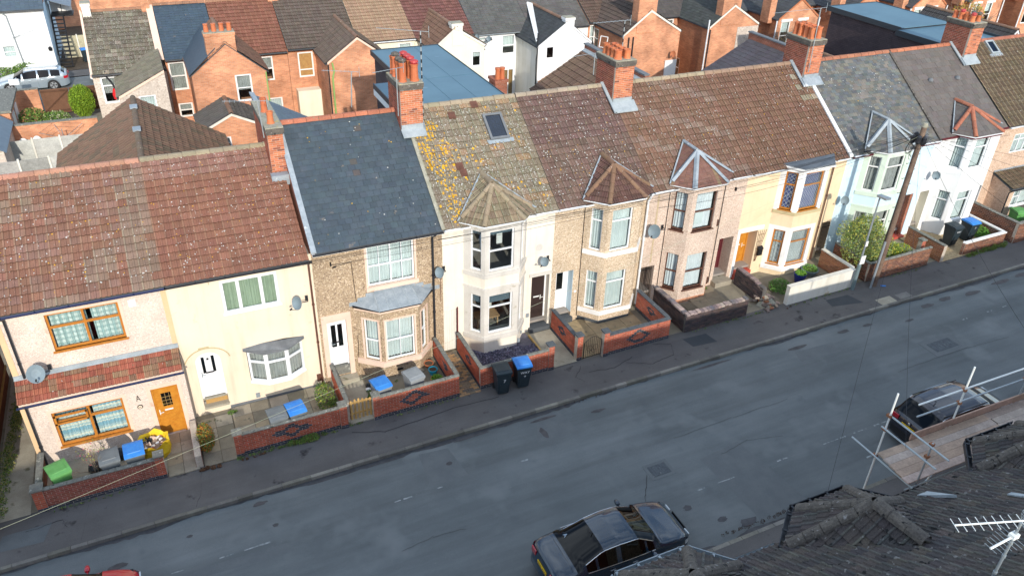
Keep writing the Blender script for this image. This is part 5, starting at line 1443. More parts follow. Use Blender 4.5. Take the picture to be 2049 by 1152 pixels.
# slate chippings
mb_v = []
part = strip('chippings_bed', 8.95, 11.85, -2.5, -.05, .015, 'slate_chips')
me = MB().prism([(-.03, -.02, 0), (.02, -.03, 0), (.035, .01, 0), (-.01, .03, 0)], (0, 0, .012)).mesh('chip')
sv = [v.co.copy() for v in me.vertices]; sf = [tuple(p.vertices) for p in me.polygons]; bv, bf, bc = [], [], []
for _ in range(5200):
    x, y = rng.uniform(8.98, 11.85), rng.uniform(-2.5, -.1)
    if y > -.72 and 9.2 < x < 11.75 and y > -.72: 
        if y > -.70 + max(0, 9.78 - x) * 1.2 + max(0, x - 11.18) * 1.2: continue
    if y > -.9 and x > 11.3: continue
    R_ = Matrix.Rotation(rng.uniform(0, 6.28), 3, 'Z') @ Matrix.Rotation(rng.gauss(0, .5), 3, 'X') @ Matrix.Rotation(rng.gauss(0, .5), 3, 'Y')
    k = len(bv); p = V3(x, y, .03 + rng.uniform(0, .03)); s_ = rng.uniform(.6, 1.3)
    c = rng.choice(((1, 1, 1.1), (1.6, 1.6, 1.7), (.6, .6, .7), (2.4, 2.4, 2.4), (1.2, 1.0, 1.1)))
    for q in sv: bv.append(p + R_ @ (q * s_)); bc.append(c)
    bf += [tuple(k + t for t in q) for q in sf]
ORG[part.name] = Vector((0, 0, 0)); joined_tiles(part, bv, bf, bc, 'slate_chips', name='slate_chippings')
bx = MB().frame(V3(11.86, -1.5, .02), (0.0, 1.15, 0), (.06, 0, 0), (0, 0, .08)).build('timber_edging', 'wood_yellow'); tag(bx, 'yellow timber edging board between the slate chippings and the concrete path', 'edging')

# ------------------------------------------------------------------ garden walls
def gwall(label, runs, top=.85, thick=.112, colfn=None, cop='coping', ch=.06, cw=.16, dark=False, copseg=.45, group='front garden walls', piers=(), cop_over=.024, coping=True, budget=300, skirt=.12):
    x0, y0 = runs[0][0][:2]
    t = thing('garden_wall', label, 'garden wall', tuple(V3(x0, y0)), group=group)
    bud = {'n': budget, 'dark': dark}
    for (a, b, fn) in runs:
        A, B_ = V3(a[0], a[1], -skirt * 0), V3(b[0], b[1], 0)
        d = (B_ - A)
        brick_run(t, A, B_, top, thick, fn or colfn, budget=bud)
        if coping:
            X = d.normalized()
            coping_run(t, A + Vector((0, 0, top)), B_ + Vector((0, 0, top)), cw, ch, cop, seg=copseg, over=cop_over, name='coping_stone', roundtop=(cop == 'coping'))
    for (px, py, pw, ph, cap) in piers:
        A = V3(px, py, 0); fn = redwall(False, 2) if not dark else colfn
        brick_run(t, A, A + Vector((pw, 0, 0)), ph, pw, fn, budget=bud)
        MB().frame(A + Vector((-.03, -.03, ph)), (pw + .06, 0, 0), (0, pw + .06, 0), (0, 0, .06)).build('pier_cap', cap, t)
    return t
DW = (.085, .062, .062)
def darkwall(uf, vf, u, j, nr): return jit(random.choice((DW, (.11, .075, .07), (.06, .05, .055))), .2)
def brownwall(uf, vf, u, j, nr):
    return jit(random.choice(((.20, .085, .05), (.15, .065, .045), (.25, .10, .055))), .2)
gwall('low red brick wall with crumbling concrete coping in front of the pink house at the far left', [((-5.62, -2.62), (-2.0, -2.62), redwall(False, 2, base=(.28, .085, .06)))], .80, cop='coping', piers=[(-5.68, -2.66, .30, .86, 'coping'), (-2.24, -2.64, .26, .90, 'coping')])
gwall('short rough wall with loose stones running back beside the leftmost house', [((-5.6, -.75), (-5.6, -2.3), brownwall)], .72, cop='coping', copseg=.35, cw=.2)
gwall('dark red path wall between the wood-effect door and the orange bush', [((-1.10, -.75), (-1.10, -2.62), redwall(False, 0, base=(.20, .06, .05)))], .50, thick=.215, coping=False, cop='coping')
gwall('red brick wall with blue diamond pattern in front of the smooth cream house', [((.26, -2.62), (3.80, -2.62), redwall(True, 2, .50))], .86, piers=[(.16, -2.66, .26, .95, 'coping'), (3.64, -2.68, .26, .95, 'coping')])
gwall('brick party wall running back to the white twin-pane door', [((3.92, -.15), (3.92, -2.42), redwall(False, 0))], .86, thick=.112)
gwall('red brick wall with blue diamond in front of the speckled brown house', [((4.86, -2.68), (8.0, -2.68), redwall(True, 2, .45)), ((8.0, -2.56), (8.0, -.15), redwall(True, 2, .45, half=2))], .92, piers=[(4.80, -2.70, .24, 1.02, 'coping')])
gwall('red brick wall around the slate chippings with dark coping', [((8.84, -.2), (8.84, -2.60), redwall(True, 2, .5, half=2)), ((8.84, -2.62), (11.62, -2.62), redwall(False, 2))], .92, piers=[(11.60, -2.66, .24, 1.12, 'coping_dark')])
gwall('red brick side wall with flat dark coping left of the arched iron gate', [((12.92, -.25), (12.92, -2.35), redwall(True, 2, .45, half=2))], .95, cop='coping_dark', ch=.045, piers=[(12.88, -2.55, .24, 1.12, 'coping_dark')])
gwall('red brick wall with blue diamond right of the arched iron gate', [((14.10, -2.70), (17.02, -2.70), redwall(True, 2, .5)), ((17.02, -2.58), (17.02, -.35), redwall(True, 2, .5, half=2))], .92, cop='coping_dark', ch=.045, cw=.18, piers=[(13.94, -2.74, .24, 1.12, 'coping_dark')])
# dark blue-brick wall with bricks on edge
t = gwall('dark purple brick wall topped with bricks laid on edge', [((17.80, -.3), (17.80, -2.58), darkwall), ((17.80, -2.66), (20.95, -2.66), darkwall)], .84, dark=True, coping=False)
for A, B_ in ((V3(17.78, -.3, .84), V3(17.78, -2.6, .84)), (V3(17.78, -2.68, .84), V3(20.9, -2.68, .84))):
    d = (B_ - A); n = int(d.length / .17); X = d.normalized(); Y = Vector((-X.y, X.x, 0)).normalized(); Z = X.cross(Y)
    for k in range(n):
        me = brick_mesh(.155, .215, .075); hh = rng.choice((0, 0, .05)) if k % 2 else 0
        inst('coping_brick', me, t, A + X * (k * .17) - Y * .05 + Z * (hh * .6), basis=(X, Y, Z), color=jit(rng.choice(((.34, .27, .25), (.22, .18, .18), (.42, .33, .30), (.16, .15, .16))), .15))
t = gwall('dark brick wall stepping down beside the orange door, broken at its front end', [((22.06, -.35), (22.06, -2.2), darkwall)], .78, thick=.215, dark=True, coping=False)
for k in range(10):
    inst('coping_brick', brick_mesh(.155, .215, .075), t, V3(22.05, -.4 - k * .18, .79 - max(0, k - 6) * .05), basis=(Vector((0, -1, 0)), Vector((1, 0, 0)), Vector((0, 0, 1))), color=jit((.25, .19, .18), .3))
bv, bf, bc = [], [], []
rub = thing('rubble_heap', 'collapsed end of the dark brick wall, grey mortar and broken bricks on the ground', 'rubble', tuple(V3(22.4, -2.3)))
m_ = MB(); n = 16
ring = [V3(22.3 + .55 * math.cos(6.283 * k / n) * rng.uniform(.7, 1.1), -2.35 + .42 * math.sin(6.283 * k / n) * rng.uniform(.7, 1.1), .0) for k in range(n)]
top = V3(22.25, -2.2, .42)
mid = [a.lerp(top, .45) + Vector((0, 0, rng.uniform(-.05, .08))) for a in ring]
for k in range(n):
    m_.poly([ring[k], ring[(k + 1) % n], mid[(k + 1) % n], mid[k]]); m_.poly([mid[k], mid[(k + 1) % n], top])
m_.build('mortar_slump', 'cement', rub)
for _ in range(46):
    a = Matrix.Rotation(rng.uniform(0, 6.28), 3, 'Z') @ Matrix.Rotation(rng.gauss(0, .4), 3, 'X')
    x, y = rng.uniform(21.9, 22.8), rng.uniform(-2.7, -1.9); h = max(0, .42 - .75 * math.hypot(x - 22.25, y + 2.2))
    inst('brick', brick_mesh(.18, .1, .06), rub, V3(x, y, h), basis=(a.col[0], a.col[1], a.col[2]), color=jit(rng.choice(((.30, .13, .07), (.2, .16, .14), (.4, .32, .26))), .2))
# white rendered wall
def plainwall(label, pts, top, thick, m, capm, group='front garden walls', cap=.05, brickside=None):
    x0, y0 = pts[0]; t = thing('garden_wall', label, 'garden wall', tuple(V3(x0, y0)), group=group)
    for a, b in zip(pts[:-1], pts[1:]):
        A, B_ = V3(*a), V3(*b); d = B_ - A; X = d.normalized(); Y = Vector((-X.y, X.x, 0)).normalized()
        MB().frame(A, d, Y * thick, (0, 0, top)).build('rendered_face', m, t)
        MB().frame(A - Y * .02 + Vector((0, 0, top + .001)), d, Y * (thick + .04), (0, 0, cap)).build('capping', capm, t)
    return t
t = plainwall('cream-painted front wall with flaking paint below the orange leaded windows', [(23.05, -2.72), (26.75, -2.72)], .86, .2, 'offwhite_wall', 'offwhite_wall')
gwall('orange-brown brick side wall with white top right of the potted plants', [((26.68, -.65), (26.68, -2.52), lambda a, b, c, d, e: jit((.36, .15, .07), .2))], .86, cop='offwhite_wall', ch=.05, cw=.2)
gwall('brown brick wall round the overgrown shrub beside the telegraph pole', [((27.62, -.5), (27.62, -2.6), brownwall), ((27.62, -2.66), (31.45, -2.66), brownwall)], .92, cop='coping', piers=[(31.3, -2.2, .24, 1.05, 'coping')])
gwall('brown brick side wall left of the gravel yard with the two dark bins', [((32.20, -.6), (32.20, -2.72), lambda a, b, c, d, e: jit((.33, .14, .07), .22))], .85, cop='coping', cw=.2, thick=.215)
gwall('low brown brick wall with white capping in front of the gravel yard', [((33.7, -2.55), (33.75, -2.66), brownwall), ((33.75, -2.68), (36.55, -2.68), brownwall), ((36.55, -2.56), (36.55, -.5), brownwall)], .62, cop='white_paint', cw=.17, ch=.06)
gwall('tall brown brick wall left of the tiled porch at the right edge', [((37.05, -.2), (37.05, -2.8), brownwall), ((37.05, -2.84), (44, -2.84), brownwall)], 1.05, cop='coping', cw=.22, thick=.16)

# ------------------------------------------------------------------ gates
g = thing('picket_gate', 'small yellow timber picket gate between two brick walls', 'gate', tuple(V3(4.05, -2.4)))
for k in range(6):
    x = 4.06 + k * .135; h = .86 + .05 * math.sin(k)
    MB().prism([V3(x, -2.42, .06), V3(x + .065, -2.42, .06), V3(x + .065, -2.42, h), V3(x + .033, -2.42, h + .04), V3(x, -2.42, h)], (0, .02, 0)).build('picket', 'wood_yellow', g).color = (*jit((1, 1, 1), .15), 1)
for h in (.25, .72): MB().frame(V3(4.04, -2.395, h), (.78, 0, .016), (0, .03, 0), (0, 0, .07)).build('rail', 'wood_yellow', g)
MB().frame(V3(4.02, -2.36, .0), (.06, 0, 0), (0, .06, 0), (0, 0, .9)).build('post', 'wood_brown', g)
MB().frame(V3(4.0, -2.6, 0), (.9, 0, .02), (0, .3, 0), (0, 0, .05)).build('threshold', 'concrete', g)
g = thing('iron_gate', 'black wrought iron garden gate with an arched top between brick piers', 'gate', tuple(V3(13.2, -2.6)))
m_ = MB()
for k in range(10):
    x = 13.16 + k * .083; h = .78 + .22 * math.sin(math.pi * k / 9); m_.tube(V3(x, -2.6, .08), V3(x, -2.6, h), .007, n=5)
m_.build('bars', 'iron', g)
f_ = MB(); arc = [V3(13.14 + .77 * k / 12, -2.6, .78 + .24 * math.sin(math.pi * k / 12)) for k in range(13)]
f_.path(arc, .012, 6).tube(V3(13.14, -2.6, .06), V3(13.14, -2.6, .8), .014).tube(V3(13.91, -2.6, .06), V3(13.91, -2.6, .8), .014).tube(V3(13.14, -2.6, .1), V3(13.91, -2.6, .1), .012)
f_.build('frame', 'iron', g)
f_ = MB()
for c, r_ in (((13.4, .5), .12), ((13.66, .5), .12), ((13.53, .3), .1)): f_.path([V3(c[0] + r_ * math.cos(t_ / 2), -2.6, c[1] + r_ * math.sin(t_ / 2)) for t_ in range(13)], .006, 5)
f_.build('scrolls', 'iron', g)

# ------------------------------------------------------------------ wheelie bins
def wheelie(x, y, rz, lid, body, label, mark=None, group='wheelie bins', s=1.0, tilt=0):
    t = thing('wheelie_bin', label, 'bin', tuple(V3(x, y, .015)), rz, group, local=True)
    b = MB()                                                  # front is -y; hinge and wheels at +y
    lo = [(-.20, -.22), (.20, -.22), (.20, .20), (-.20, .20)]; hi = [(-.27, -.33), (.27, -.33), (.27, .30), (-.27, .30)]
    z0, z1 = .05, .95
    for k in range(4):
        a, c = lo[k], lo[(k + 1) % 4]; d, e = hi[(k + 1) % 4], hi[k]
        b.poly([(*a, z0), (*c, z0), (*d, z1), (*e, z1)])
    b.poly([(*p, z0) for p in lo[::-1]])
    b.box(-.29, .29, -.35, .32, .95, 1.0)
    b.frame((-.14, -.235, .10), (.28, 0, 0), (0, -.02, .0), (-.0, -.06, .45))
    b.build('body', body, t)
    l = MB()
    pr = [(-.36, 1.0), (-.35, 1.045), (-.20, 1.085), (.22, 1.085), (.34, 1.05), (.34, 1.0)]
    l.prism([(-.30, a, c) for a, c in pr], (.60, 0, 0)); l.prism([(-.19, a * .62 - .02, c * 1.0 + .012) for a, c in ((-.36, 1.05), (-.33, 1.083), (.30, 1.083), (.33, 1.05))], (.38, 0, 0))
    l.box(-.20, .20, .33, .37, 1.0, 1.03)
    L_ = l.build('lid', lid, t)
    MB().tube((-.22, .37, 1.0), (.22, .37, 1.0), .016).tube((-.22, .37, 1.0), (-.22, .30, .97), .014).tube((.22, .37, 1.0), (.22, .30, .97), .014).build('handle', body, t)
    for sx in (-.22, .22):
        MB().lathe((sx - .03, .26, .10), [(.10, 0), (.105, .01), (.105, .05), (.10, .06)], 12, axis='x').build('wheel', 'rubber', t)
    if mark:
        for txt, sz, z, mt in mark: text(txt, sz, mt, t, (.02, -(.22 + .1225 * (z - .05)) - .014, z), (1, 0, 0), (0, -.12, 1), 'bin_number')
    return t
G_ = 'wheelie bins'
wheelie(-4.93, -2.08, .35, 'bin_green', 'bin_green', 'bright green wheelie bin behind the wall of the leftmost house')
wheelie(-3.50, -2.12, .10, 'bin_grey', 'bin_grey', 'grey wheelie bin beside the bare shrub at the leftmost house')
wheelie(-2.78, -2.10, .06, 'bin_blue', 'bin_grey', 'grey wheelie bin with blue lid next to the yellow rubble bag')
wheelie(1.64, -2.22, .10, 'bin_grey', 'bin_grey', 'grey-lidded bin in front of the cream house, low behind the wall')
wheelie(2.27, -2.16, .12, 'bin_blue', 'bin_grey', 'blue-lidded bin beside a grey bin in front of the cream house')
wheelie(5.27, -2.05, .16, 'bin_blue', 'bin_lightgrey', 'blue-lidded pale bin nearest the picket gate')
wheelie(6.47, -2.05, .20, 'bin_lightgrey', 'bin_lightgrey', 'light grey wheelie bin below the lead-roofed bay window')
wheelie(9.50, -3.02, -.10, 'bin_dark', 'bin_dark', 'dark green-grey wheelie bin numbered 7 standing on the pavement', [('7', .20, .66, 'white_mark')])
wheelie(10.33, -2.98, -.12, 'bin_blue', 'bin_dark', 'dark wheelie bin with blue lid and white flower mark on the pavement', [('7', .18, .56, 'white_mark'), ('WAY', .15, .78, 'white_mark')])
wheelie(34.05, -1.62, .0, 'bin_dark', 'bin_dark', 'dark wheelie bin with a white label on the gravel yard', [('WAY', .12, .80, 'white_mark')])
wheelie(35.20, -1.62, -.05, 'bin_blue', 'bin_dark', 'blue-lidded dark bin standing on the gravel yard at the right', [('7', .15, .78, 'white_mark')])
wheelie(38.45, -1.75, -.3, 'bin_green', 'bin_green', 'green wheelie bin in front of the tiled porch at the right edge')
wheelie(39.6, -2.0, .1, 'bin_dark', 'bin_dark', 'black wheelie bin at the right edge beside the green one')
# flower marks on the pavement blue bin
# ------------------------------------------------------------------ things in the gardens
bag = thing('rubble_bag', 'torn yellow bag filled with rubble and black plastic by the wood-effect front door', 'rubble bag', tuple(V3(-2.25, -1.35)))
bm_ = MB(); n = 18; rings_ = []
for z, r_ in ((0, .40), (.25, .46), (.5, .44), (.66, .47), (.60, .40), (.45, .36)):
    rings_.append([V3(-2.25 + r_ * 1.05 * math.cos(6.283 * k / n) * (1 + .07 * math.sin(k * 2.7 + z * 9)), -1.4 + r_ * math.sin(6.283 * k / n) * (1 + .07 * math.cos(k * 1.9 + z * 7)), z + .05 * math.sin(k * 2.1) * (z > .3)) for k in range(n)])
for a, b in zip(rings_[:-1], rings_[1:]):
    for k in range(n): bm_.poly([a[k], a[(k + 1) % n], b[(k + 1) % n], b[k]])
bm_.build('sack', 'yellow_bag', bag)
bm_ = MB().poly(rings_[-1]); bm_.build('fill', 'rubble', bag)
for k in range(40):
    x, y = -2.25 + rng.uniform(-.3, .3), -1.4 + rng.uniform(-.26, .26); s_ = rng.uniform(.03, .08)
    R_ = Matrix.Rotation(rng.uniform(0, 6.28), 3, Vector((rng.random(), rng.random(), 1)).normalized())
    dark = x < -2.3 and y > -1.45
    p_ = V3(x, y, .47 + rng.uniform(0, .08))
    MB().frame(p_, R_ @ Vector((s_ * 1.6, 0, 0)), R_ @ Vector((0, s_, 0)), R_ @ Vector((0, 0, s_ * .6))).build('rubble_piece', rng.choice(('rubble', 'pink_trim', 'white_paint', 'terracotta')) if not dark else 'black_plastic', bag)
bs = thing('black_sack', 'black plastic sacks slumped behind the grey bin under the striped curtains', 'sack', tuple(V3(-4.0, -1.3)))
m_ = MB()
for cx, cy, r_ in ((-4.05, -1.45, .22), (-3.3, -1.1, .2)): m_.lathe(V3(cx, cy, 0), [(r_ * .8, 0), (r_ * 1.1, .12), (r_, .25), (r_ * .5, .36), (.03, .42)], 9)
m_.build('sack', 'black_plastic', bs)
bush = thing('bare_shrub', 'nearly leafless shrub with a few pink flowers between the bins', 'shrub', tuple(V3(-4.0, -2.0)))
st = MB(); random.seed(3)
for k in range(3): branch(st, V3(-3.98 + k * .04, -1.95, 0), Vector((rng.uniform(-.2, .2), rng.uniform(-.1, .1), 1)).normalized(), .45, .022, 4, .5)
st.build('stems', 'bark', bush)
leaf_cluster('leaves', [(V3(-3.98, -1.9, 1.2), (.5, .3, .45))], 90, .035, [(.25, .3, .08), (.5, .12, .16), (.4, .36, .08)], parent=bush, kind='stuff')
def shrub(label, c, r_, n, size, cols, cat='shrub', name='shrub', stems=4, h=.0, extra=(), kind=None):
    t = thing(name, label, cat, tuple(V3(c[0], c[1])))
    s_ = MB()
    for k in range(stems):
        d = Vector((rng.uniform(-.35, .35), rng.uniform(-.3, .3), 1)).normalized(); branch(s_, V3(c[0] + rng.uniform(-.1, .1), c[1] + rng.uniform(-.1, .1), h), d, r_[2] * .8, .016, 2, .5)
    s_.build('stems', 'bark', t)
    leaf_cluster('foliage', [(V3(c[0], c[1], c[2]), r_)] + [(V3(*e[0]), e[1]) for e in extra], n, size, cols, parent=t, kind='stuff')
    return t
shrub('rounded bush with orange berries beside the cream house path', (-.68, -1.65, .38), (.30, .62, .40), 2600, .032, [(.16, .20, .04), (.10, .16, .03), (.55, .16, .02), (.28, .26, .05)])
shrub('green weedy shrub in the corner of the cream house garden', (3.45, -1.2, .35), (.36, .8, .40), 1500, .035, GREENS + [(.35, .34, .05)])
shrub('large overgrown green and yellow shrub beside the street lamp', (28.2, -1.5, 1.35), (1.05, .9, 1.3), 12000, .042, [(.14, .23, .05), (.22, .32, .09), (.38, .44, .13), (.30, .36, .16), (.58, .52, .10)], stems=9,
      extra=[((27.9, -1.7, 2.3), (.7, .6, .6)), ((29.0, -1.7, 1.0), (.8, .7, .8)), ((28.0, -2.1, .8), (.6, .4, .6)), ((27.3, -1.2, 2.0), (.5, .4, .5))])
shrub('yellow-flowering bush right of the telegraph pole', (30.1, -1.95, .55), (.85, .55, .5), 4200, .035, [(.22, .34, .06), (.30, .40, .08), (.60, .52, .03), (.14, .24, .05)], extra=[((29.7, -2.0, .8), (.4, .4, .4))])
shrub('low green plant on the soil behind the rubble', (23.6, -1.65, .22), (.55, .55, .25), 1800, .035, [(.12, .26, .05), (.16, .32, .07), (.09, .2, .04)])
shrub('leafy green plant behind the white-capped wall', (36.1, -1.5, .3), (.42, .7, .28), 1400, .04, [(.14, .34, .05), (.18, .42, .07), (.10, .24, .04)])
def weeds(name, label, runs, n, size, cols, cat='weeds'):
    cs = []
    for (x0, y0), (x1, y1), r_ in runs:
        k = max(2, int(math.hypot(x1 - x0, y1 - y0) / .16))
        for q in range(k):
            cs.append((V3(x0 + (x1 - x0) * q / k + rng.uniform(-.08, .08), y0 + (y1 - y0) * q / k + rng.uniform(-.04, .04), r_ * .4), (r_ * rng.uniform(.5, 1.3), r_ * rng.uniform(.4, .9), r_ * rng.uniform(.4, 1.2))))
    o = leaf_cluster(name, cs, n, size, cols, kind='stuff'); return tag(o, label, cat)
weeds('weeds', 'weeds and moss growing at the foot of the garden walls', [((.2, -2.74), (3.6, -2.74), .09), ((2.0, -2.76), (2.9, -2.8), .18), ((-5.4, -2.74), (-2.6, -2.74), .06), ((4.0, -2.62), (4.6, -2.62), .09), ((5.6, -2.8), (8.0, -2.78), .06), ((34.0, -2.86), (36.7, -2.84), .16), ((20.0, -2.78), (22.0, -2.75), .07), ((23.2, -2.85), (26.7, -2.82), .06), ((29, -2.8), (31, -2.8), .06), ((18.2, -2.75), (20.6, -2.75), .05)], 8000, .026, GREENS + [(.2, .12, .06)])
weeds('weeds', 'green weeds sprouting on the patios and path edges', [((.45, -.35), (.15, -.30), .13), ((-.5, -.5), (-.1, -.45), .08), ((5.4, -2.4), (7.6, -2.35), .10), ((5.0, -1.2), (5.1, -2.0), .14), ((20.4, -.25), (20.7, -.3), .1), ((5.9, -.95), (7.3, -.8), .07), ((27.0, -1.6), (26.8, -2.4), .12), ((25.6, -.95), (26.0, -1.0), .12)], 3600, .028, GREENS)
weeds('ground_cover', 'patchy green and straw weeds along the far-left alley edge', [((-6.45, 4.5), (-6.75, -2.5), .16), ((-6.6, 4), (-6.95, -2.5), .12)], 5200, .03, GREENS + [(.5, .45, .15), (.4, .36, .12)])
weeds('dead_leaves', 'brown dead leaves heaped at the end of the path wall', [((-1.0, -2.78), (-.3, -2.85), .10), ((.3, -2.8), (1.2, -2.85), .06), ((22.9, -2.9), (23.3, -2.9), .05)], 1300, .022, [(.16, .07, .04), (.24, .12, .06), (.1, .05, .03)], 'leaves')
mb_ = weeds('kerb_litter', 'dark leaf litter lying in the gutter along the kerb', [((11.3, -4.72), (14.0, -4.68), .05), ((12.8, -11.8), (16, -11.85), .07)], 900, .02, [(.05, .035, .03), (.09, .05, .035)], 'leaves')
def potp(label, x, y, r_, h, m, plant=None, name='plant_pot', cat='plant pot', base=0.0):
    t = thing(name, label, cat, tuple(V3(x, y, base)))
    MB().lathe(V3(x, y, base + .01), [(r_ * .68, 0), (r_ * .95, h * .8), (r_, h * .82), (r_, h), (r_ * .86, h), (r_ * .8, h * .85), (0.01, h * .85)], 14, cap=False).build('pot', m, t)
    MB().lathe(V3(x, y, base + h * .86), [(r_ * .82, 0), (r_ * .8, .01)], 12).build('compost', 'soil', t)
    if plant: leaf_cluster('plant', [(V3(x, y, base + h + .04), (r_ * .9, r_ * .9, .10))], plant, .03, [(.2, .42, .05), (.28, .5, .08), (.14, .3, .04)], parent=t, kind='stuff')
    return t
potp('terracotta pot with bright green plant in front of the brick side wall', 7.45, -1.75, .24, .30, 'terracotta', 500)
potp('teal blue pot with a red rim stone inside, second from the drainpipe', 7.55, -1.05, .18, .22, 'teal_pot')
potp('small terracotta saucer pot nearest the drainpipe', 7.55, -.55, .19, .16, 'terracotta')
potp('glazed dark blue pot with bright green leaves behind the white wall', 24.85, -1.45, .29, .46, 'blue_pot', 700)
potp('wide grey bowl planter with dark foliage near the brick side wall', 25.75, -1.1, .40, .30, 'grey_pot', 500)
cn = MB().lathe(V3(7.05, -2.1, 0), [(.15, 0), (.15, .03), (.09, .04), (.03, .38), (.0, .38)], 12, cap=False).build('garden_cone', 'cone'); tag(cn, 'faded orange plastic cone standing in front of the terracotta pot', 'cone')
jk = thing('plastic_litter', 'black and white plastic bags left on the step below the bay window', 'litter', tuple(V3(5.25, -.9)))
m_ = MB()
for k in range(5): m_.lathe(V3(5.1 + .13 * k, -.85 + .05 * math.sin(k * 2), .03), [(.09, 0), (.12, .05), (.07, .13), (.01, .17)], 7)
m_.build('black_bags', 'black_plastic', jk)
MB().lathe(V3(5.05, -1.0, .02), [(.08, 0), (.1, .04), (.02, .08)], 7).build('white_bag', 'white_mark', jk)
db = MB().frame(V3(7.0, -.9, .02), (.3, .12, 0), (-.08, .2, 0), (0, 0, .06)).frame(V3(7.05, -.85, .08), (.2, .08, 0), (-.05, .12, 0), (0, 0, .03)).build('drain_surround', 'concrete'); tag(db, 'square concrete drain surround at the foot of the bay window', 'drain')
# ------------------------------------------------------------------ poles
tp = thing('telegraph_pole', 'dark wooden telegraph pole with step irons and a tangle of cables on top', 'telegraph pole', tuple(V3(27.75, -3.0)), local=True)
tx = Vector((0, 0, 0)); topv = Vector((.05, -.05, 7.45))
MB().tube((0, 0, 0), topv, .145, .105, 14).build('pole', 'wood_pole', tp)
MB().tube(topv, topv + Vector((0, 0, .16)), .12, .09, 12).build('pole_cap', 'cement', tp)
m_ = MB()
for k in range(14):
    z = 2.6 + k * .33; s_ = 1 if k % 2 else -1; m_.tube((s_ * .12, 0, z), (s_ * .30, -.02, z), .010, n=5).tube((s_ * .30, -.02, z), (s_ * .30, -.02, z + .04), .010, n=5)
m_.build('step_irons', 'iron', tp)
for a in range(5):
    t_ = a * 1.256; MB().lathe((.22 * math.cos(t_), .22 * math.sin(t_), 6.72 + .06 * (a % 2)), [(.05, 0), (.10, .06), (.10, .3), (.04, .36)], 8).build('junction_box', 'pvc_black', tp)
m_ = MB()
for k in range(14):
    t0 = rng.uniform(0, 6.28); c = Vector((.25 * math.cos(t0), .25 * math.sin(t0), 6.5 + rng.uniform(-.2, .5)))
    m_.path([c + Vector((.16 * math.cos(q * .7), .1 * math.sin(q * .7), .22 * math.sin(q * .7 + 1))) for q in range(9)], .008, 4)
m_.build('cable_loops', 'wire', tp)
m_ = MB().tube((-.18, -.05, .0), (-.14, -.05, 4.6), .012, n=5).tube((-.13, .02, .5), (-.09, -.02, 6.6), .010, n=5); m_.build('riser_cable', 'wire', tp)
MB().tube((-.28, -.12, 0), (-.20, -.10, 2.3), .05, n=8).build('cable_guard', 'pvc_grey', tp)
lp = thing('street_lamp', 'slim grey street lamp with a flat lantern in front of the overgrown shrub', 'street lamp', tuple(V3(26.64, -2.88)), local=True)
MB().tube((0, 0, 0), (0, 0, 1.25), .085, .085, 12).tube((0, 0, 1.25), (0, 0, 1.32), .085, .05, 12).build('base_sleeve', 'grey_pot', lp)
MB().tube((0, 0, 1.3), (0, -.02, 4.55), .045, .035, 10).build('column', 'steel', lp)
MB().prism([(-.14, -.45, 4.56), (.14, -.45, 4.56), (.12, .06, 4.52), (-.12, .06, 4.52)], (0, 0, .09)).build('lantern', 'steel', lp)
MB().box(-.11, .11, -.41, -.08, 4.535, 4.556).build('lamp_glass', 'white_paint', lp)
MB().box(-.13, .13, -.105, -.08, 1.35, 1.75).build('notice_plate', 'white_paint', lp)
MB().box(-.07, .07, -.065, -.055, 2.2, 2.45).build('notice_plate', 'white_paint', lp)
cr_ = thing('loose_pipe_bracket', 'small pale tube clip lying at the foot of the telegraph pole', 'clip', tuple(V3(28.0, -3.2)), local=True)
MB().tube((0, 0, .03), (.2, -.1, .03), .03, n=6).build('clip', 'bin_blue', cr_)
# wires from the pole to the houses, each sagging
top0 = V3(27.75, -3.0) + topv + Vector((0, 0, -.35))
def wire(a, b, label, sag=.25, r_=.006, m='wire', group='telephone wires from the pole', n=10):
    a, b = Vector(a), Vector(b); pts = [a.lerp(b, k / n) - Vector((0, 0, sag * 4 * (k / n) * (1 - k / n))) for k in range(n + 1)]
    o = MB().path(pts, r_, 4).build('telephone_wire', m); tag(o, label, 'wire', group); return o
ends = [((-2.75, -.05, 5.35), 'pink house above its upper window'), ((.95, -.05, 5.40), 'cream house beside its eaves'), ((4.34, -.12, 5.08), 'speckled house at its left bracket'), ((8.2, -.1, 5.3), 'lichened-roof house'), ((12.6, -.1, 5.4), 'white house above the round plaque'), ((17.6, -.1, 5.2), 'beige house over the passage'), ((21.45, -.1, 5.1), 'pinkish house bracket'), ((23.1, -.1, 5.4), 'cream leaded-window house'), ((33.6, -.1, 5.3), 'white house'), ((38.0, -.1, 5.3), 'right-hand pinkish house')]
for k, (e, n_) in enumerate(ends): wire(top0 + Vector((-.15, rng.uniform(-.1, .1), rng.uniform(-.15, .2))), e, 'thin overhead wire running from the pole to the ' + n_, sag=.25 + .006 * abs(e[0] - 27))
wire(top0, (17.6, -.1, 4.9), 'lower sagging wire running from the pole towards the passage', .5)
for k, e in enumerate(((14.6, -15.0, 5.9), (20, -15.8, 5.8), (27, -16, 5.7), (33, -16, 5.7), (40, -16, 5.7), (48, -16, 5.6), (11.5, -15.6, 6.2))):
    wire(top0, e, 'overhead wire crossing the road from the pole towards ' + ('the mossy bay gutter', 'the scaffold', 'the near roofs just outside the frame', 'the right-hand near roofs', 'the far end of the near row', 'the last near house down the road', 'the nearest dark roofs')[k], .45, group='telephone wires crossing the road')
wire(top0, (-34, -16.0, 5.9), 'pale yellow-green wire crossing low over the leftmost garden wall', .6, .0032, 'wire_pale', 'single pale wire', 12)
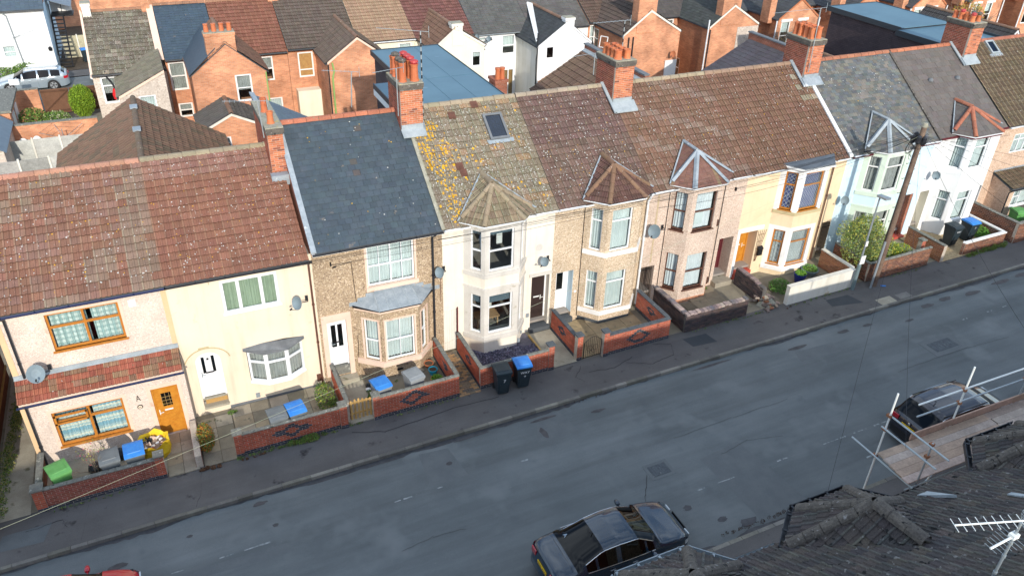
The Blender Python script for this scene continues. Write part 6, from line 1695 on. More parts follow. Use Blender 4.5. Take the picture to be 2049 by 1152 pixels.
# ------------------------------------------------------------------ the near terrace, its roofs and the scaffold
YN, YR, ZE, ZR = -16.2, -20.4, 5.80, 8.85
def cN(i, j, u, v): return jit(random.choice(((.088, .073, .066), (.074, .063, .060), (.100, .080, .068))), .14)
def near_house(label, x0, x1, bays, gut):
    r = thing('terraced_house', label, 'house', (x0, YR, G(x0)), group='houses of the near terrace')
    mb = MB()
    mb.poly([(x1, YN, -.3), (x0, YN, -.3), (x0, YN, ZE), (x1, YN, ZE)]).poly([(x0, YR * 2 - YN, -.3), (x1, YR * 2 - YN, -.3), (x1, YR * 2 - YN, ZE), (x0, YR * 2 - YN, ZE)])
    for x, s in ((x0 + .004, 1), (x1 - .004, -1)):
        p = [(x, YN, -.3), (x, YR * 2 - YN, -.3), (x, YR * 2 - YN, ZE), (x, YR, ZR - .05), (x, YN, ZE)]; mb.poly(p if s < 0 else p[::-1])
    mb.build('wall', 'side_brick', r)
    for wx in (x0 + .9, x0 + 3.1):
        for z in (1.3, 3.9):
            if any(a - .2 < wx < d_ for a, _, _, d_ in bays): continue
            window(r, Seg((wx + .9, YN), (wx, YN)), 0, .9, z, z + 1.4, 'upvc', (1,), (.6, .4), inset=-.03)
    part = MB().prism([(x0 + .004, YN + .2, ZE - .14), (x0 + .004, YR, ZR - .03), (x0 + .004, YR * 2 - YN - .2, ZE - .14), (x0 + .004, YR * 2 - YN - .2, ZE - .18), (x0 + .004, YR, ZR - .08), (x0 + .004, YN + .2, ZE - .18)], (x1 - x0 - .008, 0, 0)).build('roof', 'plinth', r)
    O = Vector((x1 - .01, YN + .25, ZE - .12)); V = Vector((0, YR - YN - .25, ZR - ZE + .12))
    tile_field(part, O, (-1, 0, 0), V, x1 - x0 - .02, V.length - .05, .30, .30, 'roman', 'tile_dark', cN, nmax=300, wob=.4)
    O = Vector((x0 + .01, YR * 2 - YN - .25, ZE - .12)); V = Vector((0, YN + .25 - YR, ZR - ZE + .12))
    tile_field(part, O, (1, 0, 0), V, x1 - x0 - .02, V.length - .05, .6, .6, 'slate', 'tile_dark', cN, nmax=0)
    halfround((x0 + .02, YR, ZR - .05), (x1 - .02, YR, ZR - .05), .13, 'ridge_dark', part)
    for (a, b, c, d_) in bays:
        A = Vector((a - .14, YN + .05, ZE + .02)); B = Vector((b - .06, YN + .78, ZE)); C_ = Vector((c + .06, YN + .78, ZE)); D = Vector((d_ + .14, YN + .05, ZE + .02))
        m_ = MB()
        for s_, e_ in (((a, YN), (b, YN + .7)), ((b, YN + .7), (c, YN + .7)), ((c, YN + .7), (d_, YN))):
            m_.poly([(*e_, -.1), (*s_, -.1), (*s_, ZE - .1), (*e_, ZE - .1)])
        m_.build('bay_wall', 'dash5', r)
        for s_, e_ in (((b, YN + .7), (c, YN + .7)),):
            for z in (1.3, 4.0): window(r, Seg(e_, s_), .2, c - b - .2, z, z + 1.5, 'upvc', (1,), (.6, .4), inset=-.05)
        mx = (b + c) / 2; P = Vector((mx - .2, -16.70, 7.02)); Q = Vector((mx - .1, -17.85, 7.06))
        bp = MB().prism([A, B, C_, D], (0, 0, -.05)).build('bay_roof', 'plinth', r)
        for pts_ in ((B, A, P), (C_, B, P), (D, C_, P), (Q, D, P), (P, A, Q)):
            facet(bp, pts_, 'roman', .30, .30, 'tile_dark', cN, lift=.04)
        for e_ in (A, B, C_, D): halfround(e_.lerp(P, .03) + Vector((0, 0, .02)), P + Vector((0, 0, .03)), .13, 'ridge_dark', bp, name='hip_tile', seg=.42)
        halfround(P + Vector((0, 0, .04)), Q + Vector((0, 0, .05)), .15, 'ridge_dark', bp, seg=.42)
        # ogee gutter round the bay
        m_ = MB(); o = .05
        for s_, e_ in ((A + Vector((-o, 0, 0)), B + Vector((-o * .6, o, 0))), (B + Vector((-o * .6, o, 0)), C_ + Vector((o * .6, o, 0))), (C_ + Vector((o * .6, o, 0)), D + Vector((o, 0, 0)))):
            d = (e_ - s_).normalized(); n_ = Vector((-d.y, d.x, 0)).normalized()
            m_.frame(s_ + Vector((0, 0, -.10)), e_ - s_, n_ * .02, (0, 0, .10)); m_.frame(s_ + Vector((0, 0, -.10)) + n_ * .1, e_ - s_, n_ * .02, (0, 0, .11)); m_.frame(s_ + Vector((0, 0, -.12)), e_ - s_, n_ * .12, (0, 0, .02))
            L_ = (e_ - s_).length
            for k in range(int(L_ / .5) + 1): m_.frame(s_ + d * min(L_ - .05, k * .5) + Vector((0, 0, -.02)), d * .05, n_ * .13, (0, 0, .03))
        m_.build('bay_gutter', gut, r)
    return r, part
rN1, _ = near_house('dark-roofed near house at the bottom edge with a metal-guttered hipped bay', 4.75, 9.5, [(5.9, 6.55, 8.02, 8.66)], 'lead_light')
rN2, pN2 = near_house('dark-roofed near house whose mossy hipped bay hangs over the kerb', 9.5, 14.45, [(10.15, 10.98, 12.32, 13.05)], 'pvc_black')
rN3, _ = near_house('dark-roofed near house partly behind the scaffold at the right edge', 14.45, 19.2, [(15.75, 16.45, 17.95, 18.6)], 'pvc_black')
for k, (a, b) in enumerate(((19.2, 24), (24, 28.8), (28.8, 33.6), (33.6, 38.4), (38.4, 43.2), (43.2, 48), (0, 4.75), (-4.8, 0), (-9.6, -4.8), (-14.4, -9.6))):
    r_ = thing('terraced_house', 'near terrace house outside the picture, ' + ('first', 'second', 'third', 'fourth', 'fifth', 'sixth', 'eighth', 'ninth', 'tenth', 'eleventh')[k] + (' beyond the scaffold' if a > 10 else ' along the row to the left'), 'house', (a, YR, G(a)), group='near terrace houses out of view')
    mb = MB()
    p = [(a + .01, YN, -.3), (a + .01, YR * 2 - YN, -.3), (a + .01, YR * 2 - YN, ZE), (a + .01, YN, ZE)]
    mb.prism(p, (b - a - .02, 0, 0)); mb.build('wall', 'side_brick', r_)
    MB().prism([(a + .004, YN + .2, ZE - .14), (a + .004, YR, ZR + .04), (a + .004, YR * 2 - YN - .2, ZE - .14)], (b - a - .008, 0, 0)).build('roof', 'ridge_dark', r_)
gutter(rN2, 8.75, 10.0, -15.9, 5.66, 'lead_light', .06); gutter(rN2, 13.1, 14.4, -15.9, 5.66, 'pvc_black', .05)
# white mortar line up the party wall
m_ = MB(); V = Vector((0, YR - YN, ZR - ZE)).normalized(); N_ = Vector((0, .58, .81))
for k in range(12):
    a = Vector((14.40, YN + .1, ZE - .02)) + V * (1.75 + k * .29); m_.frame(a + N_ * .05 + Vector((random.uniform(-.02, .02), 0, 0)), (.13, 0, 0), V * .30, N_ * .03)
m_.build('mortar_line', 'lead_light', pN2)
MB().prism([(13.6, -16.25, 5.9), (13.9, -16.25, 5.9), (13.8, -16.9, 6.45)], N_ * .06).build('lead_patch', 'lead_light', pN2)
# chimney stack and pot close to the camera
st = MB().box(6.9, 8.0, -21.6, -20.6, 8.0, 9.7).build('chimney', 'side_brick', rN1)
# television aerials on a mast
ae = thing('television_aerial', 'pair of silver television aerials on a mast above the dark near roof', 'aerial', (11.0, -19.0, 8.3))
base = Vector((10.67, -19.43, 8.0)); tp_ = Vector((10.67, -19.43, 9.66))
MB().tube(base, tp_, .024, n=8).tube(base + Vector((0, 0, .5)), base + Vector((0, 0, .56)), .034, n=8).tube(base + Vector((0, 0, .9)), base + Vector((0, 0, .95)), .034, n=8).tube(base + Vector((0, 0, 1.2)), base + Vector((0, 0, 1.25)), .034, n=8).build('mast', 'steel', ae)
e1 = Vector((9.75, -19.03, 9.60)); e0 = tp_ + Vector((.15, -.05, .05)); d = (e1 - e0).normalized(); pr = d.cross(Vector((0, 0, 1))).normalized()
bm_ = MB().tube(e0, e1, .014, n=6); bm_.build('boom', 'steel_white', ae)
bm_ = MB(); L_ = (e1 - e0).length
for k in range(9): q = e0 + d * (L_ * (.14 + .86 * k / 8)); bm_.tube(q - pr * .13, q + pr * .13, .006, n=5)
bm_.build('director_rods', 'steel_white', ae)
q = e0 + d * .06; bm_ = MB()
for s_ in (-1, 1):
    o = q + Vector((0, 0, .02 * s_)); u = (Vector((0, 0, s_ * .24)) - d * .08)
    for k in range(5): bm_.frame(o + u * (k / 4) - pr * .16, pr * .32, d * .006, Vector((0, 0, .012)))
    for k in range(3): bm_.frame(o - pr * (.16 - .155 * k), pr * .012, d * .006, u)
bm_.build('reflector', 'steel', ae)
e0 = base + Vector((0, 0, 1.38)); e1 = e0 + Vector((-.46, .02, -.10)); d = (e1 - e0).normalized(); pr = d.cross(Vector((0, 0, 1))).normalized()
MB().tube(e0, e1, .020, n=6).box(e0.x - .08, e0.x + .05, e0.y - .05, e0.y + .05, e0.z - .03, e0.z + .05).build('boom', 'steel_white', ae)
bm_ = MB()
for k in range(7): q = e0.lerp(e1, .05 + k * .155); l_ = .24 - k * .022; bm_.tube(q - pr * l_, q + pr * l_, .005, n=4)
bm_.build('director_rods', 'steel', ae)

# scaffold -------------------------------------------------------------
sc = thing('scaffold', 'steel tube scaffold with five-board walkway beside the near roofs', 'scaffold', (15.0, -14.1, .3))
YO, YI, ZD = -14.06, -15.12, 4.80
def stt(x, y, z1, m='steel'):
    MB().tube((x, y, G(x)), (x, y, z1), .0242, n=8).build('standard', m, sc)
    MB().box(x - .07, x + .07, y - .07, y + .07, G(x), G(x) + .01).build('base_plate', 'rusty', sc)
for x, y, z in ((15.05, YO, 6.72), (17.70, YO, 6.76), (20.3, YO, 6.7), (22.9, YO, 6.7), (15.22, YI - .08, 6.02), (20.3, YI - .12, 6.0), (22.9, YI - .12, 6.0)): stt(x, y, z, 'steel_white' if y == YO and x < 18 else 'steel')
def tb(a, b, m='steel', n_='ledger'): MB().tube(a, b, .0242, n=8).build(n_, m, sc)
tb((16.1, YO + .05, 5.99), (20.5, YO + .05, 5.99), 'steel_white', 'guard_rail'); tb((20.3, YO + .1, 6.0), (26, YO + .1, 6.0), 'steel', 'guard_rail')
tb((16.2, YO + .05, 5.56), (26, YO + .05, 5.56), 'steel', 'guard_rail')
tb((15.1, YO + .1, 5.98), (15.12, -15.75, 5.98), n_='guard_rail'); tb((15.02, YO + .1, 5.6), (15.04, -15.6, 5.6), n_='guard_rail'); 
tb((14.97, YO + .75, 4.72), (14.97, YI - .2, 4.72), n_='transom'); tb((17.62, YO + .2, 4.72), (17.62, YI - .2, 4.72), n_='transom'); tb((20.2, YO + .2, 4.72), (20.2, YI - .2, 4.72), n_='transom')
tb((14.8, YO + .05, 4.66), (26, YO + .05, 4.66)); tb((14.8, YI - .1, 4.66), (26, YI - .1, 4.66)); tb((13.9, -15.5, 4.35), (16.0, -15.5, 4.35)); tb((14.2, -14.9, 4.3), (14.2, -15.9, 4.3), n_='transom')
tb((15.15, YO + .05, .9), (20.2, YO + .05, 4.4), n_='brace'); tb((17.75, -14.0, 5.5), (17.9, -13.3, 4.6), n_='brace')
for x in (15.05, 17.70, 20.3):
    for z in (6.0, 5.57, 4.68):
        MB().box(x - .04, x + .04, YO - .035, YO + .085, z - .035, z + .035).build('coupler', 'rusty', sc)
for z in (5.98, 5.6): MB().box(15.16, 15.26, YI - .12, YI - .02, z - .035, z + .035).build('coupler', 'rusty', sc)
rs = random.Random(9)
for k in range(5):
    y0 = YO - .035 - (k + 1) * .222; xs = [15.0, 18.9, 22.8, 26.7]
    for a, b in zip(xs[:-1], xs[1:]):
        a2 = a + rs.uniform(-.05, .05) if a > 15 else a - .03 * k
        MB().box(a2, b - .01, y0, y0 + .215, ZD + rs.uniform(0, .006), ZD + .038).build('scaffold_board', 'scaffold_board', sc).color = (*jit(rs.choice(((1, 1, 1), (.8, .78, .76), (1.15, 1.1, 1.1), (.95, .85, .75))), .06), 1)
MB().box(15.3, 17.6, -15.50, -15.28, 4.50, 4.54).build('scaffold_board', 'scaffold_board', sc).color = (.8, .74, .7, 1)
MB().box(16.15, 20.05, YO - .035, YO + .003, ZD + .04, ZD + .26).build('toe_board', 'scaffold_board', sc).color = (1, .8, .72, 1)
MB().box(20.06, 24.0, YO - .035, YO + .003, ZD + .04, ZD + .26).build('toe_board', 'scaffold_board', sc).color = (.9, .75, .65, 1)
# ------------------------------------------------------------------ cars
mat('car_blue', (.003, .020, .042), rough=.25, coat=1.0, spec=.5, obj=True)
mat('car_dark', (.012, .011, .018), rough=.25, coat=1.0, spec=.5, obj=True)
mat('car_brown', (.06, .03, .025), rough=.3, coat=1.0, obj=True)
mat('car_silver', (.36, .43, .48), rough=.3, coat=1.0, metal=.5, obj=True)
mat('car_red', (.50, .005, .02), rough=.28, coat=1.0, obj=True)
mat('trim', (.015, .015, .017), rough=.5)
mat('chrome', (.7, .72, .74), rough=.2, metal=1)
mat('alloy', (.5, .52, .54), rough=.35, metal=.8)
mat('tail_red', (.40, .005, .015), rough=.25, coat=1)
mat('head_lamp', (.55, .60, .62), rough=.15, coat=1)
mat('plate_yellow', (.80, .52, .01), rough=.5)
mat('plate_white', (.8, .8, .78), rough=.5)
mat('sticker', (.4, .5, .6), rough=.6)
def interp(T, x):
    if x <= T[0][0]: return T[0][1]
    for (a, b), (c, d) in zip(T[:-1], T[1:]):
        if x <= c:
            t = (x - a) / (c - a); return b + (d - b) * t
    return T[-1][1]
def smooth_interp(T, x, h=.05): return sum(interp(T, x + k * h) for k in (-1, -.5, 0, .5, 1)) / 5
def car(label, loc, rz, P, paint, roof_paint=None, plate=None, plate_m='plate_yellow', cat='car', name='parked_car', group=None, alloy='alloy', detail=True):
    """nose along +x, tables P give top line, belt line, half widths"""
    t = thing(name, label, cat, loc, rz, group, local=True)
    x0, x1 = P['top'][0][0], P['top'][-1][0]; n = P.get('n', 64); R_ = P.get('R', .335)
    xs = [x0 + (x1 - x0) * k / n for k in range(n + 1)]
    ends = (x0 + .03, x0 + .09, x1 - .09, x1 - .03)
    xs = sorted(set([round(x, 4) for x in xs] + [round(e, 4) for e in ends]))
    wx = P['wheels']; gb0, gb1 = P['rear_glass']; gf0, gf1 = P['front_glass']; sg0, sg1 = P['side_glass']
    rows = []
    for x in xs:
        zt = smooth_interp(P['top'], x, .04); zb = min(smooth_interp(P['belt'], x, .05), zt - .02); w = smooth_interp(P['w'], x, .05); wr = smooth_interp(P['wr'], x, .06)
        zs = .20
        end = min(abs(x - x0), abs(x1 - x)); zs = .20 + .12 * max(0, 1 - end / .35)
        for c in wx:
            if abs(x - c) < R_ + .05: zs = max(zs, R_ - .02 + math.sqrt(max(0, (R_ + .05) ** 2 - (x - c) ** 2)))
        zs = min(zs, zb - .06)
        zm = max(zs + .02, .50 if .50 < zb - .08 else zb - .1)
        cabin = zt - zb > .16
        if cabin: sec = [(w * .96, zs), (w, zm), (w * .985, (zm + zb) / 2 + .04), (w * .955, zb), (wr + .01, zt - .055), (wr - .06, zt - .012), (wr * .5, zt + .012), (0, zt + .018)]
        else: sec = [(w * .96, zs), (w, zm), (w * .985, (zm + zb) / 2), (w * .955, zb - .01), (w * .90, zb + (zt - zb) * .55), (w * .80, zt - .006), (w * .45, zt + .012), (0, zt + .016)]
        rows.append((x, sec))
    parts = {'body': [[], []], 'windscreen': [[], []], 'rear_window': [[], []]}
    def add(k, pts):
        v, f = parts.setdefault(k, [[], []]); i = len(v); v += pts; f.append(tuple(range(i, i + len(pts))))
    for (xa, sa), (xb, sb) in zip(rows[:-1], rows[1:]):
        xm = (xa + xb) / 2
        for j in range(7):
            for s_ in (1, -1):
                q = [(xa, s_ * sa[j][0], sa[j][1]), (xb, s_ * sb[j][0], sb[j][1]), (xb, s_ * sb[j + 1][0], sb[j + 1][1]), (xa, s_ * sa[j + 1][0], sa[j + 1][1])]
                if s_ < 0: q = q[::-1]
                k = 'body'
                if j >= 4 and gb0 < xm < gb1: k = 'rear_window' if j >= 5 or True else 'body'
                elif j >= 4 and gf0 < xm < gf1: k = 'windscreen'
                elif j == 3 and sg0 < xm < sg1 and not any(abs(xm - p) < .045 for p in P['pillars']): k = 'side_window%d%d' % (s_, sum(xm > p for p in P['pillars']))
                add(k, q[::-1])
    for (x, s_), flip in ((rows[0], True), (rows[-1], False)):
        pts = [(x, a, b) for a, b in s_] + [(x, -a, b) for a, b in s_[::-1][1:]]
        add('body', pts if flip else pts[::-1])
    bodyo = None
    for k, (v, f) in parts.items():
        if not f: continue
        k = k.rstrip('-0123456789')
        me = bpy.data.meshes.new(k); me.from_pydata(v, [], f)
        bm = bmesh.new(); bm.from_mesh(me); bmesh.ops.remove_doubles(bm, verts=bm.verts, dist=.0005); bmesh.ops.recalc_face_normals(bm, faces=bm.faces); bm.to_mesh(me); bm.free()
        for p in me.polygons: p.use_smooth = True
        me.materials.append(MATS[paint if k == 'body' else 'car_glass'])
        o = bpy.data.objects.new(k, me); COL.objects.link(o); o.parent = t; ORG[o.name] = Vector((0, 0, 0))
        if k == 'body': bodyo = o
    hw = interp(P['w'], 0)
    MB().box(x0 + .25, x1 - .25, -hw * .8, hw * .8, .18, min(.8, interp(P['belt'], 0) - .1)).build('cabin_floor', 'trim', t)
    MB().box(-.05, .35, -hw * .62, -.12, .5, 1.0).box(-.05, .35, .12, hw * .62, .5, 1.0).box(-.9, -.6, -hw * .65, hw * .65, .5, 1.02).build('seats', 'plinth', t)
    for c in wx:
        for s_ in (1, -1):
            y = s_ * (hw - .02)
            wl = MB().lathe((c, y - s_ * .20, R_), [(R_ * .7, 0), (R_, s_ * .02), (R_, s_ * .19), (R_ * .93, s_ * .21), (R_ * .68, s_ * .215)], 24, axis='y', cap=True).build('wheel', 'rubber', t, smooth=False)
            rim = MB().lathe((c, y - s_ * .20, R_), [(R_ * .70, s_ * .216), (R_ * .66, s_ * .205), (R_ * .62, s_ * .17), (.05, s_ * .17)], 24, axis='y', cap=False).build('rim', 'trim', wl)
            sp = MB()
            for k in range(5):
                th = 2 * math.pi * k / 5; a = Vector((math.cos(th), 0, math.sin(th))); b = Vector((-math.sin(th), 0, math.cos(th)))
                c0 = Vector((c, y + s_ * .005, R_)); sp.prism([c0 - b * .045, c0 + a * R_ * .66 - b * .07, c0 + a * R_ * .66 + b * .07, c0 + b * .045], (0, s_ * .012, 0))
            sp.lathe((c, y, R_), [(R_ * .70, s_ * .005), (R_ * .70, s_ * .018), (R_ * .63, s_ * .018), (R_ * .63, s_ * .005)], 24, axis='y', cap=False)
            sp.build('spokes', alloy, wl)
            MB().lathe((c, y - s_ * .30, R_), [(R_ + .045, 0), (R_ + .045, s_ * .26)], 20, axis='y', cap=True).build('wheel_arch', 'trim', t)
    for s_ in (1, -1):
        m_ = MB(); mx = P['mirror']; zb = interp(P['belt'], mx)
        m_.lathe((mx, s_ * (hw + .13), zb + .05), [(0, -.11), (.06, -.09), (.075, 0), (.055, .09), (0, .11)], 10, axis='y', cap=False); m_.tube((mx, s_ * (hw - .05), zb), (mx, s_ * (hw + .06), zb + .03), .025)
        m_.build('door_mirror', P.get('mirror_m', paint), t, smooth=True)
        for hx in P['handles']:
            MB().frame((hx, s_ * (hw + .001), .82 * (zb / .95)), (.17, 0, 0), (0, s_ * .022, 0), (0, 0, .025)).build('door_handle', 'chrome', t)
        if P.get('chrome'):
            m_ = MB(); n_ = 18
            pts = []
            for k in range(n_ + 1):
                x = sg0 + (sg1 - sg0) * k / n_; zt = smooth_interp(P['top'], x, .04); wr = smooth_interp(P['wr'], x, .06); pts.append(Vector((x, s_ * (wr + .018), zt - .058)))
            m_.path(pts, .011, 5)
            pts = [Vector((sg0 + (sg1 - sg0) * k / n_, s_ * smooth_interp(P['w'], sg0 + (sg1 - sg0) * k / n_, .05) * .962, smooth_interp(P['belt'], sg0 + (sg1 - sg0) * k / n_, .05))) for k in range(n_ + 1)]
            m_.path(pts, .010, 5); m_.build('window_trim', 'chrome', t)
        for k, (lx0, lx1, la, lb) in (('tail_light', P['tail']), ('headlight', P['head'])):
            m_ = MB()
            for q in range(6):
                xa, xb = lx0 + (lx1 - lx0) * q / 6, lx0 + (lx1 - lx0) * (q + 1) / 6
                wa, wb = smooth_interp(P['w'], xa, .05) * .99 + .008, smooth_interp(P['w'], xb, .05) * .99 + .008
                quad = [(xa, s_ * wa, la), (xb, s_ * wb, la), (xb, s_ * wb * .97, lb), (xa, s_ * wa * .97, lb)]
                m_.poly(quad if s_ > 0 else quad[::-1])
            ex = lx0 if k == 'tail_light' else lx1; we = smooth_interp(P['w'], ex, .05)
            d_ = -.012 if k == 'tail_light' else .012
            m_.prism([(ex + d_, s_ * we * .62, la), (ex + d_, s_ * we * .99, la), (ex + d_, s_ * we * .97, lb), (ex + d_, s_ * we * .62, lb)], (-d_ * 3, 0, 0))
            m_.build(k, 'tail_red' if k == 'tail_light' else 'head_lamp', t)
    # shut lines as raised dark seams
    m_ = MB()
    for lx in P['doors']:
        for s_ in (1, -1):
            w_ = smooth_interp(P['w'], lx, .05); zb = interp(P['belt'], lx); m_.path([(lx, s_ * (w_ * .965 + .002), .27), (lx, s_ * (w_ + .002), .5), (lx, s_ * (w_ * .985 + .002), (.5 + zb) / 2 + .04), (lx, s_ * (w_ * .955 + .003), zb)], .004, 4)
    for bx_ in P.get('bonnet', ()):
        w_ = smooth_interp(P['w'], bx_, .05); zt = smooth_interp(P['top'], bx_, .04)
        m_.path([(bx_, -w_ * .80, zt - .004), (bx_, -w_ * .45, zt + .013), (bx_, 0, zt + .017), (bx_, w_ * .45, zt + .013), (bx_, w_ * .80, zt - .004)], .004, 4)
    m_.build('shut_lines', 'trim', t)
    if plate:
        zp = P['plate_z']; xp = P.get('plate_x', x0) 
        pl = MB().box(xp - .022, xp - .004, -.26, .26, zp, zp + .11).build('number_plate', plate_m, t)
        text(plate, .105, 'iron', pl, (xp - .0235, 0, zp + .055), (0, -1, 0), (0, 0, 1))
    return t
SALOON = dict(top=[(-2.28, .50), (-2.24, .82), (-2.16, .97), (-1.90, 1.01), (-1.60, 1.03), (-.72, 1.40), (-.2, 1.45), (.35, 1.42), (1.12, 1.02), (1.5, .96), (1.95, .86), (2.18, .72), (2.28, .46)],
              belt=[(-2.28, .5), (-2.1, .93), (-1.5, .97), (0, .94), (1.2, .93), (1.8, .83), (2.2, .66)], w=[(-2.28, .62), (-2.18, .78), (-1.9, .85), (-1.2, .885), (0, .90), (1.3, .885), (1.8, .84), (2.1, .74), (2.28, .52)],
              wr=[(-2.2, .7), (-1.6, .70), (-.8, .60), (0, .62), (.5, .61), (1.1, .70), (2, .7)], wheels=(-1.38, 1.37), rear_glass=(-1.56, -.74), front_glass=(.38, 1.10), side_glass=(-1.28, .86), pillars=(-.98, -.28, .62), mirror=.72, handles=(-.62, .10),
              tail=(-2.24, -2.02, .72, .90), head=(1.96, 2.2, .58, .72), doors=(-1.05, -.25, .72), bonnet=(1.16, -1.66), plate_z=.66, plate_x=-2.245, chrome=True, R=.33)
MPV = dict(top=[(-2.25, .5), (-2.22, .95), (-2.12, 1.12), (-1.72, 1.52), (-1.5, 1.60), (-.6, 1.66), (.2, 1.63), (.6, 1.54), (1.35, 1.10), (1.75, 1.0), (2.08, .84), (2.25, .5)],
           belt=[(-2.25, .5), (-2.1, 1.05), (-1.5, 1.04), (0, 1.0), (1.3, .98), (1.9, .82), (2.2, .66)], w=[(-2.25, .68), (-2.15, .82), (-1.8, .88), (0, .91), (1.3, .90), (1.8, .84), (2.1, .72), (2.25, .52)],
           wr=[(-2.2, .72), (-1.7, .66), (-.8, .66), (0, .66), (.7, .64), (1.3, .72), (2, .7)], wheels=(-1.35, 1.35), rear_glass=(-2.10, -1.70), front_glass=(.62, 1.33), side_glass=(-1.65, 1.0), pillars=(-1.2, -.3, .66), mirror=.86, handles=(-.75, .1),
           tail=(-2.22, -2.0, .90, 1.06), head=(1.9, 2.15, .62, .80), doors=(-1.2, -.28, .82), bonnet=(1.38,), plate_z=.82, plate_x=-2.235, R=.32, chrome=True)
ESTATE = dict(top=[(-2.4, .5), (-2.36, .95), (-2.28, 1.08), (-1.95, 1.34), (-1.8, 1.40), (-.6, 1.47), (.1, 1.44), (.35, 1.38), (1.1, 1.0), (1.5, .93), (2.0, .82), (2.25, .68), (2.36, .45)],
              belt=[(-2.4, .5), (-2.2, .96), (-1.5, .95), (0, .92), (1.2, .90), (1.8, .80), (2.3, .6)], w=[(-2.4, .66), (-2.25, .80), (-1.8, .87), (0, .90), (1.3, .89), (1.9, .83), (2.2, .72), (2.36, .52)],
              wr=[(-2.3, .7), (-1.8, .62), (0, .64), (.5, .62), (1.1, .7), (2, .7)], wheels=(-1.35, 1.42), rear_glass=(-2.22, -1.96), front_glass=(.36, 1.08), side_glass=(-1.95, .84), pillars=(-1.3, -.45, .56), mirror=.72, handles=(-.8, .0),
              tail=(-2.38, -2.1, .74, .92), head=(1.95, 2.25, .58, .72), doors=(-1.2, -.42, .7), plate_z=.66, chrome=False, R=.34, n=48)
HATCH = dict(top=[(-1.95, .5), (-1.92, .95), (-1.85, 1.05), (-1.5, 1.40), (-1.2, 1.46), (-.2, 1.48), (.3, 1.42), (1.0, 1.0), (1.4, .93), (1.75, .78), (1.95, .45)],
             belt=[(-1.95, .5), (-1.8, .96), (0, .93), (1.0, .9), (1.6, .76), (1.9, .6)], w=[(-1.95, .62), (-1.85, .76), (-1.5, .83), (0, .85), (1.2, .83), (1.7, .74), (1.95, .5)],
             wr=[(-1.9, .66), (-1.4, .58), (0, .6), (.4, .58), (1.0, .66), (1.8, .6)], wheels=(-1.2, 1.2), rear_glass=(-1.82, -1.5), front_glass=(.32, .98), side_glass=(-1.45, .8), pillars=(-.9, -.2, .5), mirror=.6, handles=(-.3,),
             tail=(-1.93, -1.75, .78, .98), head=(1.6, 1.85, .58, .72), doors=(-.25, .65), plate_z=.6, R=.3, n=48)
c = car('dark blue saloon parked at the near kerb with sky reflected in its roof', tuple(V3(9.43, -11.08, -.12)), 0, SALOON, 'car_blue', plate='AK07 XUD')
text('A', .16, 'sticker', c, (-1.35, .42, 1.16), (0, -1, 0), (.9, 0, .42), 'window_sticker')
MB().tube((-.72, 0, 1.41), (-.86, 0, 1.50), .012).build('roof_aerial', 'trim', c)
m_ = MB()
for s_ in (-.25, .45): m_.tube((1.08, s_, 1.05), (.72, s_ * .2 + .1, 1.25), .010, n=5)
m_.build('wiper', 'trim', c)
MB().box(2.262, 2.285, -.35, .35, .42, .66).build('grille', 'trim', c)
c = car('dark people carrier with yellow rear number plate behind the scaffold rails', tuple(V3(23.0, -11.12, -.12)), 0, MPV, 'car_dark', plate='WH66 UDF')
MB().tube((-1.25, 0, 1.66), (-1.38, 0, 1.80), .014).build('roof_aerial', 'trim', c)
m_ = MB()
for s_ in (1, -1): m_.tube((-1.6, s_ * .64, 1.61), (.45, s_ * .63, 1.61), .018, n=6)
m_.build('roof_rail', 'trim', c)
MB().box(-2.27, -2.23, -.6, .6, .38, .62).build('rear_bumper_insert', 'trim', c)
MB().lathe((-2.24, 0, 1.02), [(.05, 0), (.04, -.015)], 10, axis='x').build('badge', 'chrome', c)
c = car('bright red hatchback cut off by the lower left edge of the picture', tuple(V3(-4.75, -7.25, -.12)), 0, HATCH, 'car_red', name='passing_car')
c = car('silver estate car on the back street in front of the white rendered house', (-7.85, 42.2, -.22), math.pi, ESTATE, 'car_silver')
m_ = MB()
for s_ in (1, -1): m_.tube((-1.8, s_ * .6, 1.47), (.2, s_ * .6, 1.50), .016, n=6)
m_.build('roof_rail', 'chrome', c)
car('white car on the back street, all but its bumper hidden by the grey house', (-2.15, 42.6, -.2), math.pi, HATCH, 'white_wall')
# ------------------------------------------------------------------ yards and buildings behind
def yard2(name, x0, x1, y0, y1, h, m): return strip(name, x0, x1, y0, y1, h, m)
yard2('back_yard', -30, 60, 8.2, 34.6, .0, 'yard')
yard2('back_road', -60, 90, 38.9, 43.9, -.06, 'asphalt')
yard2('back_pavement', -60, 90, 36.2, 38.9, .0, 'pavement'); yard2('back_pavement', -60, 90, 43.9, 45.6, .0, 'pavement')
yard2('dirt_yard', -6.2, 8, 45.6, 60, .02, 'soil')
YW, YRR, YF = 26.3, 30.3, 34.4
def rcol(base, v_=.12, alt=None):
    def f(i, j, u, v):
        if alt and random.random() < alt[1]: return jit(alt[0], v_)
        return jit(base, v_)
    return f
def roofplane(root, pts, w, g, m, colfn, kind='roman', name='roof', under='plinth'):
    part = MB().prism([Vector(p) - Vector((0, 0, .03)) for p in pts], (0, 0, -.04)).build(name, under, root)
    facet(part, pts, kind, w, g, m, colfn, deck=under)
    return part
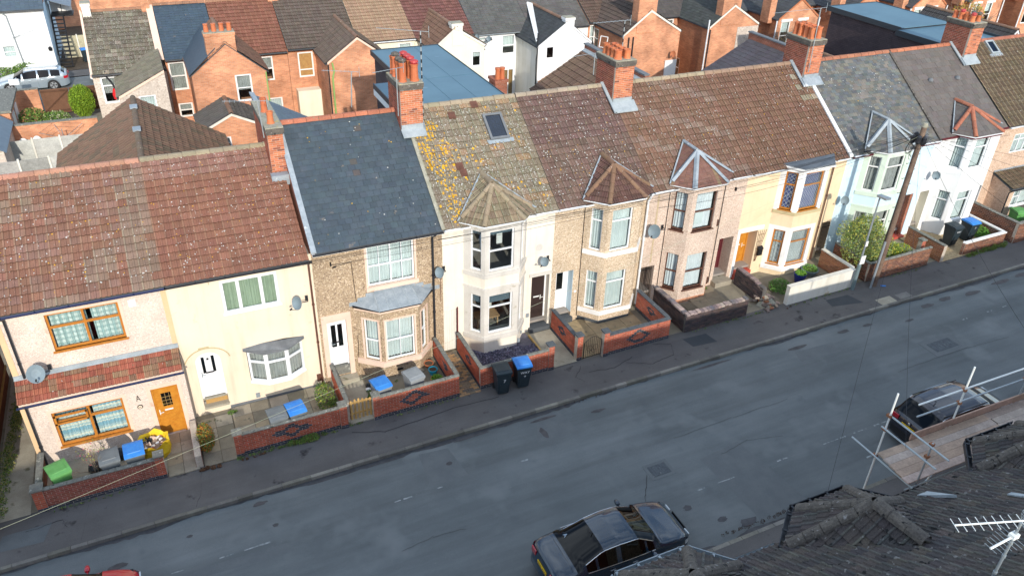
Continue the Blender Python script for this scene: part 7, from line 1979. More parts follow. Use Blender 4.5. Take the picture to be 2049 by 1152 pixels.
def rear_house(label, x0, x1, wm, tile, ze=5.3, zr=7.5, kind='roman', tw=.30, tg=.30, ridge_c=(.3, .16, .1), group='houses of the rear terrace', tm='tile_plain', gut='pvc_black', wins=()):
    r = thing('terraced_house', label, 'house', (x0, YW, G(x0)), group=group)
    S = Seg((x0, YW), (x1, YW)); zb = G(x0) - .3
    wall(r, S, 0, x1 - x0, zb, ze, [(a - x0, b - x0, c, d, .10) for a, b, c, d, *_ in wins], wm)
    mb = MB()
    for x, s in ((x0 + .004, -1), (x1 - .004, 1)):
        p = [(x, YW, zb), (x, YF, zb), (x, YF, ze), (x, YRR, zr - .05), (x, YW, ze)]; mb.poly(p if s > 0 else p[::-1])
    mb.poly([(x1, YF, zb), (x0, YF, zb), (x0, YF, ze), (x1, YF, ze)]).poly([(x0, YW + 3, zb), (x1, YW + 3, zb), (x1, YW + 3, ze), (x0, YW + 3, ze)])
    mb.build('side_and_back_wall', wm, r)
    part = roofplane(r, [(x0 + .01, YW - .22, ze - .05), (x1 - .01, YW - .22, ze - .05), (x1 - .01, YRR, zr), (x0 + .01, YRR, zr)], tw, tg, tm, tile, kind)
    MB().prism([(x0 + .01, YRR, zr), (x0 + .01, YF + .2, ze - .05), (x0 + .01, YF + .2, ze - .1), (x0 + .01, YRR, zr - .05)], (x1 - x0 - .02, 0, 0)).build('roof_back_slope', 'ridge_dark', part)
    halfround((x0 + .02, YRR, zr), (x1 - .02, YRR, zr), .13, 'tile', part, color=ridge_c)
    gutter(r, x0, x1, YW - .28, ze - .08, gut, .05)
    for a, b, c, d, *o in wins:
        o = o[0] if o else {}
        k = dict(frame='upvc', cols=(1,), rows=(.5, .5), inset=.03, curtain=random.choice(('net_grey', 'net')), fw=.09, mw=.07, cz=c + (d - c) * random.choice((.0, .35, .5))); k.update(o)
        window(r, S, a - x0, b - x0, c, d, **k)
    return r
def block(root, x0, x1, y0, y1, ze, zr, wm, tile, kind='roman', mode='gable', tw=.3, tg=.3, apex=None, wins=(), fm=None, zb=None, tm='tile_plain', ze2=None, sidewins=(), over=.06, ridge_c=(.25, .15, .1), verge='pvc_white', vv=True):
    """rear wing: ridge runs back from the gable at y0; mode gable, left (high at left) or right (high at right)"""
    ze2 = ze if ze2 is None else ze2
    zb = G(x0) - .2 if zb is None else zb; ax = (x0 + x1) / 2 if apex is None else apex
    S = Seg((x0, y0), (x1, y0))
    wall(root, S, 0, x1 - x0, zb, min(ze, ze2), [(a - x0, b - x0, c, d, .08) for a, b, c, d, *_ in wins], fm or wm, name='wing_front_wall')
    if mode == 'gable': top = [(x0, y0, ze), (ax, y0, zr), (x1, y0, ze2)]
    elif mode == 'left': top = [(x0, y0, zr), (x1, y0, ze2)]
    else: top = [(x0, y0, ze), (x1, y0, zr)]
    low = min(ze, ze2)
    MB().poly([(x0, y0, low), (x1, y0, low)] + [t for t in top[::-1] if not (abs(t[2] - low) < 1e-6)]).build('gable_wall', fm or wm, root)
    zl = zr if mode == 'left' else ze; zrr = zr if mode == 'right' else ze2
    SL = Seg((x0, y1), (x0, y0)); SRt = Seg((x1, y0), (x1, y1))
    wall(root, SL, 0, y1 - y0, zb, zl, [(a, b, c, d, .08) for a, b, c, d, *_ in sidewins], wm, name='wing_side_wall')
    wall(root, SRt, 0, y1 - y0, zb, zrr, [], wm, name='wing_side_wall')
    for a, b, c, d, *o in sidewins:
        k = dict(frame='upvc', cols=(1,), rows=(.5, .5), inset=.03, curtain=None, fw=.08); k.update(o[0] if o else {}); window(root, SL, a, b, c, d, **k)
    for a, b, c, d, *o in wins:
        k = dict(frame='upvc', cols=(1,), rows=(.5, .5), inset=.02, curtain=random.choice(('net_grey', 'net')), fw=.08, cz=c + (d - c) * random.choice((.0, .4, .6))); k.update(o[0] if o else {}); window(root, S, a - x0, b - x0, c, d, **k)
    ya = y0 - over
    parts = []
    if mode == 'gable':
        parts.append(roofplane(root, [(x0 - .12, y1, ze - .05), (x0 - .12, ya, ze - .05), (ax, ya, zr + .04), (ax, y1, zr + .04)], tw, tg, tm, tile, kind, 'wing_roof'))
        parts.append(roofplane(root, [(x1 + .12, ya, ze2 - .05), (x1 + .12, y1, ze2 - .05), (ax, y1, zr + .04), (ax, ya, zr + .04)], tw, tg, tm, tile, kind, 'wing_roof'))
        halfround((ax, ya, zr + .03), (ax, y1, zr + .03), .12, 'tile', parts[0], color=ridge_c)
    elif mode == 'right':
        parts.append(roofplane(root, [(x0 - .12, y1, ze - .05), (x0 - .12, ya, ze - .05), (x1, ya, zr + .04), (x1, y1, zr + .04)], tw, tg, tm, tile, kind, 'wing_roof'))
    else:
        parts.append(roofplane(root, [(x1 + .12, ya, ze2 - .05), (x1 + .12, y1, ze2 - .05), (x0, y1, zr + .04), (x0, ya, zr + .04)], tw, tg, tm, tile, kind, 'wing_roof'))
    if vv:
        m_ = MB()
        for a, b in zip(top[:-1], top[1:]): m_.prism([Vector(a) + Vector((0, -.065, -.10)), Vector(b) + Vector((0, -.065, -.10)), Vector(b) + Vector((0, -.065, .04)), Vector(a) + Vector((0, -.065, .04))], (0, .04, 0))
        m_.build('verge', verge, root)
    return parts
def stack(root, x0, x1, y0, y1, z0, z1, m='rear_brick', pots=(), cap='ridge_dark'):
    c = MB().box(x0, x1, y0, y1, z0, z1).box(x0 - .04, x1 + .04, y0 - .04, y1 + .04, z1, z1 + .15).build('chimney', m, root)
    MB().box(x0 - .02, x1 + .02, y0 - .02, y1 + .02, z1 + .151, z1 + .19).build('flaunching', 'cement', c)
    for k, (px, py, h) in enumerate(pots):
        MB().lathe((px, py, z1 + .18), [(.14, 0), (.11, h - .08), (.13, h - .06), (.13, h), (.10, h)], 12).build('chimney_pot', 'pot', c)
    return c
WB = dict(frame='white_paint')
BRN, DRK, SLT = rcol((.13, .085, .065)), rcol((.085, .075, .07)), rcol((.045, .07, .095), .1)
# --- O1 grey dash house
r1 = rear_house('grey roughcast house with lichened tiles and a lean-to wing at the back', -3.0, .92, 'dash_rear', rcol((.17, .14, .105), .2, ((.26, .22, .17), .15)), ze=4.85, zr=7.35, tm='tile_lichen', wins=[(-2.66, -1.82, 3.08, 4.62, dict(fw=.1, rows=(.66, .34)))])
block(r1, -1.75, .72, 22.5, YW + 2.2, 4.55, 5.75, 'dash_rear', rcol((.15, .13, .10), .15), mode='right', wins=[(-.80, .05, 3.75, 4.5, dict(rows=(1,)))], zb=-.1, verge='pink_trim')
MB().prism([(.55, YW - .2, 5.35), (.92, YW - .2, 5.35), (.92, YRR, 7.5), (.55, YRR, 7.5)], (0, 0, .05)).build('pink_ridge_band', 'pink_trim', r1)
MB().box(-3.08, -2.96, YW - .2, YRR, 4.7, 4.75).prism([(-3.06, YW - .24, 4.85), (-2.94, YW - .24, 4.85), (-2.94, YRR, 7.42), (-3.06, YRR, 7.42)], (0, 0, .05)).build('verge', 'pink_trim', r1)
g_ = thing('hanging_garment', 'red garment hanging inside the upper window of the grey roughcast house', 'garment', (-2.0, 26.5, 3.6), local=True)
MB().lathe((0, -.08, -.32), [(.16, 0), (.20, .25), (.15, .5), (.10, .62)], 9).box(.1, .3, -.1, -.06, -.4, -.1).build('cloth', 'red_cloth', g_)
pipe(r1, [(-2.32, YW - .08, 4.95), (-2.32, YW - .1, 4.7), (-2.1, YW - .1, 4.3), (-1.95, YW - .1, 3.9)], 'pvc_black', .05, 'flue')
stack(r1, .3, .75, 30.0, 30.8, 7.0, 8.6); stack(r1, -2.9, -2.45, 29.9, 30.7, 7.0, 7.75, 'offwhite_wall')
# --- O2 slate
r2 = rear_house('orange brick house with smooth dark blue slate roof beside the grey house', .94, 3.95, 'rear_brick', SLT, kind='slate', tw=.28, tg=.22, ze=5.35, zr=7.5, tm='slate', wins=[(1.05, 1.98, 3.45, 5.12, dict(fw=.1, **WB)), (1.2, 2.0, 1.8, 2.65, dict(frame='white_paint'))])
pipe(r2, [(2.12, YW - 2, 5.2), (2.12, YW - 2, .2)], 'pvc_black', .05)
# --- gable with chimney breast, shared
r3 = rear_house('orange brick house with red tiled roof and big chimney gable wing', 3.97, 7.92, 'rear_brick', rcol((.24, .10, .065), .12), ze=5.25, zr=7.5, wins=[(6.14, 7.0, 3.5, 4.98, WB), (6.4, 7.3, .9, 2.4, WB)])
block(r3, 2.06, 6.05, 22.5, YW + 2.0, 5.35, 6.9, 'rear_brick', rcol((.14, .075, .055), .15), wins=[(4.30, 5.18, 3.62, 5.15, dict(fw=.09, **WB))], ze2=5.25, vv=False)
MB().prism([(1.92, 22.42, 5.33), (1.92, YW + .8, 5.33), (3.5, YW + 2, 6.70), (3.5, 22.42, 6.70)], (0, 0, .05)).build('slate_wing_roof', 'slate', r3).color = (.05, .075, .10, 1)
stack(r3, 3.05, 4.62, 22.47, 23.1, 5.2, 7.35, pots=[(3.22 + .4 * k, 22.8, .42) for k in range(4)])
pipe(r3, [(6.0, 22.4, 5.2), (6.02, 22.4, .2)], 'pvc_green', .035)
block(r3, 1.9, 5.2, 19.6, 22.49, 3.15, 3.95, 'rear_brick', DRK, wins=[(2.70, 3.35, 2.0, 2.72, dict(rows=(.5, .5), frame='pvc_grey' if False else 'upvc')), (4.85, 5.15, 2.2, 3.0, WB)], zb=0, verge='offwhite_wall')
# --- O4
r4 = rear_house('orange brick house with grey-brown tiles and boarded windows', 7.94, 12.3, 'rear_brick', rcol((.135, .10, .08), .12), ze=5.35, zr=7.5, wins=[(8.52, 9.46, 3.5, 5.05, dict(rows=(.3, .7), pane='boarded', **WB)), (8.55, 9.45, .9, 2.5, dict(rows=(.7, .3), pane='boarded', **WB))])
block(r4, 9.62, 13.3, 23.0, YW + 2.5, 5.2, 6.52, 'rear_brick', rcol((.11, .08, .065), .15), apex=11.5, verge='pink_trim', sidewins=[(.5, .95, 3.8, 5.0, WB), (1.3, 2.1, 3.0, 5.0, WB)])
MB().box(8.2, 9.62, 25.6, 26.28, .0, 2.85).build('rendered_lean_to', 'cream_rear', r4)
pipe(r4, [(9.9, 22.92, 5.2), (9.98, 22.92, 4.7), (9.86, 22.92, 4.3), (9.86, 22.92, .3)], 'pvc_green', .05); pipe(r4, [(9.66, 22.95, 5.1), (9.66, 22.95, .2)], 'pvc_black', .04)
stack(r4, 7.7, 8.35, 30.0, 30.9, 7.1, 8.3)
# --- O5
r5 = rear_house('cream rendered house with light tan roof tiles behind the blue flat roof', 12.32, 16.1, 'cream_rear', rcol((.36, .23, .15), .08), ze=5.4, zr=7.6, gut='pvc_white', wins=[(15.0, 15.9, 4.2, 5.1, WB)])
stack(r5, 16.0, 16.5, 30, 30.8, 7.2, 8.2)
# --- O6
r6 = rear_house('rendered house with purple-red lichened roof and a cream gable wing', 16.12, 20.2, 'cream_rear', rcol((.19, .085, .07), .15), ze=5.35, zr=7.5, wins=[])
block(r6, 16.35, 19.85, 23.5, YW + 2.2, 5.3, 6.5, 'offwhite_wall', rcol((.15, .085, .06), .12), apex=17.9, wins=[(18.98, 19.62, 3.95, 4.95, dict(rows=(1,), frame='upvc')), (16.75, 17.1, 4.3, 4.8, dict(rows=(1,)))], verge='offwhite_wall', fm='cream_rear')
stack(r6, 17.65, 18.35, 23.46, 24.0, 5.4, 6.6, 'offwhite_wall', cap='cement')
# --- O7, O7b
r7 = rear_house('white rendered house with dark slate-grey roof and two satellite dishes', 20.2, 24.4, 'white_wall', rcol((.10, .10, .095), .15), ze=5.3, zr=7.7, kind='slate', tw=.28, tg=.2, wins=[(20.3, 21.2, 4.0, 5.05, dict(rows=(.25, .25, .25, .25))), (22.3, 23.32, 3.7, 5.05, dict(fw=.1, rows=(.45, .55), curtain='net')), (22.4, 23.3, .6, 2.7, dict(cols=(1, 1), rows=(1,), curtain='boarded'))], gut='pvc_grey')
dish(r7, 21.2, YW - .4, 4.95, 21.5, .25); dish(r7, 20.35, YW - .4, 5.15, 20.1, .24)
stack(r7, 22.7, 23.7, 30, 30.9, 7.3, 8.9)
r7b = rear_house('white gabled house with stained side wall and slate wing roof', 24.4, 29.0, 'white_wall', rcol((.105, .10, .095), .15), ze=5.3, zr=7.7, kind='slate', tw=.28, tg=.2, wins=[])
block(r7b, 23.4, 27.35, 22.9, YW + 2.4, 5.05, 6.45, 'offwhite_wall', rcol((.055, .06, .062), .15), kind='slate', tw=.3, tg=.22, apex=25.45, fm='white_wall', wins=[(23.98, 24.6, 4.15, 4.98, dict(rows=(1,), pane='glass_dark', frame='upvc'))], sidewins=[(.6, 2.0, .6, 2.7, dict(cols=(1, 1), rows=(1,), curtain='boarded'))])
stack(r7b, 25.3, 25.95, 22.86, 23.4, 5.9, 6.55, 'white_wall')
MB().prism([(23.3, 22.8, 4.98), (23.5, 22.8, 5.1), (25.3, YW + 1.6, 6.6), (25.1, YW + 2.2, 6.6)], (0, 0, .02)).build('verge_flashing', 'white_paint', r7b)
pipe(r7b, [(23.32, 22.85, 5.9), (23.32, 22.85, 4.6), (23.32, 22.95, 4.2), (23.32, 22.85, .2)], 'pvc_black', .045); pipe(r7b, [(27.45, 22.85, 5.0), (27.42, 22.95, 3.0)], 'pvc_black', .04)
block(r7b, 23.6, 27.2, 19.5, 22.88, 2.7, 3.6, 'white_wall', rcol((.28, .12, .07), .12), mode='gable', zb=.3)
# --- O8
r8 = rear_house('brick house with brown tiles and tall chimney gable, sash ajar', 29.0, 33.6, 'rear_brick', BRN, ze=5.45, zr=7.8, wins=[(28.6 + .55, 28.6 + 1.0, 3.5, 5.2, WB)])
block(r8, 29.55, 34.2, 22.5, YW + 2.3, 5.35, 6.85, 'rear_brick_dark', rcol((.09, .065, .055), .15), apex=31.6, fm='rear_brick', sidewins=[(2.2, 2.9, 3.6, 5.0, WB)], verge='offwhite_wall')
stack(r8, 30.55, 32.0, 22.46, 23.2, 5.4, 8.0)
dish(r8, 33.55, 22.1, 3.85, 33.8, .30, m='terracotta')
for x in (30.0, 30.35): pipe(r8, [(x, 22.42, 5.2), (x, 22.42, 1.5)], 'pvc_black', .045)
MB().box(33.2, 34.15, 22.42, 22.48, 2.0, 3.35).build('painted_door_surround', 'white_paint', r8)
# open casement
oc = MB(); 
for a, b in (((29.30, 24.0, 4.9), (29.0, 24.45, 4.9)), ((29.15, 23.9, 4.2), (28.85, 24.35, 4.2)), ((29.30, 24.0, 4.9), (29.15, 23.9, 4.2)), ((29.0, 24.45, 4.9), (28.85, 24.35, 4.2))): oc.tube(a, b, .035, n=4)
oc.build('open_casement', 'upvc', r8)
# --- O9
r9 = rear_house('brick house between two chimneyed wings with arched sash windows', 33.62, 38.3, 'rear_brick', DRK, ze=5.4, zr=7.8, kind='slate', tw=.3, tg=.22, wins=[(35.3, 36.3, 3.3, 5.15, dict(fw=.1, rows=(.45, .55), **WB))])
block(r9, 36.65, 41.0, 22.5, YW + 2.3, 5.35, 6.75, 'rear_brick_dark', rcol((.065, .07, .065), .15), kind='slate', tw=.3, tg=.22, apex=38.6, fm='rear_brick', sidewins=[(1.5, 2.2, 3.3, 5.0, dict(rows=(.5, .5), pane='glass_dark')), (1.0, 1.6, .4, 2.6, dict(rows=(1,), pane='pvc_grey')), (2.5, 3.2, .9, 2.4, dict(rows=(.5, .5)))], verge='offwhite_wall')
stack(r9, 37.55, 39.1, 22.46, 23.2, 5.4, 7.9)
MB().box(39.15, 41.02, 22.47, 22.5, .4, 5.2).build('roughcast_panel', 'dash_rear', r9)
pipe(r9, [(36.5, 22.4, 5.9), (36.5, 22.4, .6)], 'pvc_white', .05); pipe(r9, [(36.72, 22.42, 5.2), (36.72, 22.42, .6)], 'pvc_black', .04)
# --- further wings to the right
def far_pair(x, label, stackx=None):
    r = rear_house(label, x, x + 6.6, 'rear_brick_dark', rcol((.075, .08, .085), .12), ze=5.4, zr=7.8, kind='slate', tw=.3, tg=.25, wins=[(x + 5.0, x + 5.9, 3.4, 5.2, WB)])
    block(r, x + .9, x + 4.7, 22.8, YW + 2.3, 5.4, 6.75, 'rear_brick_dark', rcol((.075, .08, .085), .12), kind='slate', tw=.3, tg=.25, fm='rear_brick', wins=[(x + 1.25, x + 2.1, 3.1, 5.2, dict(curtain='net', **WB)), (x + 2.85, x + 3.65, 3.3, 5.2, dict(curtain='net', **WB))], sidewins=[(2.2, 2.9, 3.3, 5.0, WB)], verge='terracotta', vv=True)
    m_ = MB()
    for a, b in ((1.15, 2.2), (2.75, 3.75)): m_.box(x + a, x + b, 22.72, 22.8, 5.2, 5.36)
    m_.build('lintels', 'white_paint', r)
    stack(r, x + .45, x + 1.0, 23.4, 24.3, 5.0, 7.2, 'rear_brick')
    for px in (x + .75, x + 4.85): pipe(r, [(px, 22.75, 5.3), (px, 22.75, .6)], 'pvc_white', .05)
    return r
far_pair(42.2, 'brick house with two white-linteled windows behind the dark hung-tile dormer')
far_pair(49.0, 'brick house whose gable tip shows above the dark flat roof')
far_pair(55.8, 'brick house with pale curtained windows above the far chimney')
far_pair(62.6, 'brick house near the upper right corner with white drainpipes')
far_pair(69.4, 'brick house at the far upper right corner of the picture')
r_ = rear_house('slate-roofed house filling the gap between the rear wings', 38.3, 42.2, 'rear_brick_dark', rcol((.075, .08, .08), .12), ze=5.4, zr=7.8, kind='slate', tw=.3, tg=.25, wins=[(41.2, 42.0, 3.4, 5.0, WB)])

# ------------------------------------------------------------------ wings and dormers on the backs of the front terrace (each part of its house)
HIP = rcol((.155, .092, .065), .10, ((.12, .085, .06), .2))
p_ = block(H[1], -4.5, 2.7, YB + .01, 16.5, 4.05, 6.30, 'side_brick', HIP, apex=-.95, tw=.3, tg=.32, kind='roman', ridge_c=(.18, .13, .09))
for y in (11.5, 14.5): MB().box(-1.12, -.80, y, y + .5, 6.42, 6.48).build('ridge_vent', 'lead', p_[0])
block(H[3], 3.9, 6.3, YB + .01, 12.2, 7.2, 7.25, 'side_brick', rcol((.06, .09, .12), .15), mode='left', ze2=5.9, kind='slate', tw=.28, tg=.22, tm='slate')
MB().prism([(3.84, 8.0, 7.3), (4.05, 8.0, 7.25), (4.05, 12.25, 7.25), (3.84, 12.25, 7.3)], (0, 0, .08)).build('parapet_flashing', 'lead', H[3])
p_ = block(H[6], 18.75, 21.9, YB + .01, 14.2, 5.35, 7.15, 'side_brick', rcol((.135, .085, .06), .12), mode='right', tw=.3, tg=.36)
MB().box(21.9, 22.12, YB, 14.3, 0.4, 7.45).build('party_parapet', 'side_brick', H[6]); MB().box(21.86, 22.16, YB, 14.35, 7.45, 7.52).build('parapet_capping', 'plinth_grey', H[6]); MB().prism([(21.7, YB, 7.12), (21.9, YB, 7.2), (21.9, 14.2, 7.2), (21.7, 14.2, 7.12)], (0, 0, .06)).build('parapet_flashing', 'lead_light', H[6])
block(H[8], 29.6, 32.8, YB + .01, 13.8, 5.35, 6.95, 'side_brick', rcol((.085, .075, .085), .12), mode='right', kind='slate', tw=.34, tg=.28)
MB().box(32.8, 33.02, YB, 13.9, 0.5, 7.35).build('party_parapet', 'side_brick', H[8]); MB().box(32.76, 33.06, YB, 13.95, 7.35, 7.42).build('parapet_capping', 'plinth_grey', H[8])
block(H[9], 34.2, 37.4, YB + .01, 13.2, 5.3, 6.6, 'side_brick', rcol((.085, .07, .065), .12), mode='gable', tw=.3, tg=.36)
block(H[7], 23.2, 26.0, YB + .01, 12.0, 2.9, 3.8, 'side_brick', rcol((.14, .10, .07), .12), mode='right')
# L-shaped dormer behind the skylight house
d4 = MB().box(8.75, 13.2, 4.75, 8.85, 6.6, 8.15).box(10.05, 13.2, 8.85, 13.9, 5.2, 8.15).build('dormer', 'plum_tile', H[4])
MB().box(8.62, 13.34, 4.55, 8.98, 8.152, 8.2).box(9.92, 13.34, 8.98, 14.05, 8.152, 8.2).build('flat_roof', 'blue_membrane', d4)
MB().box(8.60, 8.64, 4.6, 8.99, 7.98, 8.23).box(9.90, 9.94, 8.99, 14.06, 7.98, 8.23).box(9.9, 13.36, 14.03, 14.07, 7.98, 8.23).box(13.32, 13.36, 4.6, 14.03, 7.98, 8.23).build('fascia', 'fascia_dark', d4)
MB().box(8.585, 8.6, 4.8, 8.9, 7.75, 8.0).build('white_fascia', 'white_paint', d4)
MB().box(10.05, 13.2, 8.86, 13.88, 0, 5.19).build('wing_wall', 'side_brick', H[4])
sm = MB()
for x in (11.0, 12.1): sm.box(x, x + .05, 4.6, 14.0, 8.2, 8.212)
sm.box(9.95, 13.3, 8.95, 9.0, 8.2, 8.214); sm.build('membrane_seams', 'blue_membrane', d4)
# L-shaped dormer of the last house
d10 = MB().box(38.1, 42.0, 4.8, 8.2, 6.6, 8.42).box(38.4, 42.0, 8.2, 13.4, 4.2, 8.52).build('dormer', 'plum_tile', H[10])
MB().box(38.25, 42.15, 8.0, 13.55, 8.522, 8.57).box(37.95, 42.15, 4.6, 8.0, 8.422, 8.47).build('flat_roof', 'blue_membrane', d10)
MB().box(38.21, 38.25, 7.98, 13.56, 8.32, 8.6).box(38.21, 42.15, 13.55, 13.59, 8.32, 8.6).box(37.91, 37.95, 4.6, 8.0, 8.2, 8.5).box(42.15, 42.19, 4.6, 13.55, 8.32, 8.6).build('fascia', 'fascia_dark', d10)
gutter(H[10], 38.1, 38.2, 8.3, 8.3, 'pvc_black', .04)
rx = thing('rear_wing', 'dark tiled wing roof behind the far right ridge', 'building', (46, 8.3, 1))
block(rx, 46.5, 50.5, YB + .02, 15.0, 5.4, 7.6, 'side_brick', rcol((.06, .055, .055), .12), tw=.3, tg=.36)
MB().box(43.0, 47.0, 0.02, YB, .6, 5.9).build('wall', 'dash10', rx)
# small stack and pots behind the ridge
sc_ = thing('small_chimney', 'short brick chimney with two orange pots beside the blue flat roof', 'chimney', (17.3, 15.0, 0))
MB().box(16.95, 17.65, 15.0, 15.9, 0, 5.6).box(16.9, 17.7, 14.95, 15.95, 5.6, 5.75).build('stack', 'side_brick', sc_)
for k, (x, y) in enumerate(((17.15, 15.2), (17.42, 15.2))): MB().lathe((x, y, 5.75), [(.14, 0), (.12, .5), (.15, .52), (.15, .62), (.1, .62)], 12).build('chimney_pot', 'pot', sc_)
MB().box(14.2, 17.6, 8.3, 15.9, 0, 4.6).build('wing', 'side_brick', sc_)

# ------------------------------------------------------------------ left back yards
def yardwall(label, x0, x1, y, z, m='rear_brick', th=.2, cap='coping', cat='garden wall'):
    t = thing('yard_wall', label, cat, (x0, y, G(x0))); MB().box(x0, x1, y, y + th, G(x0) - .1, z).build('brickwork', m, t); MB().box(x0 - .03, x1 + .03, y - .03, y + th + .03, z, z + .07).build('capping', cap, t); return t
yardwall('orange brick yard wall with dark coping behind the two white chairs', -8.6, -3.4, 27.9, 1.80)
yardwall('orange brick pier of yard wall beside the brown double gates', -9.3, -6.9, 35.2, 1.7)
def fence(label, x0, x1, y, z, n, cols=((1, 1, 1), (1.2, 1.2, 1.2), (.8, .8, .8))):
    t = thing('fence', label, 'fence', (x0, y, G(x0))); wdt = (x1 - x0) / n
    for k in range(n):
        a = x0 + k * wdt; p = MB(); zz = G(a)
        for q in range(10):
            h = (z - zz) / 10; p.frame((a + .06, y - .012 - .004 * (q % 2), zz + q * h), (wdt - .1, 0, 0), (0, .02, 0), (0, .008, h + .012))
        o = p.build('fence_panel', 'wood_fence', t); o.color = (*jit(random.choice(cols), .1), 1)
        MB().box(a - .04, a + .05, y - .05, y + .05, zz, z + .1).build('fence_post', 'offwhite_wall', t)
    return t
fence('weathered grey larch-lap fence in front of the white chairs', -9.6, -4.0, 25.9, 1.6, 4)
fence('nearer weathered grey fence running behind the ridge', -10.2, -4.4, 22.8, 1.6, 4)
t = fence('vertical board fence by the outside staircase', -5.9, -2.5, 49.3, 1.6, 3, ((1.1, 1.0, .75), (1.2, 1.1, .8)))
t = thing('fence', 'dark vertical board fence running along the alley at the far left', 'fence', (-6.95, 4, 0))
for k in range(70):
    y = 5.0 - k * .125; MB().box(-7.02, -6.99, y, y + .11, G(-7), 1.72).build('fence_board', 'wood_brown', t).color = (*jit((1.0, .8, .65), .2), 1)
for z in (.35, 1.5): MB().box(-6.99, -6.94, -3.8, 5.1, z, z + .09).build('rail', 'wood_yellow', t).color = (.7, .7, .6, 1)
MB().box(-7.06, -6.90, -3.8, 5.1, 1.72, 1.77).build('capping_rail', 'wood_brown', t)
gt = thing('double_gate', 'brown boarded double gates facing the back street', 'gate', (-6.8, 35.2, 0))
for a, b in ((-6.8, -5.15), (-5.1, -3.45)):
    lf = MB().box(a, b, 35.2, 35.24, 0, 1.62).build('gate_leaf', 'wood_brown', gt)
    m_ = MB().tube((a, 35.17, .15), (b, 35.17, 1.5), .045, n=4).box(a, b, 35.14, 35.2, 1.45, 1.55).box(a, b, 35.14, 35.2, .12, .22); m_.build('brace', 'wood_brown', lf).color = (.7, .7, .7, 1)
sh = thing('garage', 'flat felt-roofed garage at the upper left edge', 'garage', (-12, 29, 0))
MB().box(-12, -8.0, 29.4, 33.6, -.2, 2.2).build('wall', 'rear_brick', sh); MB().box(-12.2, -7.85, 29.2, 33.8, 2.2, 2.34).build('flat_roof', 'coping', sh); MB().box(-7.99, -7.95, 30, 31, .3, 1.8).box(-7.99, -7.95, 31.6, 32.6, .3, 1.8).build('windows', 'pvc_white', sh)
sh = thing('shed', 'cream rendered outbuilding with blue-grey slated side at the left edge', 'outbuilding', (-12, 23, 0))
MB().box(-12, -7.9, 23.4, 28.0, -.2, 2.0).build('wall', 'dash_rear', sh); MB().prism([(-7.75, 23.2, 1.95), (-7.75, 28.2, 1.95), (-9.2, 28.2, 3.0), (-9.2, 23.2, 3.0)], (0, 0, .05)).build('roof', 'slate', sh).color = (.12, .17, .22, 1)
strip('raised_patio', -8.4, -3.6, 26.3, 27.9, .5, 'concrete', thick=.5)
for k, (x, y) in enumerate(((-7.45, 27.2), (-6.75, 27.3))):
    ch = thing('garden_chair', ('left-hand' if k == 0 else 'right-hand') + ' white plastic chair against the orange brick yard wall', 'chair', (x, y, G(x)), group='white garden chairs')
    z = G(x) + .5; pts = [(x + .27 * math.cos(q * math.pi / 8), y + .25, z + .45 + .42 * math.sin(q * math.pi / 8)) for q in range(9)]
    MB().prism([(x - .27, y + .25, z + .42)] + pts[::-1] + [], (0, .03, 0)).build('backrest', 'white_paint', ch)
    MB().box(x - .25, x + .25, y - .22, y + .24, z + .40, z + .44).build('seat', 'white_paint', ch)
    for a in (-.22, .2):
        for b in (-.2, .2): MB().box(x + a, x + a + .03, y + b, y + b + .03, z, z + .4).build('leg', 'white_paint', ch)
    MB().box(x - .28, x - .25, y - .2, y + .25, z + .6, z + .63).box(x + .25, x + .28, y - .2, y + .25, z + .6, z + .63).build('armrest', 'white_paint', ch)
ra = thing('rotary_airer', 'thin rotary clothes airer in the yard before the brick wall', 'clothes airer', (-5.3, 26.9, 0), local=True)
m_ = MB().tube((0, 0, 0), (0, 0, 1.7), .025, n=6)
for k in range(4): m_.tube((0, 0, 1.1), (1.2 * math.cos(k * 1.57 + .4), 1.2 * math.sin(k * 1.57 + .4), 1.75), .014, n=5)
m_.build('frame', 'steel', ra)
m_ = MB()
for q in (.5, .75, 1.0): m_.path([(1.2 * q * math.cos(k * 1.57 + .4), 1.2 * q * math.sin(k * 1.57 + .4), 1.1 + .65 * q) for k in range(5)], .005, 4)
m_.build('lines', 'wire', ra)
tr = thing('topiary_shrub', 'bright lime-green clipped egg-shaped conifer beside the brown gates', 'shrub', (-4.4, 33.6, 0))
leaf_cluster('foliage', [((-4.4, 33.6, 1.15), (.78, .78, 1.1)), ((-4.4, 33.6, 1.2), (.68, .68, 1.0))], 9000, .05, [(.20, .32, .02), (.28, .40, .03), (.13, .24, .02)], parent=tr, kind='stuff')
MB().tube((-4.4, 33.6, 0), (-4.4, 33.6, 1.5), .08).build('trunk', 'bark', tr)
def bshrub(label, x, y, z, r_, n, size, cols, name='shrub'):
    t = thing(name, label, 'shrub', (x, y, G(x))); s_ = MB()
    for k in range(6): branch(s_, Vector((x + rng.uniform(-.2, .2), y, G(x))), Vector((rng.uniform(-.5, .5), rng.uniform(-.3, .3), 1)).normalized(), r_[2] * .8, .03, 3, .5)
    s_.build('stems', 'bark', t); leaf_cluster('foliage', [((x, y, z), r_)], n, size, cols, parent=t, kind='stuff'); return t
bshrub('leafy rose bush with pale flowers in the back garden', -7.2, 32.0, .8, (.9, .8, .7), 2200, .07, GREENS + [(.4, .2, .1)])
bshrub('low green shrub left of the topiary conifer', -5.9, 31.6, .7, (.9, .7, .6), 1800, .07, GREENS + [(.6, .6, .4)])
bshrub('bright lime shrub growing behind the slate roof ridge', 8.6, 17.5, 2.6, (1.1, .8, 1.0), 2600, .07, [(.28, .42, .03), (.36, .50, .05), (.2, .33, .03)])
bshrub('hedge shrubs in front of the white rendered house at left', -9.8, 44.3, .4, (1.1, .5, .5), 1500, .07, GREENS)
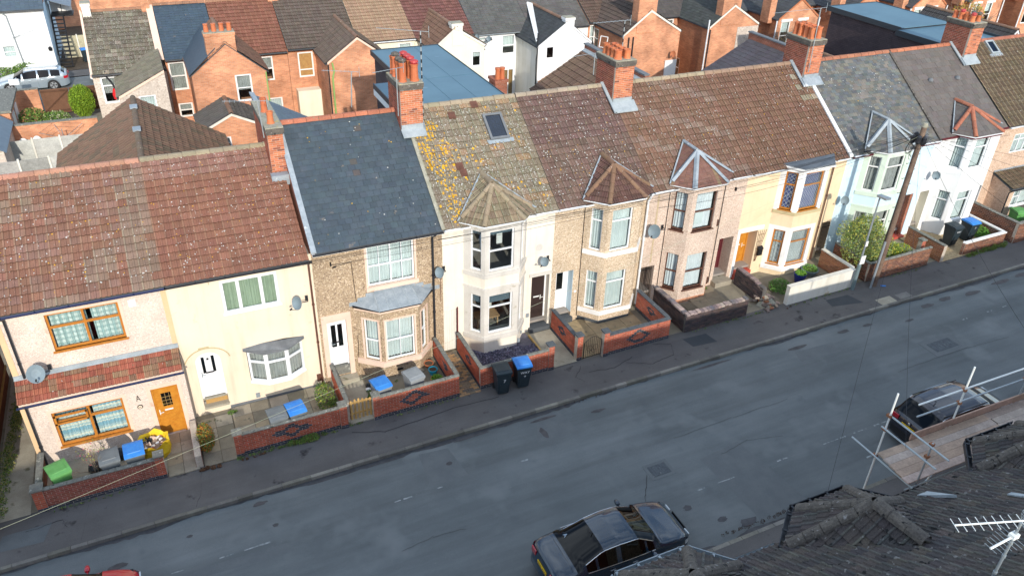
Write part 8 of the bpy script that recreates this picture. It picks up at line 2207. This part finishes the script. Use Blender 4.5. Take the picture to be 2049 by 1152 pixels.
bshrub('small shrub below the basement windows of the white house', -8.4, 44.9, .5, (.9, .35, .45), 1200, .06, GREENS)
t = thing('bare_tree', 'bare twiggy shrub tree with a few yellow leaves between the brick wings', 'tree', (43.5, 19.5, .9)); random.seed(21); s_ = MB()
for k in range(12): branch(s_, Vector((43.0 + rng.uniform(-1.2, 1.0), 20.5, .9)), Vector((rng.uniform(-.45, .45), rng.uniform(-.3, .3), 1)).normalized(), 1.5, .04, 4, .45)
s_.build('branches', 'bark', t); leaf_cluster('leaves', [((43.0, 20.5, 3.2), (2.0, 1.0, 2.0))], 500, .06, [(.5, .38, .06), (.36, .2, .06), (.2, .24, .05)], parent=t, kind='stuff')
t = thing('bare_tree', 'reddish climbing tree with yellow leaves near the far chimney', 'tree', (61.5, 21.0, 1.3)); s_ = MB()
for k in range(8): branch(s_, Vector((61.5 + rng.uniform(-1, 1), 21.5, 1.3)), Vector((rng.uniform(-.4, .4), rng.uniform(-.3, .3), 1)).normalized(), 1.6, .05, 3, .45)
s_.build('branches', 'bark', t); leaf_cluster('leaves', [((61.5, 21.5, 4.0), (2.2, .9, 1.9))], 2400, .08, [(.5, .30, .06), (.34, .34, .06), (.42, .16, .05)], parent=t, kind='stuff')
# --- white rendered building beyond the back street
wh = thing('white_house', 'large white rendered building with slate roof and black outside staircase', 'building', (-20, 45.7, 0))
S = Seg((-20, 45.7), (-6.3, 45.7))
wn_ = [(10.4, 11.25, 1.2, 2.05), (10.6, 10.95, -.05, .5), (11.85, 12.2, -.05, .5), (7.6, 8.5, 1.2, 2.05)]
wall(wh, S, 0, 13.7, -.4, 4.6, [(*w_, .12) for w_ in wn_], 'white_wall')
MB().poly([(-6.3, 45.7, -.4), (-6.3, 54, -.4), (-6.3, 54, 4.6), (-6.3, 45.7, 4.6)]).build('side_wall', 'blue_wall', wh)
for w_ in wn_: window(wh, S, *w_, frame='upvc', cols=(1,), rows=(1,) if w_[2] < 0 else (.45, .55), inset=.05, curtain=None if w_[2] < 0 else 'net', pane='glass_dark' if w_[2] < 0 else 'glass')
roofplane(wh, [(-20, 45.45, 4.55), (-6.2, 45.45, 4.55), (-6.2, 49.9, 7.4), (-20, 49.9, 7.4)], .3, .25, 'slate', rcol((.07, .10, .13), .1), 'slate')
gutter(wh, -20, -6.2, 45.4, 4.5, 'pvc_black', .05)
pipe(wh, [(-8.9, 45.4, 4.4), (-8.75, 45.62, 4.2), (-8.45, 45.62, .0)], 'pvc_grey', .045)
MB().tube((-8.75, 45.6, 2.6), (-7.2, 45.0, 3.2), .02, n=5).tube((-8.75, 45.6, 2.6), (-8.2, 45.3, 2.85), .02, n=5).build('wall_bracket', 'pvc_grey', wh)
MB().lathe((-6.5, 45.62, 1.5), [(.12, 0), (.14, .2), (.05, .3)], 8).build('wall_lantern', 'iron', wh)
m_ = MB(); s3 = MB()
for k in range(13):
    z = .0 + k * .24; y = 46.2 + k * .24; s3.box(-6.15, -5.35, y, y + .24, z, z + .05)
for x in (-6.15, -5.32): m_.tube((x, 46.2, 0), (x, 49.4, 3.2), .05, n=4).tube((x, 46.2, .95), (x, 49.4, 4.1), .025, n=5)
m_.box(-6.2, -4.6, 49.4, 51, 3.1, 3.2)
s3.build('stair_tread', 'iron', wh)['kind'] = 'stuff'; m_.build('stair_stringer', 'iron', wh)
MB().prism([(-6.25, 48.8, 4.5), (-4.6, 48.8, 3.9), (-4.6, 51, 3.9), (-6.25, 51, 4.5)], (0, 0, .05)).build('porch_canopy', 'slate', wh).color = (.15, .18, .22, 1)
MB().box(-6.2, -4.7, 50.9, 51, 3.2, 4.0).build('porch_panel', 'white_paint', wh)
yb = yardwall('long orange brick wall of buildings far behind the staircase', -9, 6.5, 60, 2.6, 'rear_brick'); 
fb = thing('far_building', 'pale rendered building range along the top edge behind the brick wall', 'building', (-8, 63, 0)); MB().box(-9, 20, 63, 68, 0, 3.2).build('wall', 'offwhite_wall', fb); MB().box(-9.2, 20.2, 62.8, 68.2, 3.2, 3.35).build('flat_roof', 'felt_flat', fb)
tb_ = thing('green_tub', 'bright green tub with toys on the ground by the staircase', 'tub', (-5.0, 51.5, 0)); MB().lathe((-4.9, 51.2, 0), [(.35, 0), (.45, .4), (.42, .4), (.3, .1)], 12).build('tub', 'bin_green', tb_)
MB().box(-4.3, -3.9, 51.0, 51.3, 0, .6).build('white_toy_box', 'white_paint', tb_)
w2 = wheelie(-4.35, 47.6, .2, 'bin_blue', 'bin_dark', 'dark bin with blue lid by the board fence beyond the back street')
sg = thing('street_sign', 'small pale street sign on a grey post in front of the silver estate car', 'sign', (-8.55, 38.6, -.1), local=True)
MB().tube((0, 0, 0), (0, 0, 1.6), .035, n=8).build('post', 'steel', sg); MB().box(-.3, .3, -.05, -.03, 1.25, 1.65).build('sign_plate', 'pvc_white', sg)
# ------------------------------------------------------------------ aerials on the front terrace
def yagi(label, base, top, tip, n=9, rod=.22, m='steel', group=None, striped=False):
    t = thing('television_aerial', label, 'aerial', base, group=group)
    b, tp2, tp1 = Vector(base), Vector(top), Vector(tip)
    MB().tube(b, tp2, .022, n=6).build('mast', 'steel', t)
    if striped:
        k = int((tp2 - b).length / .28)
        for q in range(k): MB().tube(b.lerp(tp2, (q + .1) / k), b.lerp(tp2, (q + .55) / k), .026, n=6).build('tape_band', 'iron', t)
    d = (tp1 - tp2).normalized(); pr = d.cross(Vector((0, 0, 1))).normalized(); st_ = tp2 - d * .3; L_ = (tp1 - st_).length
    MB().tube(st_, tp1, .010, n=6).build('boom', m, t)
    m_ = MB()
    for k in range(n): q = st_ + d * L_ * (k + .5) / n; m_.tube(q - pr * rod, q + pr * rod, .005, n=4)
    m_.tube(st_ - Vector((0, 0, .2)), st_ + Vector((0, 0, .2)), .01, n=4).build('director_rods', m, t)
    return t
yagi('tall aerial on black and white banded mast at the main brick chimney', (8.92, 3.3, 8.6), (8.92, 3.3, 11.72), (7.4, 3.5, 11.9), rod=.05, striped=True)
yagi('short aerial on the left face of the main brick chimney', (7.95, 3.2, 8.8), (7.93, 3.15, 10.55), (7.0, 2.9, 10.55), rod=.06)
yagi('cross-shaped aerial above the narrow chimney', (3.15, 3.2, 8.6), (3.1, 3.2, 9.9), (2.0, 3.4, 9.95), rod=.16)
yagi('aerial with pale bar left of the beige house chimney', (16.9, 4.7, 9.0), (16.9, 4.7, 9.9), (15.6, 4.5, 9.9), rod=.04)
yagi('spiky aerial on a banded mast right of the beige house chimney', (18.0, 4.4, 8.8), (18.0, 4.4, 11.2), (16.4, 4.2, 11.25), rod=.12, striped=True)
yagi('long bar aerial over the cream house chimney', (27.1, 3.0, 8.6), (27.0, 3.0, 11.4), (24.6, 3.2, 11.3), rod=.05)
yagi('cluster aerial on a slanted arm behind the red chimney pots', (7.0, 6.4, 8.2), (7.1, 6.4, 9.6), (6.0, 6.6, 9.7), rod=.14)
print('objects', len(bpy.data.objects))
